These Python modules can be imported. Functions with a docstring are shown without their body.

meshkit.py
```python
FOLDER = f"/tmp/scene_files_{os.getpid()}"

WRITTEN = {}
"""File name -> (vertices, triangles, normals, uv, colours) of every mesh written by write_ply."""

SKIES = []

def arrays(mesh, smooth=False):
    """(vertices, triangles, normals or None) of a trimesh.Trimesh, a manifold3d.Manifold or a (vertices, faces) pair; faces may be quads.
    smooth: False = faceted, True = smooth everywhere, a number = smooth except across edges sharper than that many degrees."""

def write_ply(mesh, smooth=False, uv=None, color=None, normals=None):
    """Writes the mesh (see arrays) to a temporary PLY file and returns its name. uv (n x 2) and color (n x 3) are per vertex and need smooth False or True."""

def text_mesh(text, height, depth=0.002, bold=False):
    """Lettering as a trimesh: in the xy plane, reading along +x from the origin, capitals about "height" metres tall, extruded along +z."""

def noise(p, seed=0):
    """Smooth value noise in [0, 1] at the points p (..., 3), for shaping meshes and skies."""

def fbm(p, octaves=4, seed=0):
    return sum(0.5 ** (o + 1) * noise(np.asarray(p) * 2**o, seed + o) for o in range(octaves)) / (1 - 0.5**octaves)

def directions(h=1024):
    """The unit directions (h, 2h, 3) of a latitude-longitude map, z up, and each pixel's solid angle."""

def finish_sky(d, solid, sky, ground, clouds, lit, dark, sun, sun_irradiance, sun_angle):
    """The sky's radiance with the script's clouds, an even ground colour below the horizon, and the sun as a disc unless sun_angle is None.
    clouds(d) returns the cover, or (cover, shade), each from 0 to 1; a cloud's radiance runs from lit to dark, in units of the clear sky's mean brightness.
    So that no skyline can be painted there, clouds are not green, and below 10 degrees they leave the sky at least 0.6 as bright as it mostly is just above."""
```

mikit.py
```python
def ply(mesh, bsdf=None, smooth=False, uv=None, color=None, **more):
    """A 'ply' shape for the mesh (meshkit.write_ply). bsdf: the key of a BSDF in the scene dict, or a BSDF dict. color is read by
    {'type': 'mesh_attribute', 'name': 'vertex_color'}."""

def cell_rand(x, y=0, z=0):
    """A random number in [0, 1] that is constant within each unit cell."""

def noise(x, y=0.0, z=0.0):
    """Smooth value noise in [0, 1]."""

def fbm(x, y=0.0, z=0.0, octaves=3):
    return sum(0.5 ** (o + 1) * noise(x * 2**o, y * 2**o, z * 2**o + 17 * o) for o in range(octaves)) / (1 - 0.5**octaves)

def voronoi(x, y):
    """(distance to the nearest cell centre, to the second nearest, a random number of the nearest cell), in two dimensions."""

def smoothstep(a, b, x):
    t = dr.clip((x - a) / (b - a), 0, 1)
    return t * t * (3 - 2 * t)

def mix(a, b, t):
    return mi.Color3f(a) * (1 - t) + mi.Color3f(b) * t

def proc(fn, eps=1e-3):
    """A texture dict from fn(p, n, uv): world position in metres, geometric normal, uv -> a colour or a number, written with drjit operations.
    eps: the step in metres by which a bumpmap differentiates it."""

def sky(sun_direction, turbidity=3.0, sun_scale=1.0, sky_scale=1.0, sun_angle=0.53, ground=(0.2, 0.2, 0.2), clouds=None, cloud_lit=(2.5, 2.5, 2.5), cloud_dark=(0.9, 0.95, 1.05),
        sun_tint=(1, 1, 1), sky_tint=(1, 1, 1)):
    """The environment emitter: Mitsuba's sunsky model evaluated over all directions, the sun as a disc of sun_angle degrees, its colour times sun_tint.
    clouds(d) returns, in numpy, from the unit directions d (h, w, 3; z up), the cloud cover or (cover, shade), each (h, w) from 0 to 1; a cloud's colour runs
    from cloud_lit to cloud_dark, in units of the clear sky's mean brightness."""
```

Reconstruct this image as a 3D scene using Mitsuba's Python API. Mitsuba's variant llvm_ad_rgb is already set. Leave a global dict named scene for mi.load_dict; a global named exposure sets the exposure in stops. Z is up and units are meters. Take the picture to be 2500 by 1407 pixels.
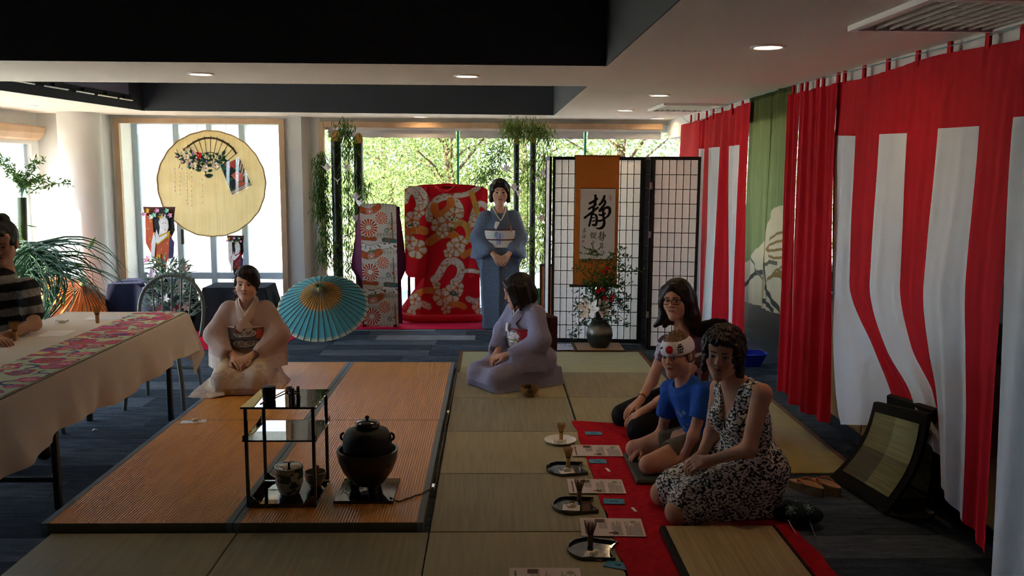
import math, random
import numpy as np, trimesh, shapely, manifold3d
from shapely.geometry import Polygon, LineString, Point
from scipy.spatial import ConvexHull
import drjit as dr, mitsuba as mi
import mikit, meshkit
from mikit import proc, noise, fbm, smoothstep, mix, cell_rand

T = mi.ScalarTransform4f
scene, labels = {}, {}
PI = math.pi

# ---------------------------------------------------------------- camera, sky, exposure
CAM_H, FOC = 1.69, 2150.0
def _rot(yaw, pitch, roll):
    cy, sy, cp, sp, cr, sr = math.cos(yaw), math.sin(yaw), math.cos(pitch), math.sin(pitch), math.cos(roll), math.sin(roll)
    fwd = np.array([sy*cp, cy*cp, -sp]); right = np.array([cy, -sy, 0.0]); down = np.cross(fwd, right)
    return cr*right + sr*down, -sr*right + cr*down, fwd
_r, _d, _f = _rot(*np.radians([1.3545, 7.67, -0.362]))
_m = np.eye(4); _m[:3, 0] = -_r; _m[:3, 1] = -_d; _m[:3, 2] = _f; _m[:3, 3] = [0, 0, CAM_H]
scene['camera'] = {'type': 'perspective', 'fov': 2*math.degrees(math.atan(1250/FOC)), 'fov_axis': 'x', 'near_clip': 0.05, 'far_clip': 500.0,
                   'to_world': T(_m.tolist())}
def _clouds(d):
    c = meshkit.fbm(d*np.array([2.2, 2.2, 5.0]), 4, 3)
    return np.clip((c-0.42)*3.0, 0, 1), np.clip((c-0.55)*2.0, 0, 0.5)
scene['sky'] = mikit.sky((-0.72, -0.22, 0.66), turbidity=3.0, sun_scale=1.0, sky_scale=1.0, ground=(0.30, 0.30, 0.27), clouds=_clouds, cloud_lit=(1.9, 1.9, 1.9), cloud_dark=(1.0, 1.03, 1.08), sky_tint=(0.92, 1.0, 1.11), sun_tint=(0.90, 1.0, 1.14))
exposure = 5.0
# ---------------------------------------------------------------- helpers
def lin(c):
    """sRGB 0-255 (tuple, array or '#rrggbb') -> linear reflectance"""
    if isinstance(c, str): c = [int(c[i:i+2], 16) for i in (1, 3, 5)]
    x = np.asarray(c, float)/255.0
    return np.where(x < 0.04045, x/12.92, ((x+0.055)/1.055)**2.4)
def L3(c): return [float(v) for v in lin(c)]
def rgb(c): return {'type': 'rgb', 'value': [float(v) for v in lin(c)]}
def mat(name, base, rough=0.6, spec=0.3, two=True, **k):
    b = {'type': 'principled', 'base_color': rgb(base) if isinstance(base, (str, tuple)) else base, 'roughness': rough, 'specular': spec, **k}
    scene['mat_'+name] = {'type': 'twosided', 'bsdf': b} if two else b
    return 'mat_'+name
def bump(name, base, fn, height, rough=0.6, spec=0.3, eps=1e-3, **k):
    b = {'type': 'principled', 'base_color': rgb(base) if isinstance(base, (str, tuple)) else base, 'roughness': rough, 'specular': spec, **k}
    scene['mat_'+name] = {'type': 'twosided', 'bsdf': {'type': 'bumpmap', 'arbitrary': proc(fn, eps), 'scale': height, 'bsdf': b}}
    return 'mat_'+name
_used = {}
def key_of(name, parent=None):
    base = (parent+'__' if parent else '')+name
    n = _used.get(base, 0); _used[base] = n+1
    return base if n == 0 else f'{base}_{n:03d}'
def say(key, label=None, cat=None, group=None, kind=None):
    d = {k: v for k, v in (('label', label), ('category', cat), ('group', group), ('kind', kind)) if v}
    if d: labels.setdefault(key, {}).update(d)
def thing(name, label, cat, group=None):
    k = key_of(name); say(k, label, cat, group); return k
_plys = {}
def add(name, mesh, m, parent=None, smooth=False, color=None, uv=None, label=None, cat=None, group=None, kind=None, to=None):
    """one entry of the scene. mesh: trimesh, (v, f) or a ply dict made by shared()"""
    k = key_of(name, parent)
    if isinstance(mesh, dict):
        d = dict(mesh)
        if m is not None: d['bsdf'] = {'type': 'ref', 'id': m}
    else:
        d = mikit.ply(mesh, m, smooth=smooth, color=color, uv=uv)
    if to is not None: d['to_world'] = T(np.asarray(to, float).tolist())
    scene[k] = d
    say(k, label, cat, group, kind)
    return k
def struct(name, mesh, m, parent=None, **k):
    return add(name, mesh, m, parent, kind=None if parent else 'structure', **k)
cat_m = trimesh.util.concatenate
def TM(v, f): return trimesh.Trimesh(np.asarray(v, float), np.asarray(f, int), process=False)
def bx(x0, x1, y0, y1, z0, z1, bev=0.0):
    x0, x1 = min(x0, x1), max(x0, x1); y0, y1 = min(y0, y1), max(y0, y1); z0, z1 = min(z0, z1), max(z0, z1)
    if bev <= 0:
        m = trimesh.creation.box((x1-x0, y1-y0, z1-z0)); m.apply_translation(((x0+x1)/2, (y0+y1)/2, (z0+z1)/2)); return m
    b = min(bev, (x1-x0)/2.01, (y1-y0)/2.01, (z1-z0)/2.01); P = []
    for X, sx in ((x0, 1), (x1, -1)):
        for Y, sy in ((y0, 1), (y1, -1)):
            for Z, sz in ((z0, 1), (z1, -1)):
                P += [(X, Y+sy*b, Z+sz*b), (X+sx*b, Y, Z+sz*b), (X+sx*b, Y+sy*b, Z)]
    return hull_mesh(P)
def hull_mesh(P):
    h = ConvexHull(np.asarray(P, float)); m = trimesh.Trimesh(h.points, h.simplices, process=True); 
    c = m.vertices.mean(0); n = np.cross(m.vertices[m.faces[:, 1]]-m.vertices[m.faces[:, 0]], m.vertices[m.faces[:, 2]]-m.vertices[m.faces[:, 0]])
    flip = ((m.vertices[m.faces].mean(1)-c)*n).sum(1) < 0
    f = m.faces.copy(); f[flip] = f[flip][:, ::-1]
    return TM(m.vertices, f)
def rotz(m, deg, about=(0, 0, 0)):
    m = m.copy(); m.apply_transform(trimesh.transformations.rotation_matrix(math.radians(deg), (0, 0, 1), about)); return m
def rotx(m, deg, about=(0, 0, 0)):
    m = m.copy(); m.apply_transform(trimesh.transformations.rotation_matrix(math.radians(deg), (1, 0, 0), about)); return m
def roty(m, deg, about=(0, 0, 0)):
    m = m.copy(); m.apply_transform(trimesh.transformations.rotation_matrix(math.radians(deg), (0, 1, 0), about)); return m
def mv(m, x, y, z):
    m = m.copy(); m.apply_translation((x, y, z)); return m
def spline(P, n):
    P = np.asarray(P, float)
    from scipy.interpolate import CubicSpline
    t = np.r_[0, np.cumsum(np.linalg.norm(np.diff(P, axis=0), axis=1))]
    return CubicSpline(t, P)(np.linspace(0, t[-1], n))
def tube(P, r, sides=8, caps=True, flat=None):
    """polyline -> tube; r scalar or per point; flat=(a, b) scales the cross-section"""
    P = np.asarray(P, float); n = len(P); r = np.broadcast_to(np.asarray(r, float), (n,))
    t = np.gradient(P, axis=0); t /= np.linalg.norm(t, axis=1, keepdims=True)+1e-12
    a = np.cross(t[0], [0, 0, 1.0] if abs(t[0][2]) < 0.9 else [1.0, 0, 0]); a /= np.linalg.norm(a)
    A = []
    for i in range(n):
        a = a-t[i]*(a@t[i]); a /= np.linalg.norm(a)+1e-12; A.append(a)
    A = np.array(A); B = np.cross(t, A); ang = np.arange(sides)*2*PI/sides
    fa, fb = flat or (1, 1)
    v = P[:, None]+r[:, None, None]*(fa*np.cos(ang)[None, :, None]*A[:, None]+fb*np.sin(ang)[None, :, None]*B[:, None])
    i, j = np.meshgrid(np.arange(n-1), np.arange(sides), indexing='ij'); j2 = (j+1) % sides
    q = np.stack([i*sides+j, i*sides+j2, (i+1)*sides+j2, (i+1)*sides+j], -1).reshape(-1, 4)
    f = np.vstack([q[:, [0, 1, 2]], q[:, [0, 2, 3]]]); v = v.reshape(-1, 3)
    if caps:
        c0, c1 = len(v), len(v)+1; v = np.vstack([v, P[:1], P[-1:]]); k = np.arange(sides); k2 = (k+1) % sides
        f = np.vstack([f, np.stack([np.full(sides, c0), k2, k], 1), np.stack([np.full(sides, c1), (n-1)*sides+k, (n-1)*sides+k2], 1)])
    return TM(v, f)
def lathe(profile, n=32, at=(0, 0, 0)):
    m = trimesh.creation.revolve(np.asarray(profile, float), sections=n); m.apply_translation(at); return m
def ext(poly, h):
    """extrude polygon(s) along +z"""
    gs = [g for g in getattr(poly, 'geoms', [poly]) if g.area > 1e-10]
    return cat_m([trimesh.creation.extrude_polygon(g, h, engine='earcut') for g in gs])
def grid(nu, nv, fn, close_u=False):
    """fn(u, v) with arrays (nu, nv) in [0, 1] -> (nu, nv, 3); returns mesh, u, v flattened"""
    u, v = np.meshgrid(np.linspace(0, 1, nu), np.linspace(0, 1, nv), indexing='ij')
    p = np.stack(fn(u, v), -1).reshape(-1, 3)
    i, j = np.meshgrid(np.arange(nu-1), np.arange(nv-1), indexing='ij'); a = i*nv+j
    f = np.vstack([np.stack([a, a+nv, a+nv+1], -1).reshape(-1, 3), np.stack([a, a+nv+1, a+1], -1).reshape(-1, 3)])
    return TM(p, f), u.ravel(), v.ravel()
def thick(mesh, t):
    """give a sheet a real thickness: front and back skins joined round the rim"""
    v, f = np.array(mesh.vertices), np.array(mesh.faces); n = np.array(mesh.vertex_normals); N = len(v)
    e = np.sort(np.vstack([f[:, [0, 1]], f[:, [1, 2]], f[:, [2, 0]]]), 1); d = np.vstack([f[:, [0, 1]], f[:, [1, 2]], f[:, [2, 0]]])
    _, idx, cnt = np.unique(e, axis=0, return_index=True, return_counts=True); b = d[idx[cnt == 1]]
    rim = np.vstack([np.stack([b[:, 1], b[:, 0], b[:, 0]+N], 1), np.stack([b[:, 1], b[:, 0]+N, b[:, 1]+N], 1)])
    return TM(np.vstack([v, v-n*t]), np.vstack([f, f[:, ::-1]+N, rim]))
def leaves(P, D, Nn, L, W, bend=0.15):
    """leaf blades: base points P, directions D, normals Nn, lengths L, widths W"""
    P, D, Nn = (np.asarray(x, float) for x in (P, D, Nn)); k = len(P)
    L = np.broadcast_to(np.asarray(L, float), (k,))[:, None]; W = np.broadcast_to(np.asarray(W, float), (k,))[:, None]
    D = D/(np.linalg.norm(D, axis=1, keepdims=True)+1e-9); S = np.cross(D, Nn); S /= np.linalg.norm(S, axis=1, keepdims=True)+1e-9; U = np.cross(S, D)
    v = np.stack([P, P+D*L*.45+S*W*.5-U*W*.1, P+D*L*.45-S*W*.5-U*W*.1, P+D*L*.5+U*W*.12, P+D*L-U*L*bend], 1).reshape(-1, 3)
    b = np.arange(k)[:, None]*5
    f = np.concatenate([b+np.array([[0, 1, 3]]), b+np.array([[0, 3, 2]]), b+np.array([[1, 4, 3]]), b+np.array([[3, 4, 2]])], 0)
    return TM(v, f)
def rdir(rng, n):
    v = rng.normal(size=(n, 3)); return v/np.linalg.norm(v, axis=1, keepdims=True)
def at_px(x, y, Y):
    """the real-world point at depth Y that the camera sees at a pixel of the 2500 x 1407 frame"""
    d = (x-1250)/FOC*_r+(y-703.5)/FOC*_d+_f; return np.array([0, 0, CAM_H])+d*Y/d[1]
def inside(poly, x, y): return shapely.contains_xy(poly, x, y)
def brush(pts, w):
    """brush stroke polygon: polyline with varying half-widths"""
    P = spline(pts, 26) if len(pts) > 2 else np.linspace(pts[0], pts[1], 12)
    r = np.interp(np.linspace(0, 1, len(P)), np.linspace(0, 1, len(w)), w)
    gs = [shapely.union(Point(*P[i]).buffer(r[i], 6), Point(*P[i+1]).buffer(r[i+1], 6)).convex_hull for i in range(len(P)-1)]
    return shapely.union_all(gs)
def at_x(x, y, X):
    d = (x-1250)/FOC*_r+(y-703.5)/FOC*_d+_f; return np.array([0, 0, CAM_H])+d*X/d[0]
def at_z(x, y, z):
    d = (x-1250)/FOC*_r+(y-703.5)/FOC*_d+_f; return np.array([0, 0, CAM_H])+d*(z-CAM_H)/d[2]
def bands(rows, ts, ncol, nrow, cols, split, fold):
    """a striped cloth: rows (r, k+1, 3) of boundary points, ts their heights 0-1; cols k pairs (above the split, below it)"""
    from scipy.interpolate import PchipInterpolator
    rows = np.asarray(rows, float); k = rows.shape[1]-1; V, F, C, at = [], [], [], 0
    prof = PchipInterpolator(ts, rows, axis=0)
    segs = [(0, split, 0, max(2, int(nrow*split)+1)), (split, 1, 1, max(3, int(nrow*(1-split))+1))]
    for a, b, which, n in segs:
        tt = np.linspace(a, b, n); g = prof(tt)                       # n, k+1, 3
        for j in range(k):
            s = np.linspace(0, 1, ncol)[None, :, None]; p = g[:, j:j+1]*(1-s)+g[:, j+1:j+2]*s   # n, ncol, 3
            S = (j+np.linspace(0, 1, ncol))[None, :]+0*tt[:, None]
            p = p+fold(S, tt[:, None]+0*S)
            i, c = np.meshgrid(np.arange(n-1), np.arange(ncol-1), indexing='ij'); q = i*ncol+c+at
            F += [np.stack([q, q+ncol, q+ncol+1], -1).reshape(-1, 3), np.stack([q, q+ncol+1, q+1], -1).reshape(-1, 3)]
            V.append(p.reshape(-1, 3)); C.append(np.tile(lin(cols[j][which]), (n*ncol, 1))); at += n*ncol
    return TM(np.vstack(V), np.vstack(F)), np.vstack(C)
# ---------------------------------------------------------------- materials of the room
WALLP = mat('wall_paint', '#d9dad6', 0.7, 0.2)
CEILP = mat('ceiling_paint', '#e2dccf', 0.75, 0.2)
DARKP = mat('coffer_paint', '#4b5054', 0.7, 0.2)
GREYP = mat('coffer_panel', '#8d8aa0', 0.5, 0.3)
TIMBER = mat('timber', proc(lambda p, n, uv: mix(L3('#cdb090'), L3('#b3936e'), fbm(p.x*14+p.y*14, p.z*2.0, p.y*3, 3))), 0.45, 0.4)
ALU = mat('aluminium', '#9fb0bd', 0.4, 0.5)
CHROME = mat('chrome', '#c8c8c8', 0.2, 0.5, metallic=1.0)
BLACK = 'mat_black_lacquer'; scene[BLACK] = {'type': 'twosided', 'bsdf': {'type': 'plastic', 'int_ior': 1.85, 'diffuse_reflectance': rgb('#0a0a0c')}}
BLACKM = mat('black_matt', '#121214', 0.55, 0.4)
WHITE = mat('white', '#eeeeea', 0.5, 0.4)
BLIND = mat('blind', '#c9cac9', 0.8, 0.2)
PALEBLIND = 'mat_pale_blind'; scene[PALEBLIND] = {'type': 'principledthin', 'base_color': rgb('#dfe6ee'), 'roughness': .8, 'diff_trans': 1.0, 'spec_trans': 0.0}
GLASS = 'mat_glass'; scene[GLASS] = {'type': 'thindielectric', 'int_ior': 1.5}
VC = 'mat_vertex'; scene[VC] = {'type': 'twosided', 'bsdf': {'type': 'principled', 'base_color': {'type': 'mesh_attribute', 'name': 'vertex_color'}, 'roughness': 0.75, 'specular': 0.2}}
VCG = 'mat_vertex_gloss'; scene[VCG] = {'type': 'twosided', 'bsdf': {'type': 'principled', 'base_color': {'type': 'mesh_attribute', 'name': 'vertex_color'}, 'roughness': 0.22, 'specular': 0.6}}
VCT = 'mat_vertex_thin'; scene[VCT] = {'type': 'principledthin', 'base_color': {'type': 'mesh_attribute', 'name': 'vertex_color'}, 'roughness': 0.8, 'diff_trans': 0.45, 'spec_trans': 0.0}
LEAFY = mat('leaf', '#3f5c2c', 0.5, 0.3, two=False); scene[LEAFY] = {'type': 'principledthin', 'base_color': rgb('#46662f'), 'roughness': 0.5, 'diff_trans': 0.8, 'spec_trans': 0.0}
CARPETS = []
for i, (a, b) in enumerate((('#37424d', '#535f6b'), ('#2d3742', '#47535f'), ('#424e5a', '#626e7a'), ('#6c7780', '#87929b'))):
    def _fn(p, n, uv, a=L3(a), b=L3(b), s=i*7.3):
        k = fbm(p.x*9+s, p.y*38, s, 3)*0.65+noise(p.x*160, p.y*260, s)*0.35
        return mix(a, b, smoothstep(0.25, 0.8, k))
    CARPETS.append(mat(f'carpet_{i}', proc(_fn), 0.95, 0.05))

CZ = 2.27                     # ceiling height
XR, XB = 2.62, 2.06           # right wall, face of the bulkhead that carries the curtains
XL, YB = -5.0, 10.2           # left wall, wall with the windows

# ---------------------------------------------------------------- floor: carpet planks
FL = struct('floor', bx(-5.4, 2.9, -3.2, 10.9, -0.2, -0.006), CARPETS[1])
rng = random.Random(4)
row = 0; y = 2.9
while y < 10.85:
    x = -5.1-rng.random()*0.9
    while x < 2.62:
        x0, x1, y1 = max(x, -5.1), min(x+1.0, 2.62), min(y+0.25, 10.9)
        c = rng.choices([0, 1, 2], [5, 4, 2])[0]
        if (row, x0) and x0 < -0.3 < x1 and 8.5 < y < 8.75 or (x0 < -0.65 < x1 and 9.0 < y < 9.3): c = 3
        if x1-x0 > 0.02 and y1-y > 0.02: add('carpet_plank', bx(x0+.0015, x1-.0015, y+.0015, y1-.0015, -0.006, 0.0), CARPETS[c], FL)
        x += 1.0
    y += 0.25; row += 1

# ---------------------------------------------------------------- ceiling with two dark coffers
C1 = (-5.1, 0.645, -3.2, 5.06); X2, Y2a, Y2b = 0.665, 6.28, 9.6
room = shapely.box(-5.4, -3.2, 2.9, 10.95)
cof1 = shapely.box(-4.2, -3.0, 0.645, 5.06)
cof2 = Polygon([(-3.84, Y2a), (X2, Y2a), (X2, Y2b), (-3.62, 9.38)])
lamp_xy = [(-1.816, 5.663), (-0.157, 5.646), (1.297, 4.226), (1.299, 6.941), (1.30, 8.705), (1.86, 10.0), (-0.80, 10.05), (-4.45, 8.74)]
holes = shapely.union_all([cof1, cof2]+[Point(*q).buffer(0.072, 16) for q in lamp_xy])
CE = struct('ceiling', mv(ext(room.difference(holes), 0.04), 0, 0, CZ), CEILP)
def coffer(poly, h):
    P = list(poly.exterior.coords)[:-1]; ring = poly.buffer(0.001, join_style=2).difference(poly.buffer(-0.006, join_style=2))
    add('coffer_side', mv(ext(ring, h), 0, 0, CZ-0.0005), DARKP, CE)
    add('coffer_top', mv(ext(poly.buffer(0.02, join_style=2), 0.02), 0, 0, CZ+h), DARKP, CE)
coffer(cof1, 0.85); coffer(cof2, 0.62)
struct('sun_blocking_roof', bx(-6.6, 4.0, -4.5, 11.6, 3.3, 3.45), WALLP)  # unseen slab, extended past the walls so sun does not leak indoors

# left flank of the far coffer: two pale panels in a black frame over a lamp track
def cof_pt(t, z, off=0.0):   # along the left flank, t from the near to the far end
    a, b = np.array([-3.84, Y2a]), np.array([-3.62, 9.38]); q = a+(b-a)*t; nrm = np.array([b[1]-a[1], -(b[0]-a[0])]); nrm /= np.linalg.norm(nrm)
    return np.array([*(q+nrm*off), z])
def flank_box(t0, t1, z0, z1, o0, o1):
    return hull_mesh([cof_pt(t, z, o) for t in (t0, t1) for z in (z0, z1) for o in (o0, o1)])
WF = struct('window_4', flank_box(0.12, 0.90, CZ+.10, CZ+.135, .001, .03), BLACKM)
for a, b in ((0.12, 0.49), (0.51, 0.90)): add('pane', flank_box(a, b, CZ+.135, CZ+.5, .002, .012), GREYP, WF)
add('frame', flank_box(0.49, 0.51, CZ+.135, CZ+.5, .001, .03), BLACKM, WF)
for i, (a, b) in enumerate(((0.18, 0.36), (0.40, 0.52), (0.56, 0.66), (0.68, 0.80), (0.81, 0.9))):
    k = thing('track_lamp', f'slim chrome lamp bar on the black track in the ceiling recess, {("nearest", "second", "third", "fourth", "fifth")[i]} along the track', 'lamp', 'lamp bars on the recess track')
    add('bar', tube([cof_pt(a, CZ+.085, .045), cof_pt(b, CZ+.085, .045)], .011, 8), CHROME, k)
    add('clip', flank_box((a+b)/2-.006, (a+b)/2+.006, CZ+.08, CZ+.12, .0, .05), BLACKM, k)

# ---------------------------------------------------------------- walls
def wall_box(name, *a, m=None, parent=None): return struct(name, bx(*a), m or WALLP, parent)
wall_box('wall_rear', -5.4, 2.9, -3.3, -3.2, 0, CZ, m=mat('rear_paint', '#5a5a58', .8, .1))
# left wall: long windows from the floor up to the timber pelmet
wall_box('wall_left', XL-.2, XL, -3.2, 5.2, 0, CZ)
wall_box('wall_left', XL-.2, XL, 5.2, 9.80, 1.93, CZ)
wall_box('wall_left', XL-.2, XL, 9.80, 10.0, 0, CZ)
wall_box('wall_left', XL-.2, XL, 5.2, 9.80, 0, 0.12)
struct('trim_1', mv(roty(rotx(ext(LineString([(0, 0), (0.05, 0.02), (0.09, 0.07), (0.1, 0.12)]).buffer(0.018), 7.9), 90), 0), XL, 9.9, 1.985), TIMBER)
W3 = struct('window_3', bx(XL-.12, XL-.06, 5.2, 9.80, .12, .17), ALU)
for yy in np.linspace(5.22, 9.78, 5): add('frame', bx(XL-.12, XL-.06, yy-.025, yy+.025, .17, 1.93), ALU, W3)
for a, b in zip(np.linspace(5.22, 9.78, 5)[:-1], np.linspace(5.22, 9.78, 5)[1:]):
    add('pane', TM([[XL-.09, a+.025, .17], [XL-.09, b-.025, .17], [XL-.09, b-.025, 1.93], [XL-.09, a+.025, 1.93]], [[0, 1, 2], [0, 2, 3]]), GLASS, W3)
# corner wall, round column, wall beside the bay window
wall_box('wall_far_left', XL-.2, -4.6, 9.95, 10.1, 0, CZ)
struct('column', mv(ext(shapely.union(Point(-4.47, 9.80).buffer(.22, 24), shapely.box(-4.69, 9.8, -4.3, 10.3)), CZ), 0, 0, 0), WALLP, smooth=25)
W1L, W1R, W1T = -4.262, -2.352, 2.24
wall_box('wall_far_left', -4.45, W1L, YB, YB+.1, 0, CZ)
wall_box('wall_far_left', W1L, W1R, YB, YB+.1, W1T, CZ)
wall_box('wall_far_left', W1R, -2.165, YB, YB+.15, 0, CZ)
struct('wall_far_middle', hull_mesh([(x, yy, z) for z in (0, CZ) for x, yy in ((-2.165, YB), (-2.0, YB+.32), (-2.165, YB+.4))]), WALLP)
# timber lining of the bay window, mitred
def frame_rect(x0, x1, z0, z1, y0, y1, w, m, parent, name='frame', bottom=True):
    add(name, hull_mesh([(a, b, c) for b in (y0, y1) for a, c in ((x0, z0), (x0+w, z0+(w if bottom else 0)), (x0+w, z1-w), (x0, z1))]), m, parent)
    add(name, hull_mesh([(a, b, c) for b in (y0, y1) for a, c in ((x1, z0), (x1-w, z0+(w if bottom else 0)), (x1-w, z1-w), (x1, z1))]), m, parent)
    add(name, hull_mesh([(a, b, c) for b in (y0, y1) for a, c in ((x0, z1), (x0+w, z1-w), (x1-w, z1-w), (x1, z1))]), m, parent)
    if bottom: add(name, hull_mesh([(a, b, c) for b in (y0, y1) for a, c in ((x0, z0), (x0+w, z0+w), (x1-w, z0+w), (x1, z0))]), m, parent)
W1 = key_of('window_1'); say(W1, kind='structure')
frame_rect(W1L, W1R, -.0, W1T, YB-.035, YB+.02, .06, TIMBER, W1, 'timber_lining', False)
GY = 10.62
for a in ((W1L-.02, W1L+.03), (W1R-.03, W1R+.02)): add('reveal', bx(*a, YB+.02, GY+.05, 0, W1T), WHITE, W1)
add('reveal', bx(W1L, W1R, YB+.02, GY+.05, W1T-.03, W1T+.05), WHITE, W1)
xs = [-4.20, -3.72, -3.33, -2.95, -2.40]
for i, x in enumerate(xs): add('mullion', bx(x-.035, x+.035, GY-.03, GY+.03, 0.0, W1T-.03, .006), ALU, W1)
for i in range(4):
    a, b = xs[i]+.035, xs[i+1]-.035
    add('top_rail', bx(a, b, GY-.025, GY+.025, W1T-.05, W1T-.03, .006), ALU, W1); add('roller_blind', TM([[a, GY-.03, W1T-.165], [b, GY-.03, W1T-.165], [b, GY-.03, W1T-.05], [a, GY-.03, W1T-.05]], [[0, 1, 2], [0, 2, 3]]), PALEBLIND, W1)
    add('bottom_rail', bx(a, b, GY-.025, GY+.025, .36, .44, .006), ALU, W1)
    add('bottom_rail', bx(a, b, GY-.025, GY+.025, 0, .06, .006), ALU, W1)
    for z0, z1 in ((.06, .36), (.44, W1T-.05)): add('pane', TM([[a, GY, z0], [b, GY, z0], [b, GY, z1], [a, GY, z1]], [[0, 1, 2], [0, 2, 3]]), GLASS, W1)
add('latch', bx(-3.70, -3.67, GY-.06, GY-.02, .78, .96, .008), BLACKM, W1)
# big window behind the kimono display
W2 = key_of('window_2'); say(W2, kind='structure')
W2L, W2R, W2T, Y2 = -1.985, 1.975, 2.222, 10.3
add('timber_lining', bx(W2L, W2L+.06, Y2-.03, Y2+.05, 0, W2T, .004), TIMBER, W2)
add('timber_lining', bx(W2L+.06, W2R, Y2-.03, Y2+.05, W2T-.065, W2T, .004), TIMBER, W2)
add('head_rail', bx(W2L+.06, W2R, Y2+.05, Y2+.12, W2T-.09, W2T-.03), WHITE, W2)
for a, b in ((W2L+.09, -.42), (-.37, 1.07), (1.12, W2R)):
    add('roller_blind', grid(60, 4, lambda u, v, a=a, b=b: (a+(b-a)*u, Y2+.10+.0*u, W2T-.09-v*(.085+.004*np.sin(u*40*(b-a))))) [0], BLIND, W2)
add('top_plate', bx(W2L+.06, XR, Y2+.17, Y2+.22, W2T-.09, CZ+.05), WALLP, W2)
gx = [W2L+.06, -.395, 1.095, XR]
GREENG = mat('glass_edge', '#2f8f76', 0.3, 0.5)
for i in range(3):
    a, b = gx[i]+.008, gx[i+1]-.008
    add('pane', TM([[a, Y2+.16, .05], [b, Y2+.16, .05], [b, Y2+.16, W2T-.05], [a, Y2+.16, W2T-.05]], [[0, 1, 2], [0, 2, 3]]), GLASS, W2)
for x in gx[1:3]: add('glass_joint', bx(x-.012, x+.012, Y2+.13, Y2+.19, .05, W2T-.05), GREENG, W2)
add('sill', bx(W2L+.06, XR, Y2+.1, Y2+.22, 0, .05), ALU, W2)
wall_box('wall_far_left', -2.165, W2L, Y2+.05, Y2+.3, 0, CZ)
wall_box('wall_far_left', W2L, XR+.1, Y2+.1, Y2+.3, W2T-.01, CZ+.04)
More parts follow.
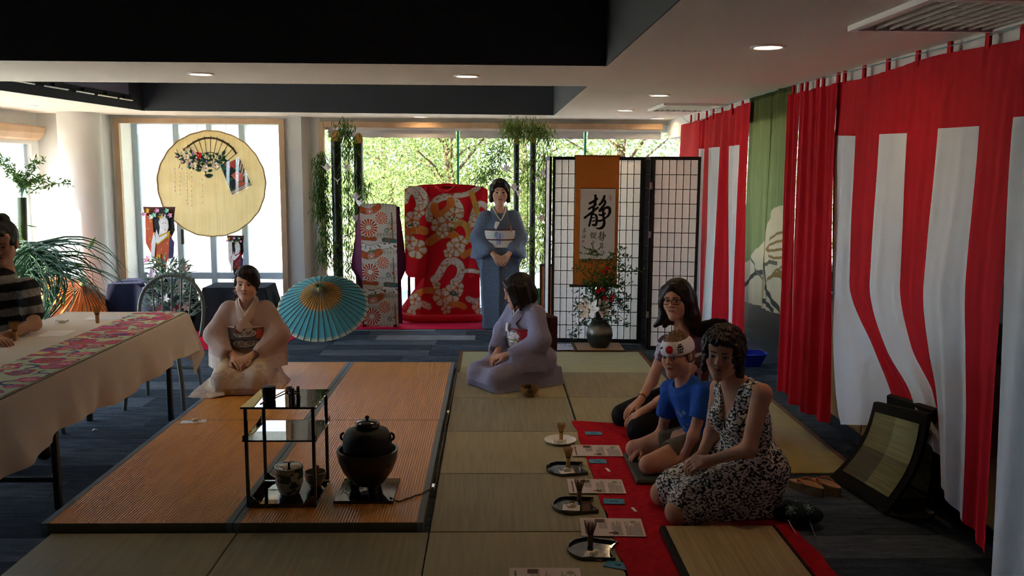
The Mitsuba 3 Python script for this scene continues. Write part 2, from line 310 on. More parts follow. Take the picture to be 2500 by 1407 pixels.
# right: bulkhead, low wall, kitchen window behind the curtains
struct('wall_right', bx(XB, XR+.2, -3.2, 10.46, 2.06, CZ), WALLP)
DADO = mat('dado', '#2e2b28', 0.6, 0.2)
wall_box('wall_right', XR, XR+.15, -3.2, 10.46, 0, .92, m=DADO)
wall_box('wall_right', XR, XR+.15, -3.2, 5.75, .92, 2.06)
wall_box('wall_right', XR, XR+.15, 9.9, 10.46, .92, 2.06)
W5 = struct('window_5', bx(XR+.02, XR+.08, 5.75, 9.9, .92, .97), ALU)
for yy in (5.78, 7.1, 8.5, 9.87): add('frame', bx(XR+.02, XR+.08, yy-.03, yy+.03, .97, 2.06), ALU, W5)
for a, b in ((5.81, 7.07), (7.13, 8.47), (8.53, 9.84)):
    add('pane', TM([[XR+.05, a, .97], [XR+.05, b, .97], [XR+.05, b, 2.06], [XR+.05, a, 2.06]], [[0, 1, 2], [0, 2, 3]]), GLASS, W5)
struct('baseboard_right', bx(XR-.015, XR, -3.2, 10.4, 0, .1), BLACKM)

# ---------------------------------------------------------------- ceiling fittings
GLOWM = 'mat_lamp_glass'; scene[GLOWM] = scene[WHITE]
lamp_words = ['on the ceiling beam above the round basket', 'on the ceiling beam above the standing woman', 'nearest the camera in the ceiling along the curtains', 'in the ceiling in front of the far vent', 'in the ceiling between the far vent and the windows',
              'in the far right ceiling corner by the window', 'in the ceiling over the red kimono by the window', 'in the ceiling at the left wall beside the column']
for (x, y), w in zip(lamp_xy, lamp_words):
    k = thing('downlight', 'round recessed downlight with white rim '+w, 'ceiling light', 'recessed downlights')
    ring = [(.060, .0), (.064, -.006), (.074, -.008), (.082, -.004), (.083, 0), (.075, .002), (.062, .05), (.060, .05)]
    add('rim', lathe(ring+[ring[0]], 32, (x, y, CZ)), WHITE, k)
    d = mikit.ply(lathe([(0, .012), (.03, .013), (.0605, .016), (.0605, .02), (0, .02)], 32, (x, y, CZ)), GLOWM, smooth=True)
    d['emitter'] = {'type': 'area', 'radiance': {'type': 'rgb', 'value': [3.2, 2.1, 1.1]}}
    kk = key_of('lamp_glass', k); scene[kk] = d
VENTM = mat('vent', '#a89a90', 0.5, 0.4)
def vent(x0, x1, y0, y1, label):
    k = thing('ceiling_vent', label, 'vent', 'ceiling air vents')
    add('frame', cat_m([bx(x0, x1, y0, y0+.03, CZ-.022, CZ), bx(x0, x1, y1-.03, y1, CZ-.022, CZ), bx(x0, x0+.03, y0, y1, CZ-.022, CZ), bx(x1-.03, x1, y0, y1, CZ-.022, CZ)]), WHITE, k)
    add('backing', bx(x0+.03, x1-.03, y0+.03, y1-.03, CZ-.004, CZ), BLACKM, k)
    n = int((x1-x0-.06)/.052)
    for i in range(n):
        xa = x0+.035+i*(x1-x0-.07)/n
        add('slat', hull_mesh([(xa+.004, yy, CZ-.004) for yy in (y0+.03, y1-.03)]+[(xa+.008, yy, CZ-.004) for yy in (y0+.03, y1-.03)]+[(xa+.012, yy, CZ-.020) for yy in (y0+.03, y1-.03)]+[(xa+.016, yy, CZ-.018) for yy in (y0+.03, y1-.03)]), VENTM, k)
vent(1.43, 2.03, 2.95, 3.62, 'large slatted air vent in the ceiling above the near striped curtain')
vent(1.49, 2.03, 7.75, 8.55, 'slatted air vent in the ceiling above the far striped curtain')

# ---------------------------------------------------------------- outside
PAVE = mat('paving', proc(lambda p, n, uv: mix(L3('#a7a49a'), L3('#c4c1b6'), fbm(p.x*1.2, p.y*1.2, 0, 4))), 0.9, 0.1)
struct('terrace', bx(-40, 40, 10.9, 70, -0.3, -0.06), PAVE)
struct('terrace', bx(-40, XL-.21, -12, 10.9, -0.3, -0.06), PAVE)
struct('terrace', bx(XR+.16, 40, -12, 10.9, -0.3, -0.06), PAVE)
BARK = mat('bark', '#5b4a38', 0.9, 0.1)
LEAFS = []
for i, c in enumerate(('#8c9c62', '#94a36c', '#7d925c', '#9da673')):
    scene[f'mat_tree_leaf_{i}'] = {'type': 'principledthin', 'base_color': rgb(c), 'roughness': 0.6, 'diff_trans': 0.9, 'spec_trans': 0.0}; LEAFS.append(f'mat_tree_leaf_{i}')
trees = [(-0.7, 14.6, 3.4, 1.7, 'pale green bushy tree outside the big window behind the red kimono'), (2.2, 15.0, 3.8, 1.7, 'leafy tree outside the big window behind the folding screen'),
         (-2.0, 16.8, 3.4, 1.5, 'bushy tree outside the big window behind the left bamboo poles'), (5.4, 16.5, 4.4, 1.9, 'dark leafy tree outside beyond the window corner at the right'),
         (0.6, 19.0, 6.0, 2.6, 'tall tree rising behind the bushes outside the big window'),
         (5.3, 9.6, 3.6, 1.5, 'tree outside the side window behind the green curtain'), (5.4, 6.0, 3.4, 1.5, 'tree outside the side window behind the tied red curtain')]
rg = np.random.default_rng(11)
for i, (x, y, h, r, lab) in enumerate(trees):
    k = thing('tree', lab, 'tree', None)
    P = spline([(x, y, -.1), (x+.1, y, h*.3), (x-.05, y+.1, h*.6), (x, y, h*.85)], 12); parts = [tube(P, np.linspace(.11, .03, 12), 7)]
    tips = []
    for j in range(9):
        a = j*2.4+i; q0 = P[4+j % 6]; q1 = q0+np.array([math.cos(a)*r*.7, math.sin(a)*r*.7, h*(.1+.12*(j % 3))]); parts.append(tube([q0, (q0+q1)/2+[0, 0, .1], q1], [.03, .02, .008], 5)); tips.append(q1)
    add('trunk', cat_m(parts), BARK, k)
    n = 13000; c = np.array(tips+[P[-1], P[-3]])[rg.integers(0, 11, n)]
    pos = c+rdir(rg, n)*(rg.random(n)**.5)[:, None]*np.array([r*.62, r*.62, h*.24]); 
    low = rg.random(n) < .35; pos[low, 2] = .15+rg.random(low.sum())*h*.45; pos[low, :2] = [x, y]+rdir(rg, low.sum())[:, :2]*r*.95
    add('crown', leaves(pos, rdir(rg, n)+[0, 0, -.3], rdir(rg, n), rg.uniform(.06, .11, n), rg.uniform(.03, .05, n)), LEAFS[i % 4], k, kind='stuff')
# ---------------------------------------------------------------- curtains along the right side
RED, WHT = '#b3101f', '#d4dde6'
CX = 2.022
def rows_from_px(rows, X=CX): return [[at_x(px, py, X) for px, py in r] for r in rows]
def vert_rows(px, zt, zb, split_z, X=CX, dx=None):
    ys = [at_x(x, y, X)[1] for x, y in px]; dx = dx or [0]*len(ys)
    return [[(X, y, zt) for y in ys], [(X, y, split_z) for y in ys], [(X, y+d*.5, (split_z+zb)/2) for y, d in zip(ys, dx)], [(X, y+d, zb) for y, d in zip(ys, dx)]]
def add_tabs(parent, ys, ztop, zt):
    for y in ys: add('tab', hull_mesh([(CX+a, y+b, c) for a in (-.006, .006) for b in (-.016, .016) for c in (zt-.01, ztop)]), 'mat_red_cloth', parent)
mat('red_cloth', RED, 0.8, 0.2)
ROPE = mat('rope', '#7fa3a8', 0.8, 0.2)
# near striped curtain, its foot dragged towards the camera
n0 = [(2041, 331), (2090, 332), (2149, 328), (2218, 325), (2295, 314), (2390, 308), (2488, 296)]
R1 = rows_from_px([n0])[0]; R0 = [(CX, p[1], 2.205-.012*math.sin(i*1.3)) for i, p in enumerate(R1)]
R2 = rows_from_px([[(2033, 687), (2073, 687), (2127, 687), (2194, 690), (2264, 687), (2357, 687), (2451, 680)]])[0]
R3 = rows_from_px([[(2042, 850), (2132, 848), (2168, 849), (2221, 845), (2281, 854), (2354, 865), (2443, 870)]])[0]
R4 = rows_from_px([[(2050, 965), (2176, 960), (2232, 968), (2272, 965), (2297, 967), (2355, 1030), (2432, 1080)]])[0]
R5 = rows_from_px([[(2058, 1037), (2195, 1040), (2262, 1065), (2300, 1120), (2310, 1188), (2345, 1274), (2418, 1355)]])[0]
def fold_near(S, t):
    a = .022*t*np.sin(S*3.3+.4)+.007*np.sin(S*11+t*3)*t+.002*np.sin(S*23+t*9)+.016*np.sin(t*9+S*2.1)*t*(1-t)+.012*(meshkit.noise(np.stack([S*3, t*6, 0*S], -1), 3)-.5)
    return np.stack([-.004-a, 0*a, 0*a], -1)
m, c = bands([R0, R1, R2, R3, R4, R5], [0, .16, .5, .68, .83, 1], 26, 90, [(RED, WHT), (RED, RED), (RED, WHT), (RED, RED), (RED, WHT), (RED, RED)], .16, fold_near)
k = thing('striped_curtain', 'large red and white striped curtain with its foot dragged sideways behind the leaning cushions', 'curtain')
add('cloth', m, VC, k, smooth=True, color=c); add_tabs(k, [at_x(p, 300, CX)[1] for p in (2056, 2103, 2160, 2231, 2307, 2398, 2482)], 2.262, 2.2)
# next curtain, mostly outside the frame
k = thing('striped_curtain', 'striped curtain cut off by the right edge of the photo, showing a long white stripe', 'curtain')
ys = [3.385, 3.03, 2.67, 2.31]; r = [[(CX-.015, y, 2.2) for y in ys], [(CX-.015, y, 1.9) for y in ys], [(CX-.01, y-.05, 1.0) for y in ys], [(CX-.012, y-.11, .03) for y in ys]]
m, c = bands(r, [0, .15, .55, 1], 16, 60, [(RED, WHT), (RED, RED), (RED, WHT)], .15, lambda S, t: np.stack([-.02*np.sin(S*5+1)*(.3+t)-.006*np.sin(S*17+t*5), 0*S, 0*S], -1))
add('cloth', m, VC, k, smooth=True, color=c); add_tabs(k, (3.36, 3.0, 2.64), 2.262, 2.19)
# far striped curtain
k = thing('striped_curtain', 'far red and white striped curtain hanging beside the folding screen', 'curtain')
fp = [(1661, 366), (1708, 366), (1716, 366), (1733, 364), (1757, 362), (1779, 357), (1805, 352), (1830, 348)]
r = vert_rows(fp, 2.19, .12, 1.90, dx=[0, 0, 0, 0, -.05, -.08, -.1, -.12])
for j in range(8): r[0][j] = (CX, r[0][j][1], 2.17+.055*j/7)
m, c = bands(r, [0, .14, .55, 1], 14, 60, [(RED, RED), (RED, WHT), (RED, RED), (RED, WHT), (RED, RED), (RED, WHT), (RED, RED)], .14,
             lambda S, t: np.stack([-.03*np.sin(S*2.2)*(.3+t)-.01*np.sin(S*9+t*4), .02*np.sin(S*4)*t, 0*S], -1))
add('cloth', m, VC, k, smooth=True, color=c); add_tabs(k, [at_x(p, 300, CX)[1] for p in (1687, 1705, 1725, 1741, 1762, 1786, 1811)], 2.25, 2.17)
# three gathered red drapes
def drape(label, top, bot, zb, nf, amp, split=None):
    k = thing('red_drape', label, 'curtain', None)
    ya, yb = at_x(top[0], 330, CX)[1], at_x(top[1], 330, CX)[1]
    pa, pb = at_x(*bot[0], CX-.03), at_x(*bot[1], CX-.03)
    def fn(u, v):
        y0 = ya+(pa[1]-ya)*v; y1 = yb+(pb[1]-yb)*v
        zz = 2.2+(pa[2]+(pb[2]-pa[2])*u-2.2)*v
        return CX-.015-.02*v-amp*(.35+.65*v)*np.sin(u*nf*2*PI+.6+v)-.006*np.sin(u*31+v*6), y0+(y1-y0)*u, zz
    m, u, v = grid(44, 60, fn); add('cloth', m, 'mat_red_cloth', k, smooth=True)
    add_tabs(k, (ya-.04, yb+.04), 2.262, 2.19)
drape('narrow gathered red drape next to the green curtain', (1927, 1957), ((1909, 955), (1932, 962)), .1, 1.2, .03)
drape('gathered red drape between two narrower slits of light, its foot near the yellow mat', (1959, 1996), ((1938, 985), (1985, 1015)), .1, 1.4, .035)
drape('gathered red drape touching the white edge of the large striped curtain', (1998, 2046), ((1985, 1010), (2022, 1033)), .1, 1.3, .04)
k = thing('beige_cloth_strip', 'narrow beige cloth strip hanging in the gap beside the narrow red drape', 'cloth')
yq = [at_x(1944, 640, CX+.06)[1], at_x(1935, 640, CX+.06)[1]]
m, u, v = grid(6, 20, lambda u, v: (CX+.06+.008*np.sin(u*6+v*3), yq[0]+(yq[1]-yq[0])*u, 2.2-v*1.95)); add('cloth', m, mat('beige_cloth', '#b9a987', .9, .1), k, smooth=True)
# green curtain with the pampas grass hill
scene['mat_thin_curtain'] = {**scene[VCT], 'diff_trans': 1.25}
k = thing('green_curtain', 'thin green curtain with a beige hill and pampas grass lit from behind', 'curtain')
GX = 2.035
for a, b, yb0, yb1, tag in ((1824, 1879, 735, 750, 0), (1876, 1927, 752, 772, 1)):
    y0, y1 = at_x(a, 400, GX)[1], at_x(b, 400, GX)[1]; z0, z1 = at_x(a-16, yb0, GX)[2], at_x(b-12, yb1, GX)[2]
    m, u, v = grid(120, 330, lambda u, v: (GX+.012*np.sin(u*7+tag)+.006*np.sin(u*19+v*5)-.012*tag, y0+(y1-y0)*u, 2.262+(z0+(z1-z0)*u-2.262)*v))
    if tag == 0: hill = Polygon([(-.1, .83), (.3, .775), (.55, .735), (.75, .725), (1.1, .64), (1.1, 1.1), (-.1, 1.1)])
    else: hill = Polygon([(-.1, .70), (0, .655), (.12, .60), (.32, .56), (.55, .525), (.8, .515), (1.1, .51), (1.1, 1.1), (-.1, 1.1)])
    col = np.where((v > .02)[:, None], lin('#7d8658'), lin('#59633f'))*np.ones((len(u), 1)); col = col*(.85+.3*meshkit.noise(np.stack([u*40, v*2, 0*u], -1), 2))[:, None]
    hm = inside(hill, u, v); col[hm] = lin('#c9b794')
    st = [([(.0, .93), (.4, .87), (1.0, .84)], '#555048', .012), ([(.05, .76), (.5, .80), (1, .90)], '#6b6150', .006)] if tag == 0 else [([(0, .76), (.12, .88), (.18, .98)], '#4c4a42', .014), ([(.1, .90), (.5, .93), (.9, .99)], '#4c4a42', .014), ([(.05, .965), (.4, .972), (.7, .99)], '#4c4a42', .012), ([(0, .80), (.4, .775), (.75, .775)], '#6a6250', .009)]
    if tag == 1:
        for q in range(7): st.append(([(.15+.1*q, .87-.008*q), (.5+.07*q, .845-.006*q), (.95, .80+.017*q)], '#8a6f45', .006))
        for q in range(4): st.append(([(.1, .72), (.5, .66+.03*q), (1.0, .63+.035*q)], '#8a6f45', .006))
    for P, cc, w in st: col[inside(LineString(spline(P, 12)).buffer(w), u, v) & hm] = lin(cc)
    add('panel', m, 'mat_thin_curtain', k, smooth=True, color=col)
k = thing('hanging_rope', 'thin blue-green rope strung along the wall top holding the curtains', 'rope')
pts = [at_x(px, py, CX-.004) for px, py in ((1666, 284), (1690, 300), (1760, 264), (1836, 238), (1940, 207), (2020, 188), (2060, 178), (2170, 150), (2320, 112), (2496, 63))]
add('rope', tube(spline(np.array(pts), 60), .0026, 6), ROPE, k)
# what stands behind the curtains: a low kitchen unit with wooden doors
WOODC = mat('cabinet_wood', '#a9824e', 0.45, 0.4)
k = thing('low_cabinet', 'low wooden cabinet with dark worktop glimpsed behind the striped curtain', 'cabinet')
add('body', bx(2.25, 2.6, 3.3, 5.72, .1, .86, .004), WOODC, k); add('plinth', bx(2.28, 2.6, 3.3, 5.72, 0, .1), BLACKM, k); add('worktop', bx(2.22, 2.6, 3.28, 5.74, .86, .9, .004), BLACKM, k)
for i in range(4): d_ = add('door', bx(2.235, 2.25, 3.32+.6*i, 3.9+.6*i, .12, .74, .003), WOODC, k); add('handle', bx(2.222, 2.236, 3.85+.6*i, 3.865+.6*i, .5, .68, .003), CHROME, d_)
# ---------------------------------------------------------------- tatami
def _mat_tex(a, b, fx, fy, s):
    a, b = L3(a), L3(b)
    return proc(lambda p, n, uv: mix(a, b, 0.5*noise(p.x*fx, p.y*fy, s)+0.5*fbm(p.x*1.5, p.y*1.5, s, 3)))
TAT = [mat('floor_mat_0', _mat_tex('#8d8768', '#a39b78', 90, 5, 1), .6, .3), mat('floor_mat_1', _mat_tex('#7f7c62', '#989274', 90, 5, 4), .6, .3), mat('floor_mat_2', _mat_tex('#98a07c', '#aeb08a', 6, 90, 9), .6, .3), mat('floor_mat_3', _mat_tex('#8c7c40', '#a08d4c', 6, 90, 12), .6, .3)]
PLAT = mat('raised_mat', _mat_tex('#cf9145', '#b87a34', 30, 4, 3), .40, .35)
EDGE = mat('mat_border', '#77838c', .8, .2); SIDEM = mat('mat_side', '#6f6a52', .8, .2); BROWNB = mat('brown_border', '#6b4526', .7, .3)
g = 0.003
def floor_mat(x0, x1, y0, y1, m, label, h=.02, brown=()):
    k = thing('floor_mat', label, 'tatami mat', None)
    add('straw_top', bx(x0+g, x1-g, y0+g, y1-g, 0.001, h, .003), m, k)
    for s in brown:
        q = {'l': (x0, x0+.03, y0, y1), 'r': (x1-.03, x1, y0, y1), 'f': (x0, x1, y1-.03, y1)}[s]; add('border', bx(*q, h, h+.002), BROWNB, k)
rows = [3.10, 3.905, 4.695, 5.487, 6.337, 7.15]
where = ['in front at the bottom edge of the photo', 'beside the black kettle board', 'beside the kettle, under the second tray', 'beside the far half of the raised platform', 'under the kneeling woman in lavender']
for i in range(5): floor_mat(-.285, .567, rows[i], rows[i+1], TAT[i % 2], 'greenish plain floor mat '+where[i])
floor_mat(-1.17, -.285, 3.10, 3.905, TAT[1], 'greenish plain floor mat in front of the shelf end of the platform')
floor_mat(-2.02, -1.17, 3.10, 3.905, TAT[0], 'greenish plain floor mat in front of the left corner of the platform')
w2 = ['under the front cushion and red cloth', 'under the woman in the patterned dress', 'under the boy in blue', 'under the girl in black trousers', 'behind the girl, right of the tea bowl']
for i in range(5): floor_mat(.575, 1.42, rows[i]+.01, rows[i+1]+.01, TAT[(i+1) % 2], 'greenish plain floor mat '+w2[i])
floor_mat(-.29, 1.40, 7.165, 8.05, TAT[2], 'long pale green rush mat with brown borders before the flower vase', .012, 'lrf')
floor_mat(1.43, 2.09, 4.72, 6.45, TAT[3], 'yellowish rush mat with brown border beside the red drapes', .012, 'rf')
xm, ym = -1.196, 5.63
for i, (x0, x1, y0, y1, lab) in enumerate(((-2.078, xm, 3.93, ym, 'orange-brown raised tatami at the front left corner of the platform'), (xm, -.312, 3.93, ym, 'orange-brown raised tatami that carries the shelf and kettle'),
                              (-2.072, xm, ym, 7.38, 'orange-brown raised tatami that the woman in beige kneels on'), (xm, -.308, ym, 7.38, 'orange-brown raised tatami at the far right of the platform'))):
    k = thing('raised_tatami', lab, 'tatami', None)
    add('core', bx(x0+.004, x1-.004, y0+.003, y1-.003, 0.004, .0535, .003), SIDEM, k)
    nr = int((x1-x0-.064)/.0140); rib, _, _ = grid(nr*8+1, 6, lambda u, v: (x0+.032+(x1-x0-.064)*u, y0+.004+(y1-y0-.008)*v, .0548-.0009*np.cos(u*nr*2*PI))); add('straw_top', rib, PLAT, k, smooth=True)
    for s in (x0+.002, x1-.032):
        add('border', cat_m([bx(s, s+.030, y0+.003, y1-.003, .0535, .0565, .001), bx(s, s+.030, y0, y0+.004, .004, .0560)]), EDGE, k)
# ---------------------------------------------------------------- red cloths
FELT = mat('red_felt', proc(lambda p, n, uv: mix(L3('#9a1420'), L3('#b51c2a'), fbm(p.x*40, p.y*40, 0, 2))), .9, .1)
PINK = mat('pink_felt', '#c01f45', .9, .1)
def flat_cloth(name, outline, m, label, z=.022, amp=.004, n=60, group=None):
    P = np.array(outline); lo, hi = P.min(0), P.max(0)
    def fn(u, v):   # bilinear quad with wavy hem
        a, b, c, d = (np.array(q) for q in outline)
        e = .006*np.sin(v*23)+.004*np.sin(v*57)
        x = (a[0]*(1-u)+b[0]*u)*(1-v)+(d[0]*(1-u)+c[0]*u)*v+e*(1-2*u); y = (a[1]*(1-u)+b[1]*u)*(1-v)+(d[1]*(1-u)+c[1]*u)*v+.006*np.sin(u*17)
        return x, y, z+amp*(meshkit.noise(np.stack([x*9, y*9, 0*x], -1), 5))
    mm, u, v = grid(n, n, fn); add(name, thick(mm, .002), m, None, smooth=40, label=label, cat='cloth', group=group)
flat_cloth('red_cloth', [(.57, 3.2), (1.46, 3.2), (1.36, 5.55), (.545, 5.72)], FELT, 'long dark red felt cloth under the three kneeling visitors')
flat_cloth('red_rug', [(-1.55, 9.2), (.35, 9.25), (.35, 10.2), (-1.55, 10.15)], PINK, 'red carpet runner under the kimono and sash stands by the window', .003)
flat_cloth('red_rug', [(-3.1, 8.05), (-2.0, 8.2), (-1.92, 9.35), (-3.1, 9.35)], PINK, 'pink-red rug behind the woman in beige, beside the blue parasol', .003)
# ---------------------------------------------------------------- long table at the left
TX0, TX1, TY0, TY1, TZ = -2.89, -2.09, 3.15, 6.0, .705
STEEL = mat('dark_steel', '#1b1f22', .4, .5)
k = thing('long_table', 'long folding table with dark metal legs under the cloth at the left edge', 'table')
add('tabletop', bx(TX0, TX1, TY0, TY1, TZ-.03, TZ, .005), mat('tabletop', '#8d8a84', .6), k)
for yy in (4.25, 5.80):
    for xx in (TX0+.2, TX1-.06): add('leg', bx(xx-.016, xx+.016, yy-.016, yy+.016, 0, TZ-.03, .004), STEEL, k)
    add('crossbar', bx(TX0+.2, TX1-.06, yy-.012, yy+.012, .14 if yy < 5 else .46, .165 if yy < 5 else .485, .003), STEEL, k)
# cloth: top, long right drop, far-end drop with a hanging corner
CL = mat('table_cloth', '#cfc6ba', .85, .15)
k = thing('tablecloth', 'long white cloth hanging over the edges of the table at the left', 'tablecloth')
top, _, _ = grid(10, 30, lambda u, v: (TX0+(TX1-TX0)*u, TY0+(TY1-TY0)*v, TZ+.003+0*u)); add('top', top, CL, k)
def drop_side(u, v):   # along the right edge: u along y, v down
    y = TY0+(TY1-TY0)*u; d = .25+.03*np.sin(u*3)+.02*(u < .3)
    w = .018*np.sin(u*34+.5)+.010*np.sin(u*71)+.025*np.sin(u*9)
    return TX1+.006+.055*v**.7+w*v*(.4+.6*v), y+.02*v*np.sin(u*20), TZ+.003-(d+.02*np.sin(u*13))*v-.004*(v < .02)
m, _, _ = grid(220, 24, drop_side); add('side_drop', m, CL, k, smooth=True)
m, _, _ = grid(90, 24, lambda u, v: (TX0+(TX1-TX0)*u+(.05*u)*v, TY1+.006+.04*v+.02*v*np.sin(u*19), TZ+.003-(.25+.13*u**6)*v)); add('end_drop', m, CL, k, smooth=True)
m, _, _ = grid(30, 30, lambda u, v: (TX1+.01+.07*v*(1-u)+.10*u*v, TY1-.02-.10*(1-u)*v+.05*u, TZ-.01-(.28+.12*(1-u))*v)); add('corner_fold', m, CL, k, smooth=True)
m, _, _ = grid(90, 12, lambda u, v: (TX0-.006-.03*v, TY0+(TY1-TY0)*u, TZ+.003-.10*v+.0*u)); add('side_drop', m, CL, k, smooth=True)
# runner with flowers
rx0, rx1 = -2.42, -2.1
def runner_col(x, y):
    C = np.tile(lin('#b9c3a0'), (len(x), 1)); rr = np.random.default_rng(5); n = 0
    for yc in np.arange(3.12, 6.0, .085):
        for row in (0, 1, 2):
            xc = rx0+.03+.115*row+rr.uniform(-.03, .03); yy = yc+rr.uniform(-.03, .03); rx_ = rr.uniform(.035, .085); ry_ = rx_*rr.uniform(.55, .8)
            d = np.hypot((x-xc)/rx_, (y-yy)/ry_); a = np.arctan2(y-yy, x-xc)+rr.uniform(0, 6); lobe = 1+.10*np.cos(a*rr.integers(3, 7)); n = rr.integers(0, 12)
            if n % 4 == 3: m_ = (d < 1) & (d > .62) & (np.sin(a) > -.1); C[m_] = lin(['#2f3f86', '#b8303a', '#8a3a86'][n % 3]); continue
            C[d < lobe] = lin(['#b8303a', '#c8434f', '#c2407a', '#b8482e'][n % 4]); C[d < lobe*.62] = lin(['#d0609a', '#d6c48a', '#c8434f', '#d88aa8', '#4a4f8f'][n % 5]); C[(d < .5) & (np.sin(a*5) > .3)] = lin(['#7d3f8a', '#d6c48a', '#5a7a4a'][n % 3]); C[(d < lobe) & (d > lobe*.9)] = lin(['#7a2030', '#2f3f86'][n % 2])
    return C
m, u, v = grid(70, 520, lambda u, v: (rx0+(rx1-rx0)*u, 3.16+(5.995-3.16)*v, TZ+.006+.0015*np.sin(v*60)*np.sin(u*7)))
add('table_runner', m, VC, None, smooth=True, color=runner_col(m.vertices[:, 0], m.vertices[:, 1]), label='pale green table runner printed with red and blue flower roundels', cat='table runner')
# ---------------------------------------------------------------- tea whisks, sweets, cards
BAMB = mat('bamboo', '#b58a4e', .55, .3); BAMBD = mat('dark_bamboo', '#6e5434', .55, .3); CORDM = mat('dark_thread', '#2a2018', .8)
PAPER = mat('paper', '#e9e6e0', .7, .2); SWEET = mat('sweet', '#cfc6a8', .4, .4)
PLASTIC = mat('clear_wrap', '#ffffff', .15, .5, two=False); scene[PLASTIC] = {'type': 'principledthin', 'base_color': rgb('#f4f4f4'), 'roughness': .2, 'spec_trans': .75, 'diff_trans': .2}
def whisk(x, y, z, label, s=1.0, dark=False, group=None, tilt=0):
    k = thing('tea_whisk', label, 'tea whisk', group); B = BAMBD if dark else BAMB
    put = lambda mm: mv(rotx(roty(mm, tilt), tilt*.5), x, y, z)
    add('handle', put(lathe([(0, 0), (.0115*s, 0), (.012*s, .003), (.0125*s, .055*s), (.0115*s, .058*s), (0, .058*s)], 16)), B, k)
    add('thread', put(lathe([(.0118*s, .054*s), (.0145*s, .056*s), (.0145*s, .060*s), (.0118*s, .062*s), (.0118*s, .054*s)], 16)), CORDM, k)
    T_ = []
    for ring, n, r1, h in ((0, 34, .026, .112), (1, 16, .012, .108)):
        for i in range(n):
            a = 2*PI*i/n+ring; r0 = .011-.004*ring
            pts = [(math.cos(a)*q*s, math.sin(a)*q*s, hh*s) for q, hh in ((r0, .056), (r0+(r1-r0)*.55, .08), (r1, .102), (r1*.93, h))]
            T_.append(tube(pts, [.0012*s, .0011*s, .0009*s, .0005*s], 3, caps=False))
    add('tines', put(cat_m(T_)), B, k)
def sweet(x, y, z, label, rot=0, paper=None, wrap=True, group=None):
    k = thing('wrapped_sweet', label, 'sweet', group)
    b = hull_mesh([(a*.016, c*.010, d) for a in (-1, 1) for c in (-1, 1) for d in (0, .014)]+[(a*.019, c*.012, .007) for a in (-1, 1) for c in (-1, 1)]+[(a*.011, c*.007, .018) for a in (-1, 1) for c in (-1, 1)])
    add('candy', mv(rotz(b, rot), x, y, z), SWEET, k)
    w = []
    for s in (-1, 1):
        m, u, v = grid(7, 14, lambda u, v: (s*(.018+.020*u), .017*(v-.5)*(.6+u), .010+.006*np.sin(v*16+s)*(.4+u)+.004*u)); add('wrapper', mv(rotz(m, rot), x, y, z), PLASTIC, k, smooth=True)
def sheet(name, x, y, z, w, d, rot, m, label, cat_, group=None, t=.0006):
    return add(name, mv(rotz(bx(-w/2, w/2, -d/2, d/2, 0, t), rot), x, y, z), m, None, label=label, cat=cat_, group=group)
tz = TZ+.0035
def on_table(px, py): return at_z(px, py, tz)
p = on_table(238, 789); whisk(p[0], p[1], tz, 'bamboo tea whisk standing on the white cloth near the far end of the table')
p = on_table(37, 832); whisk(p[0], p[1], tz, 'bamboo tea whisk on the white cloth beside the arm of the striped person')
p = on_table(152, 789); sweet(p[0], p[1], tz, 'wrapped sweet on the table between the two whisks', 10)
p = on_table(52, 820); sweet(p[0], p[1], tz, 'wrapped sweet directly behind the near table whisk', 40)
p = on_table(137, 815); sheet('paper_card', p[0], p[1], tz, .15, .20, 4, PAPER, 'shiny white paper card lying on the table near the runner', 'paper')
p = on_table(265, 776); sheet('paper_card', p[0], p[1], tz, .26, .16, 2, mat('grey_paper', '#bfc0c2', .3, .5), 'pale leaflet lying at the far end of the table', 'paper')
p = on_table(4, 838); k = thing('mobile_phone', 'dark mobile phone at the left edge of the tabletop', 'phone'); add('body', mv(rotz(bx(-.035, .035, -.07, .07, 0, .009, .003), 40), p[0]-.03, p[1], tz), BLACKM, k); add('screen', mv(rotz(bx(-.031, .031, -.062, .062, .009, .0095), 40), p[0]-.03, p[1], tz), BLACK, k)
# ---------------------------------------------------------------- hoop-back chairs
CHM = mat('chair_metal', '#5c6660', .35, .5)
def hoop_chair(x, y, rot, label):
    k = thing('hoop_back_chair', label, 'chair'); put = lambda mm: mv(rotz(mm, rot), x, y, 0)     # back at +y, facing -y
    add('seat', put(lathe([(0, .425), (.19, .425), (.205, .435), (.205, .455), (.19, .465), (0, .462)], 28)), CHM, k, smooth=35)
    add('back_hoop', put(tube(spline([(-.215, .17, .45), (-.235, .20, .62), (-.20, .225, .79), (-.11, .24, .875), (0, .245, .90), (.11, .24, .875), (.20, .225, .79), (.235, .20, .62), (.215, .17, .45)], 48), .0135, 10)), CHM, k, smooth=True)
    for i, xx in enumerate((-.13, -.065, 0, .065, .13)):
        zt = .895-.9*xx*xx*(1+6*xx*xx)*2.2; add('spindle', put(tube([(xx*.8, .19, .455), (xx*1.0, .215, .65), (xx*1.12, .24, zt-.005)], .0075, 8)), CHM, k, smooth=True)
    for sx in (-1, 1):
        for sy in (-1, 1): add('leg', put(tube([(sx*.15, sy*.14, .43), (sx*.19, sy*.18, .2), (sx*.205, sy*.21, .001)], [.017, .016, .013], 10)), CHM, k, smooth=True)
    add('stretcher', put(tube([(-.17, .16, .22), (.17, .16, .22)], .009, 8)), CHM, k)
hoop_chair(-2.36, 6.27, 0, 'grey hoop-back chair pushed under the far end of the table')
hoop_chair(-2.97, 5.35, 78, 'grey hoop-back chair under the person in the striped top')
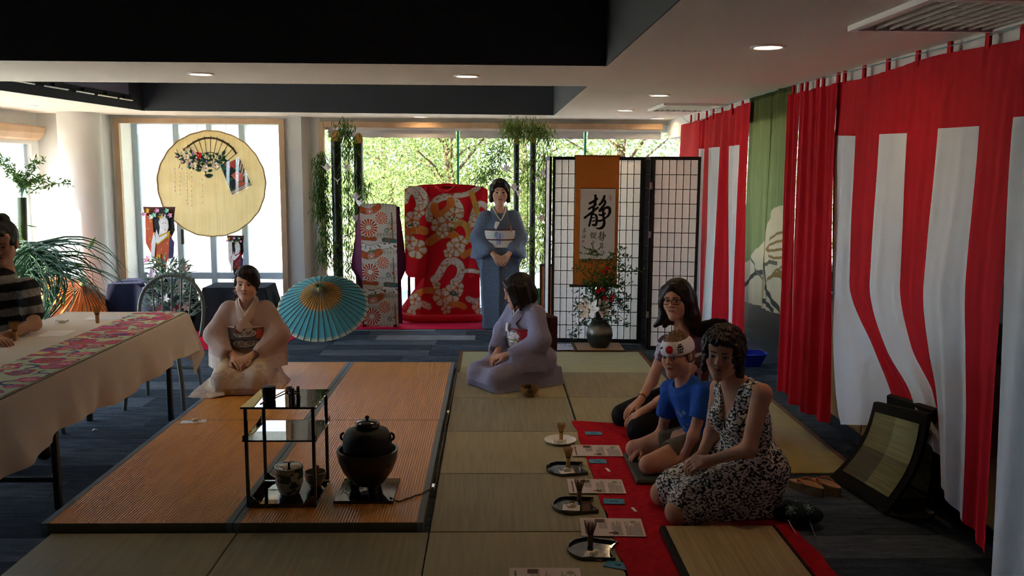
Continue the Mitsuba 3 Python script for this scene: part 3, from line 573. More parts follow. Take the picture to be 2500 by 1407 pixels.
p = at_z(232, 1052, 0); add('paper_scrap', mv(rotz(hull_mesh([(-.02, -.008, .001), (.02, -.01, .001), (.015, .012, .001), (-.01, .014, .009), (.004, -.002, .014)]), 20), p[0], p[1], 0), PAPER, None, label='tiny crumpled white paper scrap on the carpet beside the long table', cat='paper')
# ---------------------------------------------------------------- round woven tray in the bay window
BX, BY, BZ, BR = -3.17, 10.14, 1.505, .60
WOVEN = 'mat_woven_tray'; scene[WOVEN] = {'type': 'principledthin', 'base_color': proc(lambda p, n, uv: mix(L3('#e6d3a0'), L3('#cbb278'), 0.55*fbm(p.x*7, p.z*7, 0, 4)+0.45*noise(p.x*150, p.z*3, 2))), 'roughness': .7, 'diff_trans': .6, 'spec_trans': 0.0}
k = thing('woven_tray', 'large round woven bamboo tray hung in front of the bay window', 'tray')
rr = np.random.default_rng(3)
def tray(u, v):
    a = u*2*PI; e = .002*np.sin(a*9)+.003*np.sin(a*23+1)+.008*np.sin(a*2+1)
    r = (BR+e)*v; return BX+r*np.cos(a), BY-.03*v**6, BZ+r*np.sin(a)
m, u, v = grid(120, 40, tray); add('disc', m, WOVEN, k, smooth=True)
a = np.linspace(0, 2*PI, 121); e = .002*np.sin(a*9)+.003*np.sin(a*23+1)+.008*np.sin(a*2+1)
add('rim', tube(np.stack([BX+(BR+e)*np.cos(a), np.full(121, BY-.032), BZ+(BR+e)*np.sin(a)], 1), .008, 6, caps=False), mat('tray_rim', '#a98f5c', .7), k, smooth=True)
for xx in (-3.0, -3.32): add('hanging_wire', tube([(xx, BY-.02, BZ+.575), (xx, YB-.02, W1T-.05)], .0015, 5), CORDM, k)
F0 = BY-.016          # plane of the things fixed on the tray
def fp_(px, py, off=0): return at_px(px, py, F0-off)
# twig fan
TWIG = mat('twig', '#4b3a26', .8, .2)
k = thing('twig_fan', 'dark twig fan fixed on the upper half of the woven tray', 'fan')
arc = [fp_(448, 365), fp_(460, 356), fp_(480, 343), fp_(505, 336), fp_(525, 337), fp_(548, 346), fp_(565, 358), fp_(577, 375)]
for o in (0, .012): add('rib_arc', tube(spline(np.array(arc)-[0, o, o], 30), .006, 6), TWIG, k)
arc2 = [fp_(492, 378), fp_(505, 373), fp_(520, 373), fp_(538, 385), fp_(546, 395)]; add('rib_arc', tube(spline(arc2, 16), .005, 6), TWIG, k)
hub = fp_(512, 428)
for q in spline(arc, 11): add('rib', tube([q+(q-hub)*.04, hub+(q-hub)*.22], .0035, 5), TWIG, k)
# camellias, mochi-flower balls
GRN = mat('dark_green_leaf', '#1f4a34', .4, .4); PETW = mat('white_petal', '#f0ece6', .6, .2); YEL = mat('stamen', '#d9a820', .6); PNK = mat('pink', '#e9a3c3', .5, .3); REDF = mat('red_petal', '#c0182c', .6, .2); MINT = mat('mint', '#8fd6b0', .5, .3); LILA = mat('lilac', '#a58ad0', .5, .3)
def petals(c, r, n, nrm, m, parent, name='petal', seed=0, cup=.3, wide=.62):
    r_ = np.random.default_rng(seed); nrm = np.asarray(nrm, float)/np.linalg.norm(nrm); t1 = np.cross(nrm, [0, 0, 1.0]); t1 = t1/np.linalg.norm(t1) if np.linalg.norm(t1) > .1 else np.array([1.0, 0, 0]); t2 = np.cross(nrm, t1); ms = []
    for i in range(n):
        a = 2*PI*i/n+r_.uniform(-.2, .2); d = math.cos(a)*t1+math.sin(a)*t2; s = np.cross(nrm, d)
        def fn(u, v, d=d, s=s): w = np.sin(PI*np.clip(u*.93+.07, 0, 1))**.7*wide*r*(v-.5); L = u*r; h = cup*r*u**1.5+.35*np.abs(v-.5)*w*0+.25*r*(2*(v-.5))**2*u*.5; return tuple(c[q]+d[q]*L+s[q]*w+nrm[q]*h for q in range(3))
        ms.append(grid(7, 6, fn)[0])
    return add(name, cat_m(ms), m, parent, smooth=True)
def blossom(name, c, r, n, nrm, m, label, cat_='flower', group=None, seed=0, cup=.3, cm=None, wide=.62):
    k = thing(name, label, cat_, group); petals(np.asarray(c), r, n, nrm, m, k, seed=seed, cup=cup, wide=wide)
    s = trimesh.creation.icosphere(1, r*.24); add('stamen', mv(s, *(np.asarray(c)+np.asarray(nrm)/np.linalg.norm(nrm)*r*.14)), cm or YEL, k, smooth=True); return k
for i, (px, py, w) in enumerate(((473, 405, 'lower left, beside the hanging beads'), (502, 411, 'in the middle, above the fan hub'), (526, 404, 'at the right, nearest the framed kite'), (455, 383, 'upper left under the twig fan end'))):
    blossom('camellia', fp_(px, py, .03), .042, 6, (0, -1, .1), PETW, 'white camellia with yellow centre on the woven tray, '+w, 'flower', 'camellias on the woven tray', i)
k = blossom('red_flower', fp_(485, 380, .02), .045, 8, (0, -1, .2), REDF, 'red flower among the leaves on the woven tray', seed=4)
k = thing('leaf_spray', 'dark green camellia leaves spread across the woven tray', 'foliage'); rr = np.random.default_rng(8)
c = np.array([fp_(px, py, rr.uniform(0, .03)) for px, py in rr.uniform((438, 375), (552, 415), (70, 2))]); dd = rdir(rr, 70); dd[:, 1] *= .3
add('leaf_blades', leaves(c, dd, np.tile([0, -1, 0.0], (70, 1))+.4*rdir(rr, 70), rr.uniform(.05, .085, 70), rr.uniform(.03, .045, 70)), GRN, k, kind='stuff')
add('twig', cat_m([tube([fp_(462, 395), fp_(436, 378), fp_(430, 362)], .003, 5), tube([fp_(440, 400), fp_(437, 412)], .003, 5)]), TWIG, k)
balls = [(433, 381), (441, 372), (455, 363), (455, 371), (470, 364), (470, 376), (479, 376), (480, 385), (478, 391), (496, 377), (501, 384), (505, 394), (445, 396), (455, 393), (459, 400), (458, 407), (443, 412), (466, 396), (472, 371), (468, 402)]
bm = [PNK, PETW, PNK, MINT, PETW, LILA]
for i, (px, py) in enumerate(balls):
    w = 'pale round mochi ball' if bm[i % 6] is not PNK else 'pink round mochi ball'
    add('mochi_ball', mv(trimesh.creation.icosphere(2, .0125), *fp_(px, py, .03)), bm[i % 6], None, smooth=True, label={id(PNK): 'pink', id(PETW): 'white', id(MINT): 'mint green', id(LILA): 'lilac'}[id(bm[i % 6])]+' mochi ball on the twigs of the woven tray', cat='ball', group='mochi balls on the woven tray')
for si, (px, y0, y1, n) in enumerate(((427, 405, 470, 6), (440, 415, 478, 6), (457, 408, 500, 11), (468, 412, 505, 8), (494, 428, 500, 5))):
    k = thing('bead_string', f'thread of tiny beads hanging on the woven tray, {("leftmost", "second from the left", "middle", "second from the right", "rightmost")[si]} of five', 'bead string', None)
    add('thread', tube([fp_(px, y0, .008), fp_(px+1, y1, .008)], .0007, 4), mat('thread', '#cfcabc', .8) if si == 0 else 'mat_thread', k)
    for j in range(n): add('bead', mv(trimesh.creation.icosphere(1, .0055), *fp_(px+(j % 3-1)*.6, y0+(y1-y0)*(j+.7)/n, .010)), [LILA, PNK, MINT, LILA][(j+si) % 4], k, smooth=True)
add('pine_tuft', leaves(np.tile(fp_(510, 424, .03), (40, 1)), np.stack([np.sin(np.linspace(-1.3, 1.3, 40)), -.2+0*np.linspace(0, 1, 40), -np.cos(np.linspace(-1.3, 1.3, 40))], 1), np.tile([0, -1, 0.0], (40, 1)), .06, .006), mat('pine', '#22382a', .6), None, label='small dark pine tuft at the hub of the twig fan', cat='pine needles', kind='stuff')
# framed kite in clear wrap, tilted: generic bold face print
k = thing('kite_picture', 'tilted picture kite in clear wrap at the right side of the woven tray', 'kite')
q = [fp_(562, 396, .01), fp_(588, 386, .01), fp_(613, 454, .01), fp_(568, 476, .01)]; q[0] = fp_(543, 422, .01); q = [np.array(x) for x in (fp_(538, 404, .012), fp_(585, 386, .012), fp_(614, 452, .012), fp_(567, 476, .012))]
m, u, v = grid(90, 110, lambda u, v: tuple((q[0][i]*(1-u)+q[1][i]*u)*(1-v)+(q[3][i]*(1-u)+q[2][i]*u)*v for i in range(3)))
C = np.tile(lin('#2b5a4a'), (len(u), 1)); st = (np.sin((u+v)*42) > 0); C[(u > .78) & (v < .62)] = lin('#e0d5c0'); C[(u > .78) & (v < .62) & st] = lin('#5a3a34'); C[v > .88] = lin('#e0d5c0'); C[(v > .88) & (np.sin(v*130) > .2)] = lin('#5a3a34')
for poly, cc in ((Polygon([(.2, 0), (.75, 0), (.72, .25), (.4, .3)]), '#c04a48'), (Polygon([(.05, .2), (.5, .18), (.6, .4), (.3, .5), (0, .45)]), '#1b2420'), (Polygon([(.3, .42), (.62, .36), (.86, .55), (.7, .75), (.45, .68)]), '#d8786a'), (Polygon([(.1, .6), (.35, .55), (.45, .85), (.1, .85)]), '#1b2420'), (Polygon([(.45, .72), (.75, .78), (.8, .88), (.42, .88)]), '#c9604e'), (Polygon([(.5, .5), (.58, .48), (.6, .53)]), '#f0e4c8'), (Polygon([(.68, .5), (.74, .5), (.72, .55)]), '#f0e4c8'), (Polygon([(.8, .6), (.97, .66), (.95, .88), (.78, .86)]), '#8a6a3a')): C[inside(poly, u, v)] = lin(cc)
m2 = thick(m, .004); add('print', m2, VCG, k, smooth=40 if False else True, color=np.vstack([C, C]))
m, u, v = grid(20, 20, lambda u, v: tuple((q[0][i]*(1.04-1.08*u)+q[1][i]*(-.04+1.08*u))*(1.04-1.08*v)+(q[3][i]*(1.04-1.08*u)+q[2][i]*(-.04+1.08*u))*(-.04+1.08*v)-(.012+.006*np.sin(u*14+v*9) if i == 1 else 0) for i in range(3)))
add('wrap', m, GLASS, k, smooth=True)
# ---------------------------------------------------------------- two battledores with padded court ladies (generic)
def battledore(px0, px1, pyt, pyb, Y, label, flip=False, seed=0):
    k = thing('battledore', label, 'battledore'); ptl, pbr = at_px(px0, pyt, Y), at_px(px1, pyb, Y); x0, x1, zt, zb = ptl[0], pbr[0], ptl[2], pbr[2]; W, Hh = x1-x0, zt-zb
    P = lambda a, b, o: (x0+a*W, Y-o, zb+b*Hh)
    pol = lambda pts: Polygon([(x0+a*W, zb+b*Hh) for a, b in pts])
    def slab(name, pts, o, t, m, r=.0): 
        g_ = pol(pts); g_ = g_.buffer(-r).buffer(r) if r else g_
        mm = rotx(ext(g_, t), 90); add(name, mv(mm, 0, Y-o, 0), m, k)
    slab('board', [(0, 1), (1, 1), (.86, .62), (.66, .3), (.54, .14), (.54, 0), (.46, 0), (.46, .14), (.34, .3), (.14, .62)], 0, .012, mat('paddle_wood', '#5b2a22', .5) if seed == 0 else 'mat_paddle_wood')
    O = mat('brocade_orange', '#c8552a', .5, .4) if seed == 0 else mat('brocade_dark', '#8a2434', .5, .4); Wm = PETW
    slab('back_hair', [(.3, .86), (.45, .97), (.72, .98), (.95, .84), (.97, .68), (.82, .55), (.5, .6), (.32, .72)], .012, .012, BLACKM, .004)
    slab('sleeve', [(.08, .9), (.3, .84), (.32, .6), (.25, .32), (.06, .5)], .012, .02, O if seed == 0 else Wm, .004)
    slab('robe', [(.28, .62), (.5, .54), (.86, .64), (.88, .44), (.68, .24), (.55, .06), (.45, .06), (.34, .26), (.2, .48)], .014, .024, O, .006)
    for a, b in ((.42, .5), (.6, .56), (.75, .5), (.55, .42), (.68, .36), (.42, .34), (.52, .26), (.5, .16), (.16, .7), (.2, .56), (.24, .8), (.8, .58)): slab('gold_spot', [(a-.03, b), (a, b+.018), (a+.03, b), (a, b-.018)], .0385 if a > .27 else .0325, .0012, YEL)
    slab('collar', [(.3, .5), (.36, .66), (.46, .6), (.85, .68), (.82, .6), (.45, .48)], .038, .006, YEL if seed == 0 else REDF, .002)
    slab('collar', [(.36, .52), (.42, .70), (.50, .58), (.76, .64), (.74, .60), (.46, .5)], .040, .006, Wm, .002)
    slab('neck', [(.48, .6), (.54, .74), (.68, .72), (.7, .63)], .028, .014, Wm, .003)
    slab('face', [(.5, .8), (.56, .87), (.7, .88), (.8, .82), (.81, .72), (.74, .645), (.66, .645), (.54, .72)], .026, .024, Wm, .012*W/.17)
    slab('front_hair', [(.48, .78), (.5, .9), (.6, .97), (.74, .96), (.82, .88), (.83, .8), (.76, .86), (.66, .855), (.6, .88), (.54, .84)], .050, .006, BLACKM, .003)
    slab('eye', [(.60, .775), (.66, .785), (.66, .775)], .0505, .001, BLACKM); slab('eye', [(.71, .785), (.76, .775), (.71, .775)], .0505, .001, BLACKM); slab('lip', [(.67, .69), (.72, .69), (.70, .675)], .0505, .001, REDF)
    slab('hanging_sleeve', [(.25, .5), (.34, .66), (.40, .56), (.32, .3), (.25, .2), (.22, .34)], .040, .008, Wm, .003)
    slab('obi_end', [(.36, .3), (.52, .36), (.5, .14), (.45, .1)], .038, .01, YEL if seed == 0 else BLACKM, .003)
    slab('dark_sleeve', [(.82, .6), (.95, .52), (.9, .3), (.76, .28)], .03, .012, mat('indigo', '#3b3560', .6), .004)
    r_ = np.random.default_rng(seed); 
    for j in range(9): a = .08+.1*j; petals(np.array(P(a, .9+.05*math.sin(j*2), .055)), .017*W/.17*.9, 5, (0, -1, .2), [PNK, YEL, PETW, MINT][j % 4], k, 'hair_ornament', j)
battledore(350, 436, 505, 681, 9.3, 'large battledore with a padded court lady in orange, left of the woven tray')
battledore(555, 600, 575, 694, 9.4, 'small battledore with a padded court lady in dark red, under the woven tray', seed=1)
# ---------------------------------------------------------------- display tables with dark cloths
NAVY = mat('navy_cloth', '#0b0f26', .8, .2); CHAR = mat('charcoal_cloth', '#1c2024', .85, .2)
def draped(x0, x1, y0, y1, z, m, label, flare=.06):
    k = thing('display_table', label, 'table')
    add('top', bx(x0, x1, y0, y1, z-.02, z, .006), m, k)
    for sx in (x0+.03, x1-.03):
        for sy in (y0+.03, y1-.03): add('leg', bx(sx-.015, sx+.015, sy-.015, sy+.015, 0, z-.02), BLACKM, k)
    def fn(u, v):
        L = np.array([x1-x0, y1-y0, x1-x0, y1-y0]); t = u*L.sum(); cx, cy, hw, hd = (x0+x1)/2, (y0+y1)/2, (x1-x0)/2+.004, (y1-y0)/2+.004
        c = np.cumsum(L); px = np.select([t < c[0], t < c[1], t < c[2]], [x0+t, x1+0*t, x1-(t-c[1])], x0+0*t); py = np.select([t < c[0], t < c[1], t < c[2]], [y0+0*t, y0+t-c[0], y1+0*t], y1-(t-c[2]))
        s = 1+(flare+.035*np.sin(u*44)+.02*np.sin(u*87+1))*v/np.maximum(hw, .2)*.9
        return cx+(px-cx)*s*1.01, cy+(py-cy)*s*1.01, z-.002-(z-.01)*v
    m_, _, _ = grid(200, 16, fn); add('skirt', m_, m, k, smooth=True)
draped(-3.93, -3.22, 9.05, 9.55, .50, NAVY, 'display table under a navy cloth below the large battledore')
draped(-3.00, -2.36, 9.15, 9.6, .45, CHAR, 'display table under a charcoal cloth behind the kneeling woman in beige', .1)
GLZ = mat('pink_glaze', '#d8c4cc', .2, .6); GREENB = mat('green_bottle', '#123d2a', .12, .6)
p = at_px(372, 672, 9.3); k = thing('small_vase', 'small pale vase with a pink flower on the navy table', 'vase'); add('body', lathe([(0, 0), (.03, 0), (.05, .03), (.055, .07), (.035, .11), (.022, .13), (.027, .14), (.018, .135), (.02, .11), (0, .1)], 24, (p[0], p[1], .50)), GLZ, k, smooth=40)
blossom('pink_flower', (p[0]-.03, p[1], .72), .05, 6, (-.5, -.7, .5), PNK, 'pink flower standing in the small pale vase', cup=.5); add('flower_stem', tube([(p[0], p[1], .58), (p[0]-.01, p[1], .66), (p[0]-.03, p[1], .715)], .003, 5), GRN, thing('flower_sprig', 'thin green stem in the small pale vase', 'stem'))
p = at_px(397, 672, 9.25); k = thing('bottle', 'dark green bottle beside the small pale vase', 'bottle'); add('body', lathe([(0, 0), (.045, 0), (.05, .02), (.048, .08), (.03, .12), (.018, .15), (.018, .19), (0, .19)], 24, (p[0], p[1], .50)), GREENB, k, smooth=40); add('collar_ring', lathe([(.018, .17), (.023, .172), (.023, .182), (.018, .184), (.018, .17)], 20, (p[0], p[1], .50)), YEL, k)
# large flower arrangement between chair and woman
k = thing('flower_vase', 'dark vase of pale lilies and grey-green foliage behind the hoop-back chair', 'flower arrangement')
FX, FY = -3.02, 8.3
add('pot', lathe([(0, 0), (.08, 0), (.12, .06), (.13, .16), (.09, .26), (.07, .30), (.08, .32), (.06, .31), (0, .28)], 28, (FX, FY, 0)), BLACK, k, smooth=40)
rr = np.random.default_rng(21); n = 420; th = rr.uniform(0, 2*PI, n); hgt = rr.uniform(.3, .82, n); rad = .23*rr.random(n)**.5*(1-.45*np.clip((hgt-.4)/.5, 0, 1))
c = np.stack([FX+rad*np.cos(th), FY+rad*np.sin(th)*.8, hgt], 1); add('foliage', leaves(c, np.stack([np.cos(th), np.sin(th), .4+0*th], 1)+.5*rdir(rr, n), rdir(rr, n), rr.uniform(.06, .12, n), rr.uniform(.015, .03, n)), mat('sage_leaf', '#7f9484', .6), k, kind='stuff')
for i in range(9): a, h = i*2.4, .4+.045*i; petals(np.array([FX+.17*math.cos(a), FY-.12+.08*math.sin(a), h]), .05, 6, (math.cos(a), -1, .3), [PETW, GLZ, PETW][i % 3], k, 'lily', i, .5, .45)
for i in range(6): a = i*1.1; petals(np.array([FX-.12+.05*i, FY-.2, .35+.03*(i % 3)]), .035, 7, (math.cos(a)*.4, -1, .3), mat('muted_red', '#8f3f48', .7) if i == 0 else 'mat_muted_red', k, 'red_bloom', i+30, .4, .4)
for i in range(14): a = i*.9; add('stem', tube(spline([(FX, FY, .29), (FX+.06*math.cos(a), FY+.06*math.sin(a), .5), (FX+.16*math.cos(a), FY+.12*math.sin(a), .62+.02*i)], 8), .003, 5), GRN, k)
# ---------------------------------------------------------------- paper parasols
def parasol(cx, cy, cz, R, axis, n, cols, label, name='paper_parasol', depth=.3):
    """open oiled-paper parasol; axis points from the hub tip outwards"""
    k = thing(name, label, 'parasol'); ax = np.asarray(axis, float)/np.linalg.norm(axis); e1 = np.cross([0, 0, 1.0], ax); e1 /= np.linalg.norm(e1); e2 = np.cross(ax, e1); c0 = np.array([cx, cy, cz])
    ca, cb, cc, cr = cols; nr = 14
    pt = lambda a, q, o=0: c0+(math.cos(a)*e1+math.sin(a)*e2)*R*q-ax*(depth*R*(q**1.35)-o)
    V, C, F = [], [], []
    for i in range(n):
        a0, a1 = 2*PI*i/n, 2*PI*(i+1)/n; am = (a0+a1)/2; b = len(V)
        for j in range(nr):
            q = .03+.97*j/(nr-1)
            for aa, sag in ((a0, 0), (am, .018), (a1, 0)): V.append(pt(aa, q*(1-.5*sag*(q > .9)), -sag*R*q*.8)); t = ca if q < .42 else (cb if q < .94 else cc); C.append(lin(t)*(1 if sag == 0 else .92))
        for j in range(nr-1):
            for s in (0, 1): q0 = b+j*3+s; F += [[q0, q0+3, q0+4], [q0, q0+4, q0+1]]
    add('paper', TM(V, F), VCT, k, smooth=True, color=np.array(C)); rm = mat('parasol_rib_'+k, cr, .6)
    for i in range(n):
        a = 2*PI*i/n; add('rib', tube([pt(a, q, .004) for q in (.04, .3, .6, .85, 1.01)], .0042*R/.45, 5), rm, k)
    add('hub', tube([c0-ax*.02, c0+ax*.03, c0+ax*.05], [.028, .024, .012], 10), mat('hub_cloth', '#8c8a50', .8) if True else None, k)
    rr = np.random.default_rng(1); add('hub_ribbon', leaves(np.tile(c0+ax*.03, (9, 1)), rdir(rr, 9)*.8+ax*.4+[0, 0, .5], rdir(rr, 9), .06, .03), mat('hub_ribbon', '#3f6a44', .7), k)
    add('pole', tube([c0, c0-ax*R*.9], .012, 8), BAMB, k)
parasol(-1.705, 8.72, .49, .46, (.02, -.62, .78), 40, ('#e3a04a', '#62b2b8', '#efe2b8', '#5b4a30'), 'open blue-green paper parasol with an orange centre standing on the carpet', depth=.56)
parasol(-4.12, 8.88, .51, .68, (.53, -.20, .82), 36, ('#e07a3c', '#f0905a', '#e07a3c', '#7a3d1e'), 'open orange paper parasol leaning by the column behind the table', depth=.62)
# ---------------------------------------------------------------- cut bamboo poles with hanging willow-like foliage
BDARK = mat('dark_bamboo_pole', proc(lambda p, n, uv: mix(L3('#2a3a1c'), L3('#121a10'), smoothstep(.35, .65, fbm(p.x*12, p.y*12, p.z*3, 3)))), .3, .5); BCUT = mat('bamboo_cut', '#c09050', .6)
def bamboo_pole(x, y, r, h, label, cutdir=(0, -1)):
    k = thing('bamboo_pole', label, 'bamboo pole'); prof = []
    v, f = [], []
    pts = np.linspace(0, h, 60); rad = np.array([r*(1+.10*max(0, 1-abs(((z+.1) % .33)-.01)/.02)) for z in pts])
    m = tube(np.stack([np.full(60, x), np.full(60, y), pts], 1), rad, 18); top = m.vertices[:, 2] > h-1e-6; vv = m.vertices.copy(); vv[top, 2] += (vv[top, 1]-y)*1.6; m = TM(vv, m.faces)
    add('culm', m, BDARK, k, smooth=35); e = .92*r; a = np.linspace(0, 2*PI, 25)[:-1]
    add('cut_face', TM([(x+e*math.cos(t), y-.002+e*math.sin(t), h+1.6*e*math.sin(t)+.003) for t in a]+[(x, y-.002, h+.003)], [[i, (i+1) % 24, 24] for i in range(24)]), BCUT, k); return k
bamboo_pole(-1.722, 9.9, .056, 2.02, 'dark cut bamboo pole nearest the bay window'); bamboo_pole(-1.485, 9.95, .052, 2.0, 'dark cut bamboo pole just behind the patterned sash stand')
bamboo_pole(.275, 9.9, .032, 2.0, 'dark cut bamboo pole behind the head of the standing woman'); bamboo_pole(.46, 9.92, .036, 2.02, 'dark cut bamboo pole nearest the folding screen')
BLF = [mat(f'bamboo_leaf_{i}', c, .5, .3, two=False) for i, c in enumerate(('#5d7a36', '#3f5c2c', '#7d8f3c'))]
for i, c in enumerate(('#5f7c3c', '#43602f', '#6d8440')): scene[f'mat_bamboo_leaf_{i}'] = {'type': 'principledthin', 'base_color': rgb(c), 'roughness': .5, 'diff_trans': .7, 'spec_trans': 0.0}
def hanging_spray(pxs, Y, label, seed, n, L=(.05, .10), m=0, spread=8, droop=.85):
    """weeping foliage: clumps round the given pixels' places, leaves drooping"""
    k = thing('bamboo_foliage', label, 'foliage'); r_ = np.random.default_rng(seed); pts = np.array([at_px(px, py, Y) for px, py in pxs]); w = r_.integers(0, len(pts), n)
    base = pts[w]+r_.normal(size=(n, 3))*np.array([spread*.005, .05, spread*.0055])
    d = rdir(r_, n)*(1-droop*.6)+np.array([0, 0, -droop]); add('leaf_blades', leaves(base, d, rdir(r_, n), r_.uniform(*L, n), r_.uniform(.008, .014, n)), BLF[m], k, kind='stuff')
    o = np.argsort(-pts[:, 2]); add('stalk', tube(spline(pts[o], 30) if len(pts) > 3 else pts[o], .004, 5), TWIG, k); return k
hanging_spray([(785, y) for y in range(385, 520, 12)]+[(795, y) for y in range(520, 640, 22)], 9.85, 'long dark green weeping foliage bundle against the window frame left of the bamboo poles', 31, 1500, m=1, spread=9)
hanging_spray([(842, 310), (838, 325), (845, 335)], 9.85, 'tuft of bamboo leaves near the ceiling above the left bamboo poles', 32, 260, m=1, spread=11)
hanging_spray([(851, y) for y in (355, 375, 420, 455, 500, 520, 560, 600, 640, 670)], 9.85, 'weeping foliage string between the two left bamboo poles', 33, 800, m=0, spread=9)
hanging_spray([(890, y) for y in (450, 470, 500, 540)]+[(812, y) for y in (600, 640)], 9.8, 'weeping foliage in front of the left bamboo poles, beside the sash stand', 34, 330, m=0, spread=8)
hanging_spray([(1240, 310), (1255, 318), (1275, 322), (1262, 305)], 9.8, 'bushy bamboo leaves near the ceiling above the standing woman', 35, 420, m=2, spread=11)
hanging_spray([(1305, 312), (1325, 318), (1335, 328), (1295, 320)], 9.8, 'bushy bamboo leaves near the ceiling beside the folding screen', 36, 420, m=2, spread=11)
hanging_spray([(1228, 355), (1215, 380), (1200, 400), (1185, 430), (1170, 440), (1205, 420)], 9.95, 'bamboo branch spreading to the left behind the standing woman', 37, 520, m=0, spread=13, droop=.5)
hanging_spray([(1328, y) for y in (380, 420, 460, 500, 540, 580, 620)], 9.85, 'weeping bamboo leaves beside the left edge of the folding screen', 38, 620, m=2, spread=10)
hanging_spray([(1288, y) for y in (400, 440, 560, 600, 640)], 9.85, 'bamboo leaves between the two right bamboo poles', 39, 380, m=2, spread=10, droop=.6)
def paper_crane(px, py, Y, label, s=1.0, rot=0):
    c = at_px(px, py, Y); k = thing('paper_crane', label, 'paper crane', None); v = np.array([(0, 0, .0), (.03, 0, .012), (-.03, 0, .012), (.0, .035, .045), (.0, -.035, .05), (.055, 0, .035), (-.06, 0, .03), (0, 0, -.03)])*s*1.25
    m = TM(v, [[0, 1, 3], [0, 3, 2], [0, 2, 4], [0, 4, 1], [1, 5, 7], [2, 7, 6], [1, 7, 0], [2, 0, 7], [1, 5, 0], [2, 6, 0]]); add('folded_paper', mv(rotz(m, rot), *c), PETW, k); add('hanging_thread', tube([c, c+[0, 0, .08]], .0008, 4), CORDM, k)
for i, (px, py, lab) in enumerate(((799, 411, 'in the dark foliage bundle by the window frame'), (848, 411, 'high between the left bamboo poles'), (824, 445, 'on the leftmost bamboo pole'), (877, 498, 'above the patterned sash stand'), (868, 482, 'right of the foliage string between the left poles'), (868, 535, 'at the shoulder of the sash stand'), (842, 590, 'low between the left bamboo poles'), (1237, 415, 'left of the head of the standing woman'), (1255, 460, 'right of the head of the standing woman'), (1266, 474, 'on the bamboo pole behind the standing woman'), (1313, 440, 'in front of the right bamboo pole'), (1326, 425, 'at the screen edge near its top'), (1322, 535, 'at the left edge of the folding screen, lowest'))): paper_crane(px, py, 9.75, 'white paper crane hanging '+lab, 1.0, i*47)
GRNFOIL = mat('green_foil', '#1f8f5c', .3, .5); 
for i, (px, py, Y, lab) in enumerate(((1318, 705, 9.7, 'green wrapped pot standing between the women and the folding screen'), (868, 700, 9.7, 'green wrapped pot behind the blue-green parasol'))):
    p = at_px(px, py, Y); k = thing('wrapped_pot', lab, 'pot'); 
    m, u, v = grid(60, 12, lambda u, v: (p[0]+(.10+.06*v+.012*np.sin(u*2*PI*9)*v)*np.cos(u*2*PI), Y+(.10+.06*v+.012*np.sin(u*2*PI*9)*v)*np.sin(u*2*PI), .0+.34*v+.02*np.sin(u*2*PI*5)*v)); add('wrap', m, GRNFOIL, k, smooth=True); add('soil', lathe([(0, .26), (.13, .26), (.13, .24), (0, .24)], 20, (p[0], Y, 0)), BARK, k)
# ---------------------------------------------------------------- potted plants at the left window
k = thing('nandina_tube', 'tall dark tube with nandina sprays standing behind the striped person', 'plant'); 
NX, NY = -4.72, 9.0
add('tube', tube([(NX-.05, NY, 0), (NX+.00, NY, 1.38)], .045, 16), BDARK, k, smooth=35); rr = np.random.default_rng(44); st, P, D = [], [], []
for i in range(9):
    a = rr.uniform(0, 2*PI); tip = np.array([NX, NY, 1.38])+[math.cos(a)*.28, math.sin(a)*.12, rr.uniform(.05, .42)]; sp = spline([(NX, NY, 1.36), (np.array([NX, NY, 1.5])+tip)/2+[0, 0, .04], tip], 16); st.append(tube(sp, .003, 5))
    for q in sp[5:]:
        for _ in range(5): P.append(q+rr.normal(size=3)*.015); D.append(rdir(rr, 1)[0]+[0, 0, -.1])
sp = spline([(NX, NY, 1.36), (NX+.25, NY, 1.50), (NX+.5, NY, 1.52)], 24); st.append(tube(sp, .003, 5))
for q in sp[6:]:
    for _ in range(3): P.append(q+rr.normal(size=3)*.015); D.append(rdir(rr, 1)[0])
add('stem', cat_m(st), GRN, k); add('leaf_blades', leaves(P, D, rdir(rr, len(P)), rr.uniform(.04, .06, len(P)), .018), BLF[1], k, kind='stuff')
hanging_spray([(45, y) for y in (560, 600, 640, 690, 730)], 9.0, 'feathery green foliage around the dark tube behind the striped person', 45, 260, (.08, .16), 1, 9, .3)
k = thing('grass_plant', 'bushy plant with long arching blades beside the column, before the orange parasol', 'plant'); PX, PY = -4.16, 8.02
add('pot', lathe([(0, 0), (.10, 0), (.14, .24), (.15, .26), (.12, .25), (0, .22)], 28, (PX, PY, 0)), BLACKM, k, smooth=40); bl = []
for i in range(120):
    a = rr.uniform(0, 2*PI); L = rr.uniform(.3, .7); h = rr.uniform(.45, .78); b0 = np.array([PX, PY, .24]); up = b0+[.1*math.cos(a)+rr.normal()*.05, .06*math.sin(a), h]; e1 = up+[math.cos(a)*L*.6+.08, math.sin(a)*L*.3, .02-.1*rr.random()]; e2 = e1+[math.cos(a)*L*.3+.05, math.sin(a)*L*.15, -.22*rr.random()-.08]
    c = spline([b0, up, e1, e2], 14); bl.append(tube(c, np.r_[.002, np.linspace(.005, .006, 8), np.linspace(.005, .0008, 5)], 4, flat=(.35, 1.3)))
add('blades', cat_m(bl), mat('blade', '#2f4a34', .5), k, kind='stuff')
P = np.array([[PX+rr.normal()*.22, PY+rr.normal()*.1, .68+rr.normal()*.14] for _ in range(26)])
for i in range(26): add('leaf', leaves(P[i:i+1], rdir(rr, 1)*[1, .4, .8]+[0, 0, .3], rdir(rr, 1), rr.uniform(.12, .19), .032), BLF[i % 2], k)
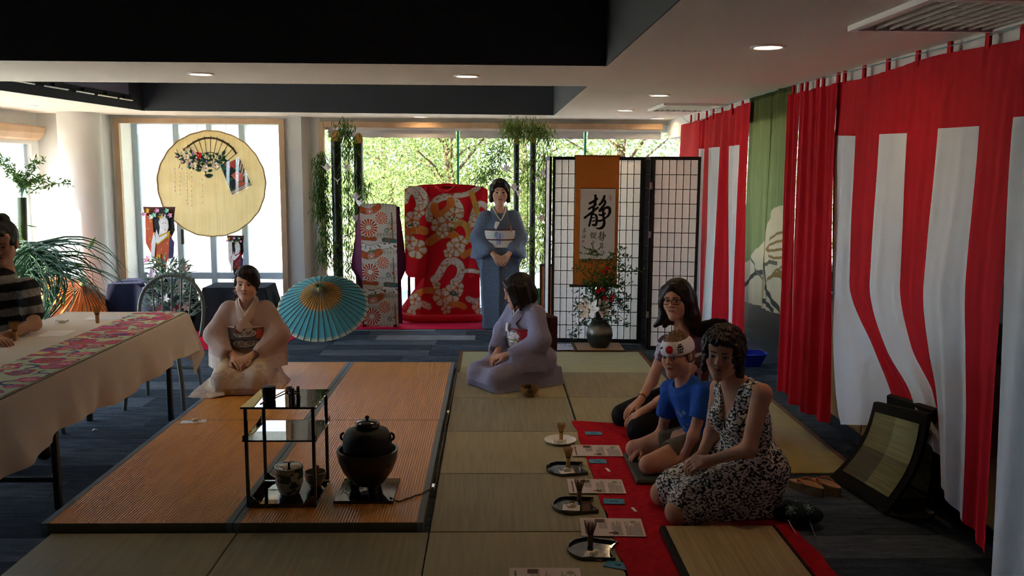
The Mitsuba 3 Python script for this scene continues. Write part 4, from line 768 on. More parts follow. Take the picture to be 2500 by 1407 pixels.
# ---------------------------------------------------------------- patterns painted per vertex on cloth
def flower_paint(C, x, z, cx, cz, r, petals_, cols, rot=0):
    dx, dz = (x-cx)/r, (z-cz)/r; d = np.hypot(dx, dz); a = np.arctan2(dz, dx)+rot
    lobe = .82+.18*np.abs(np.cos(a*petals_/2)); ins = d < lobe
    C[ins] = lin(cols[0]); C[ins & (np.abs(np.sin(a*petals_/2)) > .88) & (d > .28)] = lin(cols[1]); C[ins & (d > lobe-.07)] = lin(cols[1]); C[d < .26] = lin(cols[2]); C[(d < .2) & (np.sin(d*70) > 0)] = lin(cols[1])
def arc_paint(C, x, z, pts, w, col, edge=None, ew=.006):
    g_ = LineString(spline(pts, 24)); m_ = inside(g_.buffer(w), x, z); 
    if edge is not None: C[inside(g_.buffer(w+ew), x, z)] = lin(edge)
    C[m_] = lin(col); 
    if edge is not None: C[m_ & (meshkit.noise(np.stack([x*60, z*60, 0*x], -1), 2) > .72)] = lin(edge)
# red bridal kimono on its stand
k = thing('red_kimono', 'red kimono with gold and silver flower pattern spread on a stand by the big window', 'kimono')
def kim_paint(x, z):
    C = np.tile(lin('#c01420'), (len(x), 1)); SIL, GOLD, ORG = '#cfc3b4', '#c99a45', '#d0702c'
    A = lambda pts, w, c: arc_paint(C, x, z, [(-.96+a*.9, 1.52-b*1.52) for a, b in pts], w, c, '#b98a50' if c != SIL else '#a9805a')
    A([(.06, .02), (.22, .06), (.26, .12), (.2, .16)], .03, SIL); A([(.0, .12), (.1, .05), (.17, .12), (.12, .22)], .035, SIL); A([(.3, .25), (.36, .13), (.5, .09), (.62, .12), (.68, .22)], .035, SIL)
    A([(.36, .16), (.42, .22), (.5, .2), (.56, .12)], .04, ORG); A([(.62, .08), (.75, .07), (.9, .02)], .025, SIL); A([(.8, .3), (.85, .2), (.92, .14), (1.0, .16)], .03, SIL); A([(.82, .06), (.86, .14), (.9, .22)], .025, GOLD)
    A([(.0, .36), (.12, .33), (.24, .34)], .04, ORG); A([(.3, .42), (.4, .38), (.55, .36), (.66, .42)], .04, ORG); A([(.6, .3), (.7, .28), (.78, .34), (.74, .42)], .03, GOLD); A([(.72, .52), (.85, .48), (.95, .46)], .03, ORG)
    A([(.35, .7), (.45, .62), (.55, .56), (.66, .58), (.68, .66), (.6, .72)], .04, SIL); A([(.7, .64), (.8, .63), (.9, .64)], .02, SIL); A([(.15, .8), (.25, .78), (.4, .8)], .03, ORG); A([(.05, .95), (.15, .88), (.28, .9)], .035, SIL); A([(.5, .92), (.62, .88), (.72, .9)], .03, ORG); A([(.78, .84), (.9, .86), (.98, .8)], .03, SIL)
    for a, b, r, q in ((.08, .26, .10, 5), (.17, .2, .07, 5), (.42, .3, .10, 6), (.52, .27, .10, 5), (.6, .22, .09, 6), (.46, .35, .07, 5), (.14, .47, .12, 6), (.05, .42, .08, 5), (.62, .46, .11, 6), (.68, .42, .08, 5), (.53, .5, .06, 5), (.9, .28, .09, 6), (.87, .38, .06, 5), (.45, .83, .11, 6), (.58, .8, .11, 6), (.64, .76, .08, 5), (.5, .92, .06, 5), (.92, .9, .09, 6), (.12, .84, .07, 5), (.07, .95, .07, 5), (.38, .74, .05, 5)):
        flower_paint(C, x, z, -.96+a*.9, 1.52-b*1.52, r, q, ('#d3c6b6', '#b8843c', '#c8502c'), a*9)
    for a, b in ((.58, .25), (.1, .3), (.6, .8), (.56, .33)):
        w = meshkit.noise(np.stack([(x)*45, z*45, 0*x], -1), 7); d = np.hypot((x-(-.96+a*.9))/.06, (z-(1.52-b*1.52))/.03); C[(d < 1) & (w > .55)] = lin('#5a6a4a')
    return C
def kim_panel(nm, x0, x1, z0, z1, y, nu, nv, foldf):
    m_, u, v = grid(nu, nv, lambda u, v: (x0+(x1-x0)*u, y+foldf(u, v), z1+(z0-z1)*v-.022*(1-v)*np.abs(2*u-1)**5+.012*(1-v)*np.exp(-((u-.5)/.12)**2))); add(nm, m_, VC, k, smooth=True, color=kim_paint(np.array(m_.vertices[:, 0]), np.array(m_.vertices[:, 2])))
kim_panel('body', -.86, -.13, .03, 1.52, 9.86, 170, 300, lambda u, v: -.03*v**3-.012*np.sin(u*9+v*2)-.03*np.sin(PI*np.clip(v*8, 0, 1)/2)+.02)
m_, u, v = grid(70, 230, lambda u, v: (-.965+(.25-.03*v**8)*u+.05*np.clip((v-.93)/.07, 0, 1)**2*(1-u), 9.835-.012*np.sin(u*6+v*5)-.02*v, 1.505-1.02*v-.04*(1-u)**4*(1-v))); add('sleeve', m_, VC, k, smooth=True, color=kim_paint(np.array(m_.vertices[:, 0]), np.array(m_.vertices[:, 2])))
m_, u, v = grid(60, 230, lambda u, v: (-.255+.21*u-.03*np.clip((v-.93)/.07, 0, 1)**2*u, 9.835-.012*np.sin(u*6+v*5+1)-.02*v, 1.505-1.02*v-.04*u**4*(1-v))); add('sleeve', m_, VC, k, smooth=True, color=kim_paint(np.array(m_.vertices[:, 0]), np.array(m_.vertices[:, 2])))
add('collar', tube(spline([(-.62, 9.83, 1.50), (-.51, 9.80, 1.44), (-.40, 9.83, 1.50)], 14), .018, 8), VC if False else mat('kimono_red', '#c01420', .75), k, smooth=True)
add('padded_hem', tube(spline([(-1.03, 9.75, .12), (-.98, 9.66, .07), (-.7, 9.62, .05), (-.35, 9.64, .05), (-.1, 9.7, .05)], 40), .042, 12), 'mat_kimono_red', k, smooth=True)
m_, u, v = grid(50, 40, lambda u, v: (-1.0+.25*u*(1-v*.2), 9.80-.13*v, .45*(1-v)*(.25+.75*u)+.05)); add('trailing_lining', m_, VC, k, smooth=True, color=kim_paint(np.array(m_.vertices[:, 0]), np.array(m_.vertices[:, 2])))
k2 = thing('kimono_stand', 'stand with a horizontal pole carrying the red kimono', 'clothes stand'); add('top_pole', tube([(-.93, 9.89, 1.488), (-.09, 9.89, 1.488)], .012, 10), BLACK, k2)
for xx in (-.93, -.09): add('post', bx(xx-.015, xx+.015, 9.885, 9.915, .03, 1.48), BLACK, k2); add('foot', bx(xx-.02, xx+.02, 9.9, 10.1, .006, .035), BLACK, k2)
# sash over a stand with purple garment behind
k = thing('sash_stand', 'stand draped with a white and orange chrysanthemum brocade sash over a purple kimono', 'kimono stand')
def obi_paint(x, z):
    C = np.tile(lin('#c9bfae'), (len(x), 1)); cell = ((np.floor((x+.3*z)*30)+np.floor((x-.3*z)*30)) % 2 == 0); C[cell & (np.sin(z*40) > .3)] = lin('#a8a08c'); n = 0
    for rep in range(3):
        z0 = 1.24-.475*rep
        for pts, w, c in (([(-1.4, z0-.36), (-1.25, z0-.39), (-1.1, z0-.35), (-.99, z0-.41)], .035, '#d9d5cc'), ([(-1.4, z0+.03), (-1.3, z0+.0), (-1.2, z0+.05)], .03, '#c05a30'), ([(-1.3, z0-.44), (-1.2, z0-.43)], .028, '#6f7d5a'), ([(-1.15, z0-.30), (-1.04, z0-.31)], .022, '#3f6a66'), ([(-1.38, z0-.28), (-1.25, z0-.29)], .02, '#a8452a')): arc_paint(C, x, z, pts, w, c, '#8a5a34', .004)
        for cx, cz, r, q, cc in ((-1.31, z0-.17, .105, 16, ('#b5482c', '#e2d8c6', '#d8cdb8')), (-1.17, z0-.07, .075, 14, ('#c8603c', '#e6dccb', '#c94a2c')), (-1.29, z0+.0, .04, 8, ('#b8482a', '#e6dccb', '#e6dccb')), (-1.07, z0-.18, .05, 10, ('#d9cdb8', '#8a4a2c', '#b8482a')), (-1.12, z0-.2, .03, 8, ('#3f6a5a', '#d9cdb8', '#d9cdb8'))): flower_paint(C, x, z, cx, cz, r, q, cc, n); n += 1
    C[(np.abs(x+1.06) < .006) & (np.sin(z*13) > -.3)] = lin('#7d5a3a'); return C
m_, u, v = grid(110, 380, lambda u, v: (-1.395+.035*v+(.385-.02*v)*u, 9.37-.10*np.clip(v-.02, 0, 1)*.3-.03*np.sin(PI*np.clip(v/.05, 0, 1)/2)+.03-.006*np.sin(v*17), 1.31-1.3*v-.01*np.sin(u*PI)*0+.015*np.sin(u*PI)*(v < .01)))
add('sash', m_, VC, k, smooth=True, color=obi_paint(np.array(m_.vertices[:, 0])-.035*np.array(v), np.array(m_.vertices[:, 2])))
PURP = mat('purple_cloth', '#5a1f3f', .75, .25)
for sx, xo in ((-1, -1.40), (1, -1.0)):
    def fn(u, v, sx=sx, xo=xo): wq = np.interp(v.ravel(), [0, .1, .46, .52, .62, 1], [.0, .03, .10 if sx < 0 else .085, .10 if sx < 0 else .085, .03, .045]).reshape(v.shape); return xo-sx*.05+sx*(wq+.05)*u, 9.42-.03*np.sin(u*4+v*3)-.02*v, 1.27-1.24*v
    m_, _, _ = grid(16, 80, fn); add('purple_garment', m_, PURP, k, smooth=True)
m_, _, _ = grid(30, 10, lambda u, v: (-1.42+.44*u, 9.42+.10*v, 1.29+.02*np.sin(u*PI)-.25*v**2)); add('purple_garment', m_, PURP, k, smooth=True)
for xx in (-1.36, -1.03): add('post', bx(xx-.012, xx+.012, 9.43, 9.455, .0, 1.28), BLACK, k); add('foot', bx(xx-.018, xx+.018, 9.34, 9.62, .005, .03), BLACK, k)
add('crossbar', tube([(-1.40, 9.44, 1.28), (-.99, 9.44, 1.28)], .012, 10), BLACK, k)
# ---------------------------------------------------------------- paper folding screen
SHOJI = 'mat_shoji'; scene[SHOJI] = {'type': 'principledthin', 'base_color': rgb('#f2f0f0'), 'roughness': .8, 'diff_trans': 1.0, 'spec_trans': 0.0}
k = thing('folding_screen', 'black framed folding screen with white paper panes behind the flower vase', 'folding screen')
def panel(A, B, z0=.012, z1=1.815, nc=6, nr=13):
    A, B = np.array(A, float), np.array(B, float); L = np.linalg.norm(B-A); e = (B-A)/L; nrm = np.array([e[1], -e[0]])
    def pb(s0, s1, za, zb, t0, t1): return hull_mesh([(*(A+e*s+nrm*t), z) for s in (s0, s1) for z in (za, zb) for t in (t0, t1)])
    p_ = add('panel_frame', cat_m([pb(0, .026, z0, z1, -.011, .011), pb(L-.026, L, z0, z1, -.011, .011), pb(.026, L-.026, z0, z0+.04, -.011, .011), pb(.026, L-.026, z1-.03, z1, -.011, .011)]), BLACKM, k)
    q = [(*(A+e*s-nrm*.002), z) for s, z in ((.026, z0+.04), (L-.026, z0+.04), (L-.026, z1-.03), (.026, z1-.03))]; add('paper', TM(q, [[0, 1, 2], [0, 2, 3]]), SHOJI, p_)
    for i in range(1, nc): s = .026+(L-.052)*i/nc; add('lattice_bar', pb(s-.003, s+.003, z0+.04, z1-.03, -.001, .006), BLACKM, p_)
    for i in range(1, nr): z = z0+.04+(z1-z0-.07)*i/nr; add('lattice_bar', pb(.026, L-.026, z-.003, z+.003, -.001, .0055), BLACKM, p_)
panel((.585, 8.50), (1.005, 8.46)); panel((1.022, 8.46), (1.443, 8.43)); panel((1.452, 8.44), (1.463, 8.85)); panel((1.475, 8.12), (1.905, 8.06)); panel((1.466, 8.42), (1.470, 8.14)); panel((.566, 8.50), (.548, 8.90))
for z in (.35, 1.1, 1.55): add('hinge', bx(1.455, 1.475, 8.105, 8.115, z-.03, z+.03), CHROME, k)
k = thing('low_screen', 'low folding screen with orange panel and black frame left of the paper screen', 'folding screen')
p = at_px(1318, 645, 9.2); 
add('frame', cat_m([bx(p[0], p[0]+.02, 9.19, 9.21, .0, p[2]), bx(p[0]+.30, p[0]+.32, 9.19, 9.21, 0, p[2]), bx(p[0], p[0]+.32, 9.19, 9.21, p[2]-.02, p[2]), bx(p[0], p[0]+.32, 9.19, 9.21, 0, .03)]), BLACKM, k); add('panel', bx(p[0]+.02, p[0]+.30, 9.195, 9.205, .03, p[2]-.02), mat('orange_panel', '#c0703c', .7), k)
# ---------------------------------------------------------------- hanging scroll
ORS = mat('scroll_silk', proc(lambda p, n, uv: mix(L3('#c2722c'), L3('#ad5f22'), 0.5*noise(p.x*160, p.z*160, 0)+0.5*fbm(p.x*4, p.z*4, 1, 3))), .6, .3); WASHI = mat('washi', '#c9c4bc', .8, .1); INK = mat('ink', '#0d0c0c', .7, .2); SEAL = mat('seal_red', '#b03a34', .7, .2); SEALP = mat('seal_pale', '#c99a92', .8, .1)
SY = 8.405; k = thing('hanging_scroll', 'orange hanging scroll with black brush calligraphy hung on the folding screen', 'hanging scroll')
pl, pr = at_px(1405, 381, SY), at_px(1514, 381, SY); bl = at_px(1403, 698, SY); sx0, sx1, sz1, sz0 = pl[0], pr[0]-.005, 1.822, bl[2]
m_, _, _ = grid(20, 60, lambda u, v: (sx0+(sx1-sx0)*u, SY-.006*np.sin(v*5)-.004*np.sin(u*6), sz1+(sz0-sz1)*v)); add('silk_mount', thick(m_, .002), ORS, k, smooth=40)
add('top_rod', tube([(sx0-.01, SY, sz1), (sx1+.01, SY, sz1)], .008, 10), mat('rod_wood', '#8a4a1e', .5), k); add('roller', tube([(sx0-.04, SY-.004, sz0), (sx1+.04, SY-.004, sz0)], .013, 14), BLACK, k)
qa, qb = at_px(1417.5, 461, SY-.012), at_px(1499.5, 633, SY-.012); wx0, wx1, wz1, wz0 = qa[0], qb[0], qa[2], qb[2]; SF = SY-.0125
add('paper_sheet', bx(wx0, wx1, SF, SF+.0015, wz0, wz1), WASHI, k); add('paper_edge', cat_m([bx(wx0, wx1, SF-.0004, SF+.001, wz1, wz1+.008), bx(wx0, wx1, SF-.0004, SF+.001, wz0-.008, wz0)]), TWIG, k)
ux, uz = (wx1-wx0)/580, (wz1-wz0)/1210
def glyph(name, strokes, ox=0, oy=0, s=1.0, m=INK, parent=None):
    g_ = shapely.union_all([brush([(ox+a*s, -(oy+b*s)) for a, b in P], [q*s for q in w]) for P, w in strokes]); g_ = shapely.affinity.affine_transform(g_, [ux, 0, 0, uz, wx0-120*ux, wz1+150*uz]).simplify(.0003)
    mm = rotx(ext(g_, .0008), 90); return add(name, mv(mm, 0, SF, 0), m, parent or k)
import shapely.affinity
SEI = [([(366, 262), (370, 330), (355, 420), (330, 565)], [15, 18, 14, 15]), ([(278, 398), (340, 362), (398, 320)], [16, 15, 13]), ([(262, 493), (330, 452), (384, 420)], [13, 13, 11]), ([(198, 645), (290, 570), (408, 472)], [15, 14, 15]), ([(312, 580), (296, 680), (272, 782)], [13, 13, 13]), ([(330, 588), (382, 602), (391, 700), (380, 768), (332, 768)], [10, 15, 15, 17, 13]), ([(330, 648), (356, 640)], [8, 8]), ([(333, 705), (352, 692)], [9, 9]),
       ([(515, 272), (500, 330), (437, 422)], [13, 17, 14]), ([(500, 335), (530, 372), (520, 412), (440, 530)], [13, 15, 15, 15]), ([(442, 532), (530, 478), (592, 470), (610, 545), (578, 615), (516, 662)], [14, 15, 17, 18, 14, 10]), ([(437, 592), (482, 600), (530, 570)], [12, 14, 12]), ([(420, 700), (480, 690), (540, 650)], [14, 14, 10]), ([(512, 492), (505, 620), (520, 740), (500, 800), (440, 832), (384, 815)], [14, 14, 15, 18, 17, 5])]
glyph('character', [(P, [q*1.38 for q in w]) for P, w in SEI])
glyph('character', [(P, [q*1.15 for q in w]) for P, w in SEI], 415-185*.27, 875-255*.29, .29)
glyph('character', [([(455, 1095), (512, 1092)], [4, 4]), ([(468, 1082), (462, 1150)], [4, 4]), ([(500, 1082), (495, 1150)], [4, 4]), ([(464, 1115), (495, 1113)], [3, 3]), ([(464, 1132), (495, 1130)], [3, 3]), ([(425, 1192), (470, 1160), (525, 1150)], [6, 5, 4]), ([(455, 1165), (440, 1195)], [5, 3]), ([(490, 1160), (500, 1180)], [3, 6])])
glyph('character', [([(440, 1250), (430, 1275)], [5, 7]), ([(455, 1270), (475, 1290), (510, 1280), (515, 1255)], [5, 6, 6, 3]), ([(475, 1225), (485, 1240)], [4, 6]), ([(508, 1215), (525, 1235)], [4, 6]), ([(470, 1285), (490, 1302)], [3, 4])])
glyph('character', [([(298, 930), (345, 915)], [4, 4]), ([(310, 905), (295, 960)], [4, 4]), ([(318, 890), (330, 925)], [4, 4]), ([(300, 950), (340, 940)], [4, 3]), ([(322, 935), (318, 1000)], [4, 4]), ([(302, 975), (340, 965)], [3, 3]), ([(300, 1002), (345, 990)], [4, 3]), ([(355, 905), (352, 965)], [4, 4]), ([(355, 905), (380, 902), (378, 960)], [4, 4, 4]), ([(356, 930), (376, 928)], [3, 3]), ([(356, 950), (376, 948)], [3, 3]), ([(360, 968), (345, 1005)], [4, 3]), ([(372, 965), (372, 998), (400, 1002)], [4, 5, 4])])
glyph('character', [([(335, 1045), (350, 1050)], [5, 7]), ([(310, 1085), (358, 1072)], [5, 5]), ([(335, 1078), (315, 1110), (350, 1105)], [5, 5, 4]), ([(335, 1110), (345, 1140), (340, 1160)], [4, 6, 5]), ([(310, 1135), (325, 1140)], [5, 4])])
glyph('character', [([(310, 1195), (345, 1180)], [5, 5]), ([(300, 1215), (375, 1205)], [5, 5]), ([(318, 1225), (312, 1245)], [4, 5]), ([(345, 1218), (350, 1240)], [4, 5]), ([(305, 1255), (360, 1245)], [5, 5]), ([(340, 1250), (310, 1295)], [5, 4]), ([(325, 1265), (345, 1275), (375, 1295)], [4, 5, 5])])
glyph('signature_character', [([(170, 835), (178, 845)], [3, 4]), ([(165, 860), (172, 868)], [3, 4]), ([(162, 905), (178, 880)], [4, 2]), ([(185, 835), (212, 830)], [3, 3]), ([(198, 820), (196, 855)], [3, 3]), ([(185, 850), (210, 846)], [3, 2]), ([(188, 868), (208, 865), (206, 905)], [3, 3, 3]), ([(188, 870), (186, 905)], [3, 3]), ([(190, 885), (206, 883)], [2, 2])])
glyph('signature_character', [([(165, 935), (172, 945)], [3, 4]), ([(155, 955), (160, 985), (175, 1005)], [3, 4, 3]), ([(185, 930), (210, 940)], [3, 3]), ([(190, 950), (182, 985), (212, 980)], [3, 3, 3]), ([(185, 965), (215, 960)], [3, 3]), ([(205, 950), (200, 990), (212, 1000)], [3, 3, 2])])
for (cx, cy, w, h), m_ in (((177, 1052, 17, 17), SEAL), ((172, 1147, 16, 16), SEALP), ((616, 305, 18, 44), SEALP)):
    x_, z_ = wx0+(cx-120)*ux, wz1-(cy-150)*uz; add('seal', bx(x_-w*ux, x_+w*ux, SF-.0006, SF, z_-h*uz, z_+h*uz), m_, k); 
    for q in (-.5, 0, .5): add('seal_cut', bx(x_-w*ux*.7, x_+w*ux*.7, SF-.0008, SF-.0005, z_+q*h*uz-.0012, z_+q*h*uz+.0012), WASHI, k)
# ---------------------------------------------------------------- vase of lilies on its board
p = at_z(1463, 846, .03); VX, VY = p[0], p[1]; 
k = thing('display_board', 'flat wooden board with dark edge under the flower vase', 'board'); x0, x1 = at_z(1405, 858, .016)[0], at_z(1526, 858, .016)[0]; add('board', bx(x0, x1, 8.02, 8.40, .0125, .026, .004), mat('board_wood', '#a07850', .5, .4), k); add('edge', cat_m([bx(x0-.006, x1+.006, 8.01, 8.03, .0122, .028), bx(x0-.006, x0+.02, 8.01, 8.40, .0122, .028)]), TWIG, k)
p = at_z(1362, 845, .013); sheet_k = add('calligraphy_paper', bx(p[0]-.05, p[0]+.17, 8.10, 8.40, .0125, .0135), mat('blue_white_paper', '#b9bfd0', .7), None, label='pale sheet with brush marks lying at the foot of the folding screen', cat='paper')
for i, (a, b) in enumerate(((-.02, 8.33), (.02, 8.34), (.05, 8.28), (.06, 8.34), (.10, 8.27), (.12, 8.30), (.145, 8.33))): add('brush_mark', mv(ext(brush([(0, 0), (.012, .006), (.02, -.004)], [.004, .006, .003]), .0006), p[0]+a, b, .0135), INK, sheet_k)
VASEM = mat('vase_glaze', proc(lambda p, n, uv: mix(L3('#20261f'), L3('#77705c'), smoothstep(.16, .2, p.z+.02*noise(p.x*20, p.y*20, p.z*20))*(1-smoothstep(.22, .27, p.z+.03*noise(p.x*9, p.y*9, p.z*9))))), .25, .5)
k = thing('flower_vase', 'dark round vase of white lilies and nandina on the wooden board', 'flower arrangement')
add('vase', lathe([(0, 0), (.075, 0), (.085, .01), (.115, .06), (.127, .12), (.118, .18), (.088, .23), (.068, .25), (.074, .268), (.066, .268), (.06, .25), (0, .24)], 40, (VX, VY, .0265)), VASEM, k, smooth=40)
Z0 = .29; rr = np.random.default_rng(77)
def V_(px, py, dy=0): return at_px(px, py, VY+dy)
def lily(c, nrm, r, seed, w): kk = petals(c, r, 6, nrm, PETW, k, 'lily', seed, .55, .5); add('stamen', cat_m([tube([np.array(c), np.array(c)+np.array(nrm)*r*.6+rdir(rr, 1)[0]*.012], .0015, 4) for _ in range(5)]), YEL, kk)
lily(V_(1441, 758, -.10), (-.4, -.8, .4), .115, 3, ''); lily(V_(1466, 753, -.06), (.5, -.8, .2), .10, 5, '')
for px, py in ((1450, 725), (1428, 742)): add('lily_bud', tube([V_(px, py+14, -.05), V_(px, py+4, -.06), V_(px+1, py-8, -.06)], [.004, .010, .003], 8), PETW, k, smooth=True)
st, P, D = [], [], []
for tips, n in (([(1438, 612), (1452, 620), (1425, 640), (1412, 655), (1430, 690)], 26), ([(1500, 625), (1518, 610), (1522, 628), (1530, 655), (1555, 660), (1512, 648), (1490, 640)], 26), ([(1480, 660), (1465, 670), (1500, 680), (1520, 690), (1450, 700), (1480, 700)], 24)):
    for px, py in tips:
        tip = V_(px, py, rr.uniform(-.1, .05)); sp = spline([(VX, VY, Z0), (np.array([VX, VY, Z0+.25])*.6+tip*.4), tip], 16); st.append(tube(sp, np.linspace(.0035, .0012, 16), 5))
        for q in sp[8:]:
            for _ in range(3): P.append(q+rr.normal(size=3)*.018); D.append(rdir(rr, 1)[0]+[0, 0, .1])
        for _ in range(n//2): P.append(tip+rr.normal(size=3)*[.03, .02, .02]); D.append(rdir(rr, 1)[0])
add('stem', cat_m(st), TWIG, k); add('nandina_leaves', leaves(P, D, rdir(rr, len(P)), rr.uniform(.03, .055, len(P)), .016), BLF[1], k, kind='stuff')
th = rr.uniform(0, 2*PI, 520); q = np.stack([VX+.01+.13*rr.normal(size=520)*.75, VY+.08*rr.normal(size=520), Z0+.16+.09*rr.normal(size=520)], 1); q[:, 2] = np.maximum(q[:, 2], Z0-.02)
add('foliage', leaves(q, rdir(rr, 520)+[0, 0, .2], rdir(rr, 520), rr.uniform(.03, .06, 520), .018), GRN, k, kind='stuff')
pts = [(1530, 730), (1520, 745), (1525, 755), (1512, 735), (1528, 790), (1505, 780), (1420, 790), (1408, 810), (1400, 818), (1415, 770), (1412, 745)]; P = np.vstack([V_(*pp, -.03)+rr.normal(size=(22, 3))*.018 for pp in pts]); add('foliage', leaves(P, rdir(rr, len(P))+[0, 0, -.3], rdir(rr, len(P)), rr.uniform(.025, .06, len(P)), .014), GRN, k, kind='stuff')
add('stem', cat_m([tube(spline([(VX, VY, Z0), (np.array([VX, VY, Z0+.1])+V_(*pp, -.03))/2+[0, 0, .03], V_(*pp, -.03)], 8), .0025, 5) for pp in pts]), TWIG, k)
for i, (px, py) in enumerate(((1475, 728), (1495, 724), (1490, 732), (1470, 708), (1458, 712), (1482, 655), (1472, 665))): petals(V_(px, py, -.07), .028, 7, (.2, -1, .3), REDF, k, 'red_bloom', i, .5, .5)
# ---------------------------------------------------------------- lacquer shelf with utensils
PZ = .0555
k = thing('lacquer_shelf', 'three-tiered black lacquer tea shelf on the front raised tatami', 'shelf'); QX0, QX1, QY0, QY1 = -1.185, -.845, 4.12, 4.47
add('base_board', rotx(bx(QX0, QX1, QY0, QY1, PZ, PZ+.018, .002), -.9, (0, QY0, PZ)), BLACK, k); add('top_board', rotx(bx(QX0-.012, QX1+.008, QY0-.01, QY1+.02, .545, .555, .003), -1.1, (0, 4.27, .555)), BLACK, k)
def midf(u, v): e = np.maximum(np.abs(2*u-1), np.abs(2*v-1)); return QX0-.008+(QX1-QX0+.016)*u, QY0-.008+(QY1-QY0+.016)*v, .392+.010*np.abs(2*u-1)**3*(1-np.abs(2*v-1)**2)*0+.016*np.abs(2*v-1)**4*0+.0*u
add('middle_shelf', rotx(bx(QX0-.008, QX1+.008, QY0-.008, QY1+.008, .383, .391, .002), -1.0, (0, 4.3, .391)), BLACK, k)
for sx, (xa, xb) in ((-1, (QX0-.008, QX0-.004)), (1, (QX1+.004, QX1+.008))):
    P_ = [(QY0, .391)]+[(QY0+(QY1-QY0)*t, .391+.020*(1-(2*t-1)**2)**.0*(abs(2*t-1)**1.6)+.003) for t in np.linspace(0, 1, 20)]+[(QY1, .391)]; g_ = Polygon(P_); mm = ext(g_, .004); v_ = mm.vertices.copy(); add('shelf_edge', TM(np.stack([xa+v_[:, 2], v_[:, 0], v_[:, 1]], 1), mm.faces), BLACK, k)
for x_ in (QX0+.009, QX1-.009):
    for y_ in (QY0+.009, QY1-.009):
        add('post', bx(x_-.008, x_+.008, y_-.008, y_+.008, PZ+.018, .545, .002), BLACK, k)
        s = 1 if x_ < -1 else -1; g_ = Polygon([(0, 0), (.055*s, 0), (.048*s, .012), (.032*s, .020), (.018*s, .034), (0, .038)]); add('corner_bracket', mv(rotx(ext(g_, .008), 90), x_, y_+.004, PZ+.018), BLACK, k)
p = at_z(663, 972, .555); k = thing('tea_caddy', 'small black cylindrical tea caddy on top of the lacquer shelf', 'tea caddy'); add('body', lathe([(0, 0), (.026, 0), (.031, .004), (.032, .045)], 32, (p[0], 4.25, .5555)), BLACKM, k, smooth=40); add('lid', lathe([(.0325, .045), (.0325, .066), (.029, .071), (0, .072)], 32, (p[0], 4.25, .5555)), BLACKM, k, smooth=40)
k = thing('tea_ladle', 'thin bamboo ladle handle lying across the shelf top beside the caddy', 'ladle'); add('handle', tube([(-1.115, 4.17, .5585), (-1.05, 4.44, .560)], .0028, 6), BAMB, k); add('cup', lathe([(0, 0), (.016, 0), (.018, .002), (.018, .012), (.016, .012), (.016, .003), (0, .003)], 20, (-1.045, 4.462, .5555)), BAMB, k)
p = at_z(724, 968, .555); k = thing('lid_rest', 'small bronze lid rest of three standing figures on the shelf top', 'lid rest'); BRZ = mat('bronze', '#3a3026', .45, .5)
add('ring', tube([(p[0]+.022*math.cos(t), 4.27+.022*math.sin(t), .5555+.034) for t in np.linspace(0, 2*PI, 25)], .004, 6), BRZ, k)
for i in range(3):
    t = 2*PI*i/3+.5; x_, y_ = p[0]+.022*math.cos(t), 4.27+.022*math.sin(t); add('figure', lathe([(0, 0), (.009, 0), (.0105, .012), (.008, .026), (.0095, .036), (.006, .044), (.0085, .052), (.006, .060), (0, .062)], 12, (x_, y_, .5555)), BRZ, k, smooth=50); add('figure_ear', cat_m([mv(trimesh.creation.icosphere(1, .003), x_+s*.005, y_, .5555+.062) for s in (-1, 1)]), BRZ, k)
p = at_z(712, 1195, PZ+.02); k = thing('water_jar', 'white water jar with dark green leaf glaze on the bottom tier of the shelf', 'water jar')
WJ = mat('jar_glaze', proc(lambda p, n, uv: mix(L3('#b5ad98'), L3('#27402f'), smoothstep(.52, .58, fbm(p.x*24+3, p.y*24, p.z*24, 3)))), .15, .6); WX, WY = p[0], 4.27
add('body', lathe([(0, 0), (.045, 0), (.05, .006), (.066, .05), (.069, .09), (.067, .125), (.0715, .132), (.0715, .14), (.066, .14), (.064, .13), (0, .128)], 40, (WX, WY, PZ+.0185)), WJ, k, smooth=40); l_ = add('lid', lathe([(.064, .136), (.06, .141), (0, .139)], 40, (WX, WY, PZ+.0185)), BLACK, k, smooth=40); add('knob', lathe([(0, .139), (.006, .139), (.005, .146), (.009, .152), (.006, .158), (0, .159)], 16, (WX, WY, PZ+.0185)), BLACK, l_, smooth=50)
def bowl(x, y, z, r, h, m, k, lip=.004, foot=.45, n=40): add('body', lathe([(0, .008), (r*foot, .008), (r*foot, 0), (r*foot+.004, 0), (r*foot+.006, .010), (r*.82, h*.35), (r*.97, h*.7), (r, h), (r-lip, h), (r*.92, h*.68), (r*.76, h*.36), (r*.4, .016), (0, .015)], n, (x, y, z)), m, k, smooth=40)
k = thing('tea_bowl', 'pale tea bowl standing on the bottom tier behind the water jar', 'tea bowl'); bowl(-.90, 4.37, PZ+.0185, .056, .075, mat('pale_bowl', '#8a8074', .3, .5), k)
k = thing('bowl_whisk', 'bamboo whisk and scoop standing in the pale tea bowl', 'tea whisk'); add('handle', rotx(lathe([(0, .03), (.011, .03), (.012, .10), (0, .105)], 16, (-.895, 4.375, PZ+.0185)), -8, (-.895, 4.375, PZ)), mat('whisk_wood', '#9a6a3c', .5), k, smooth=40)
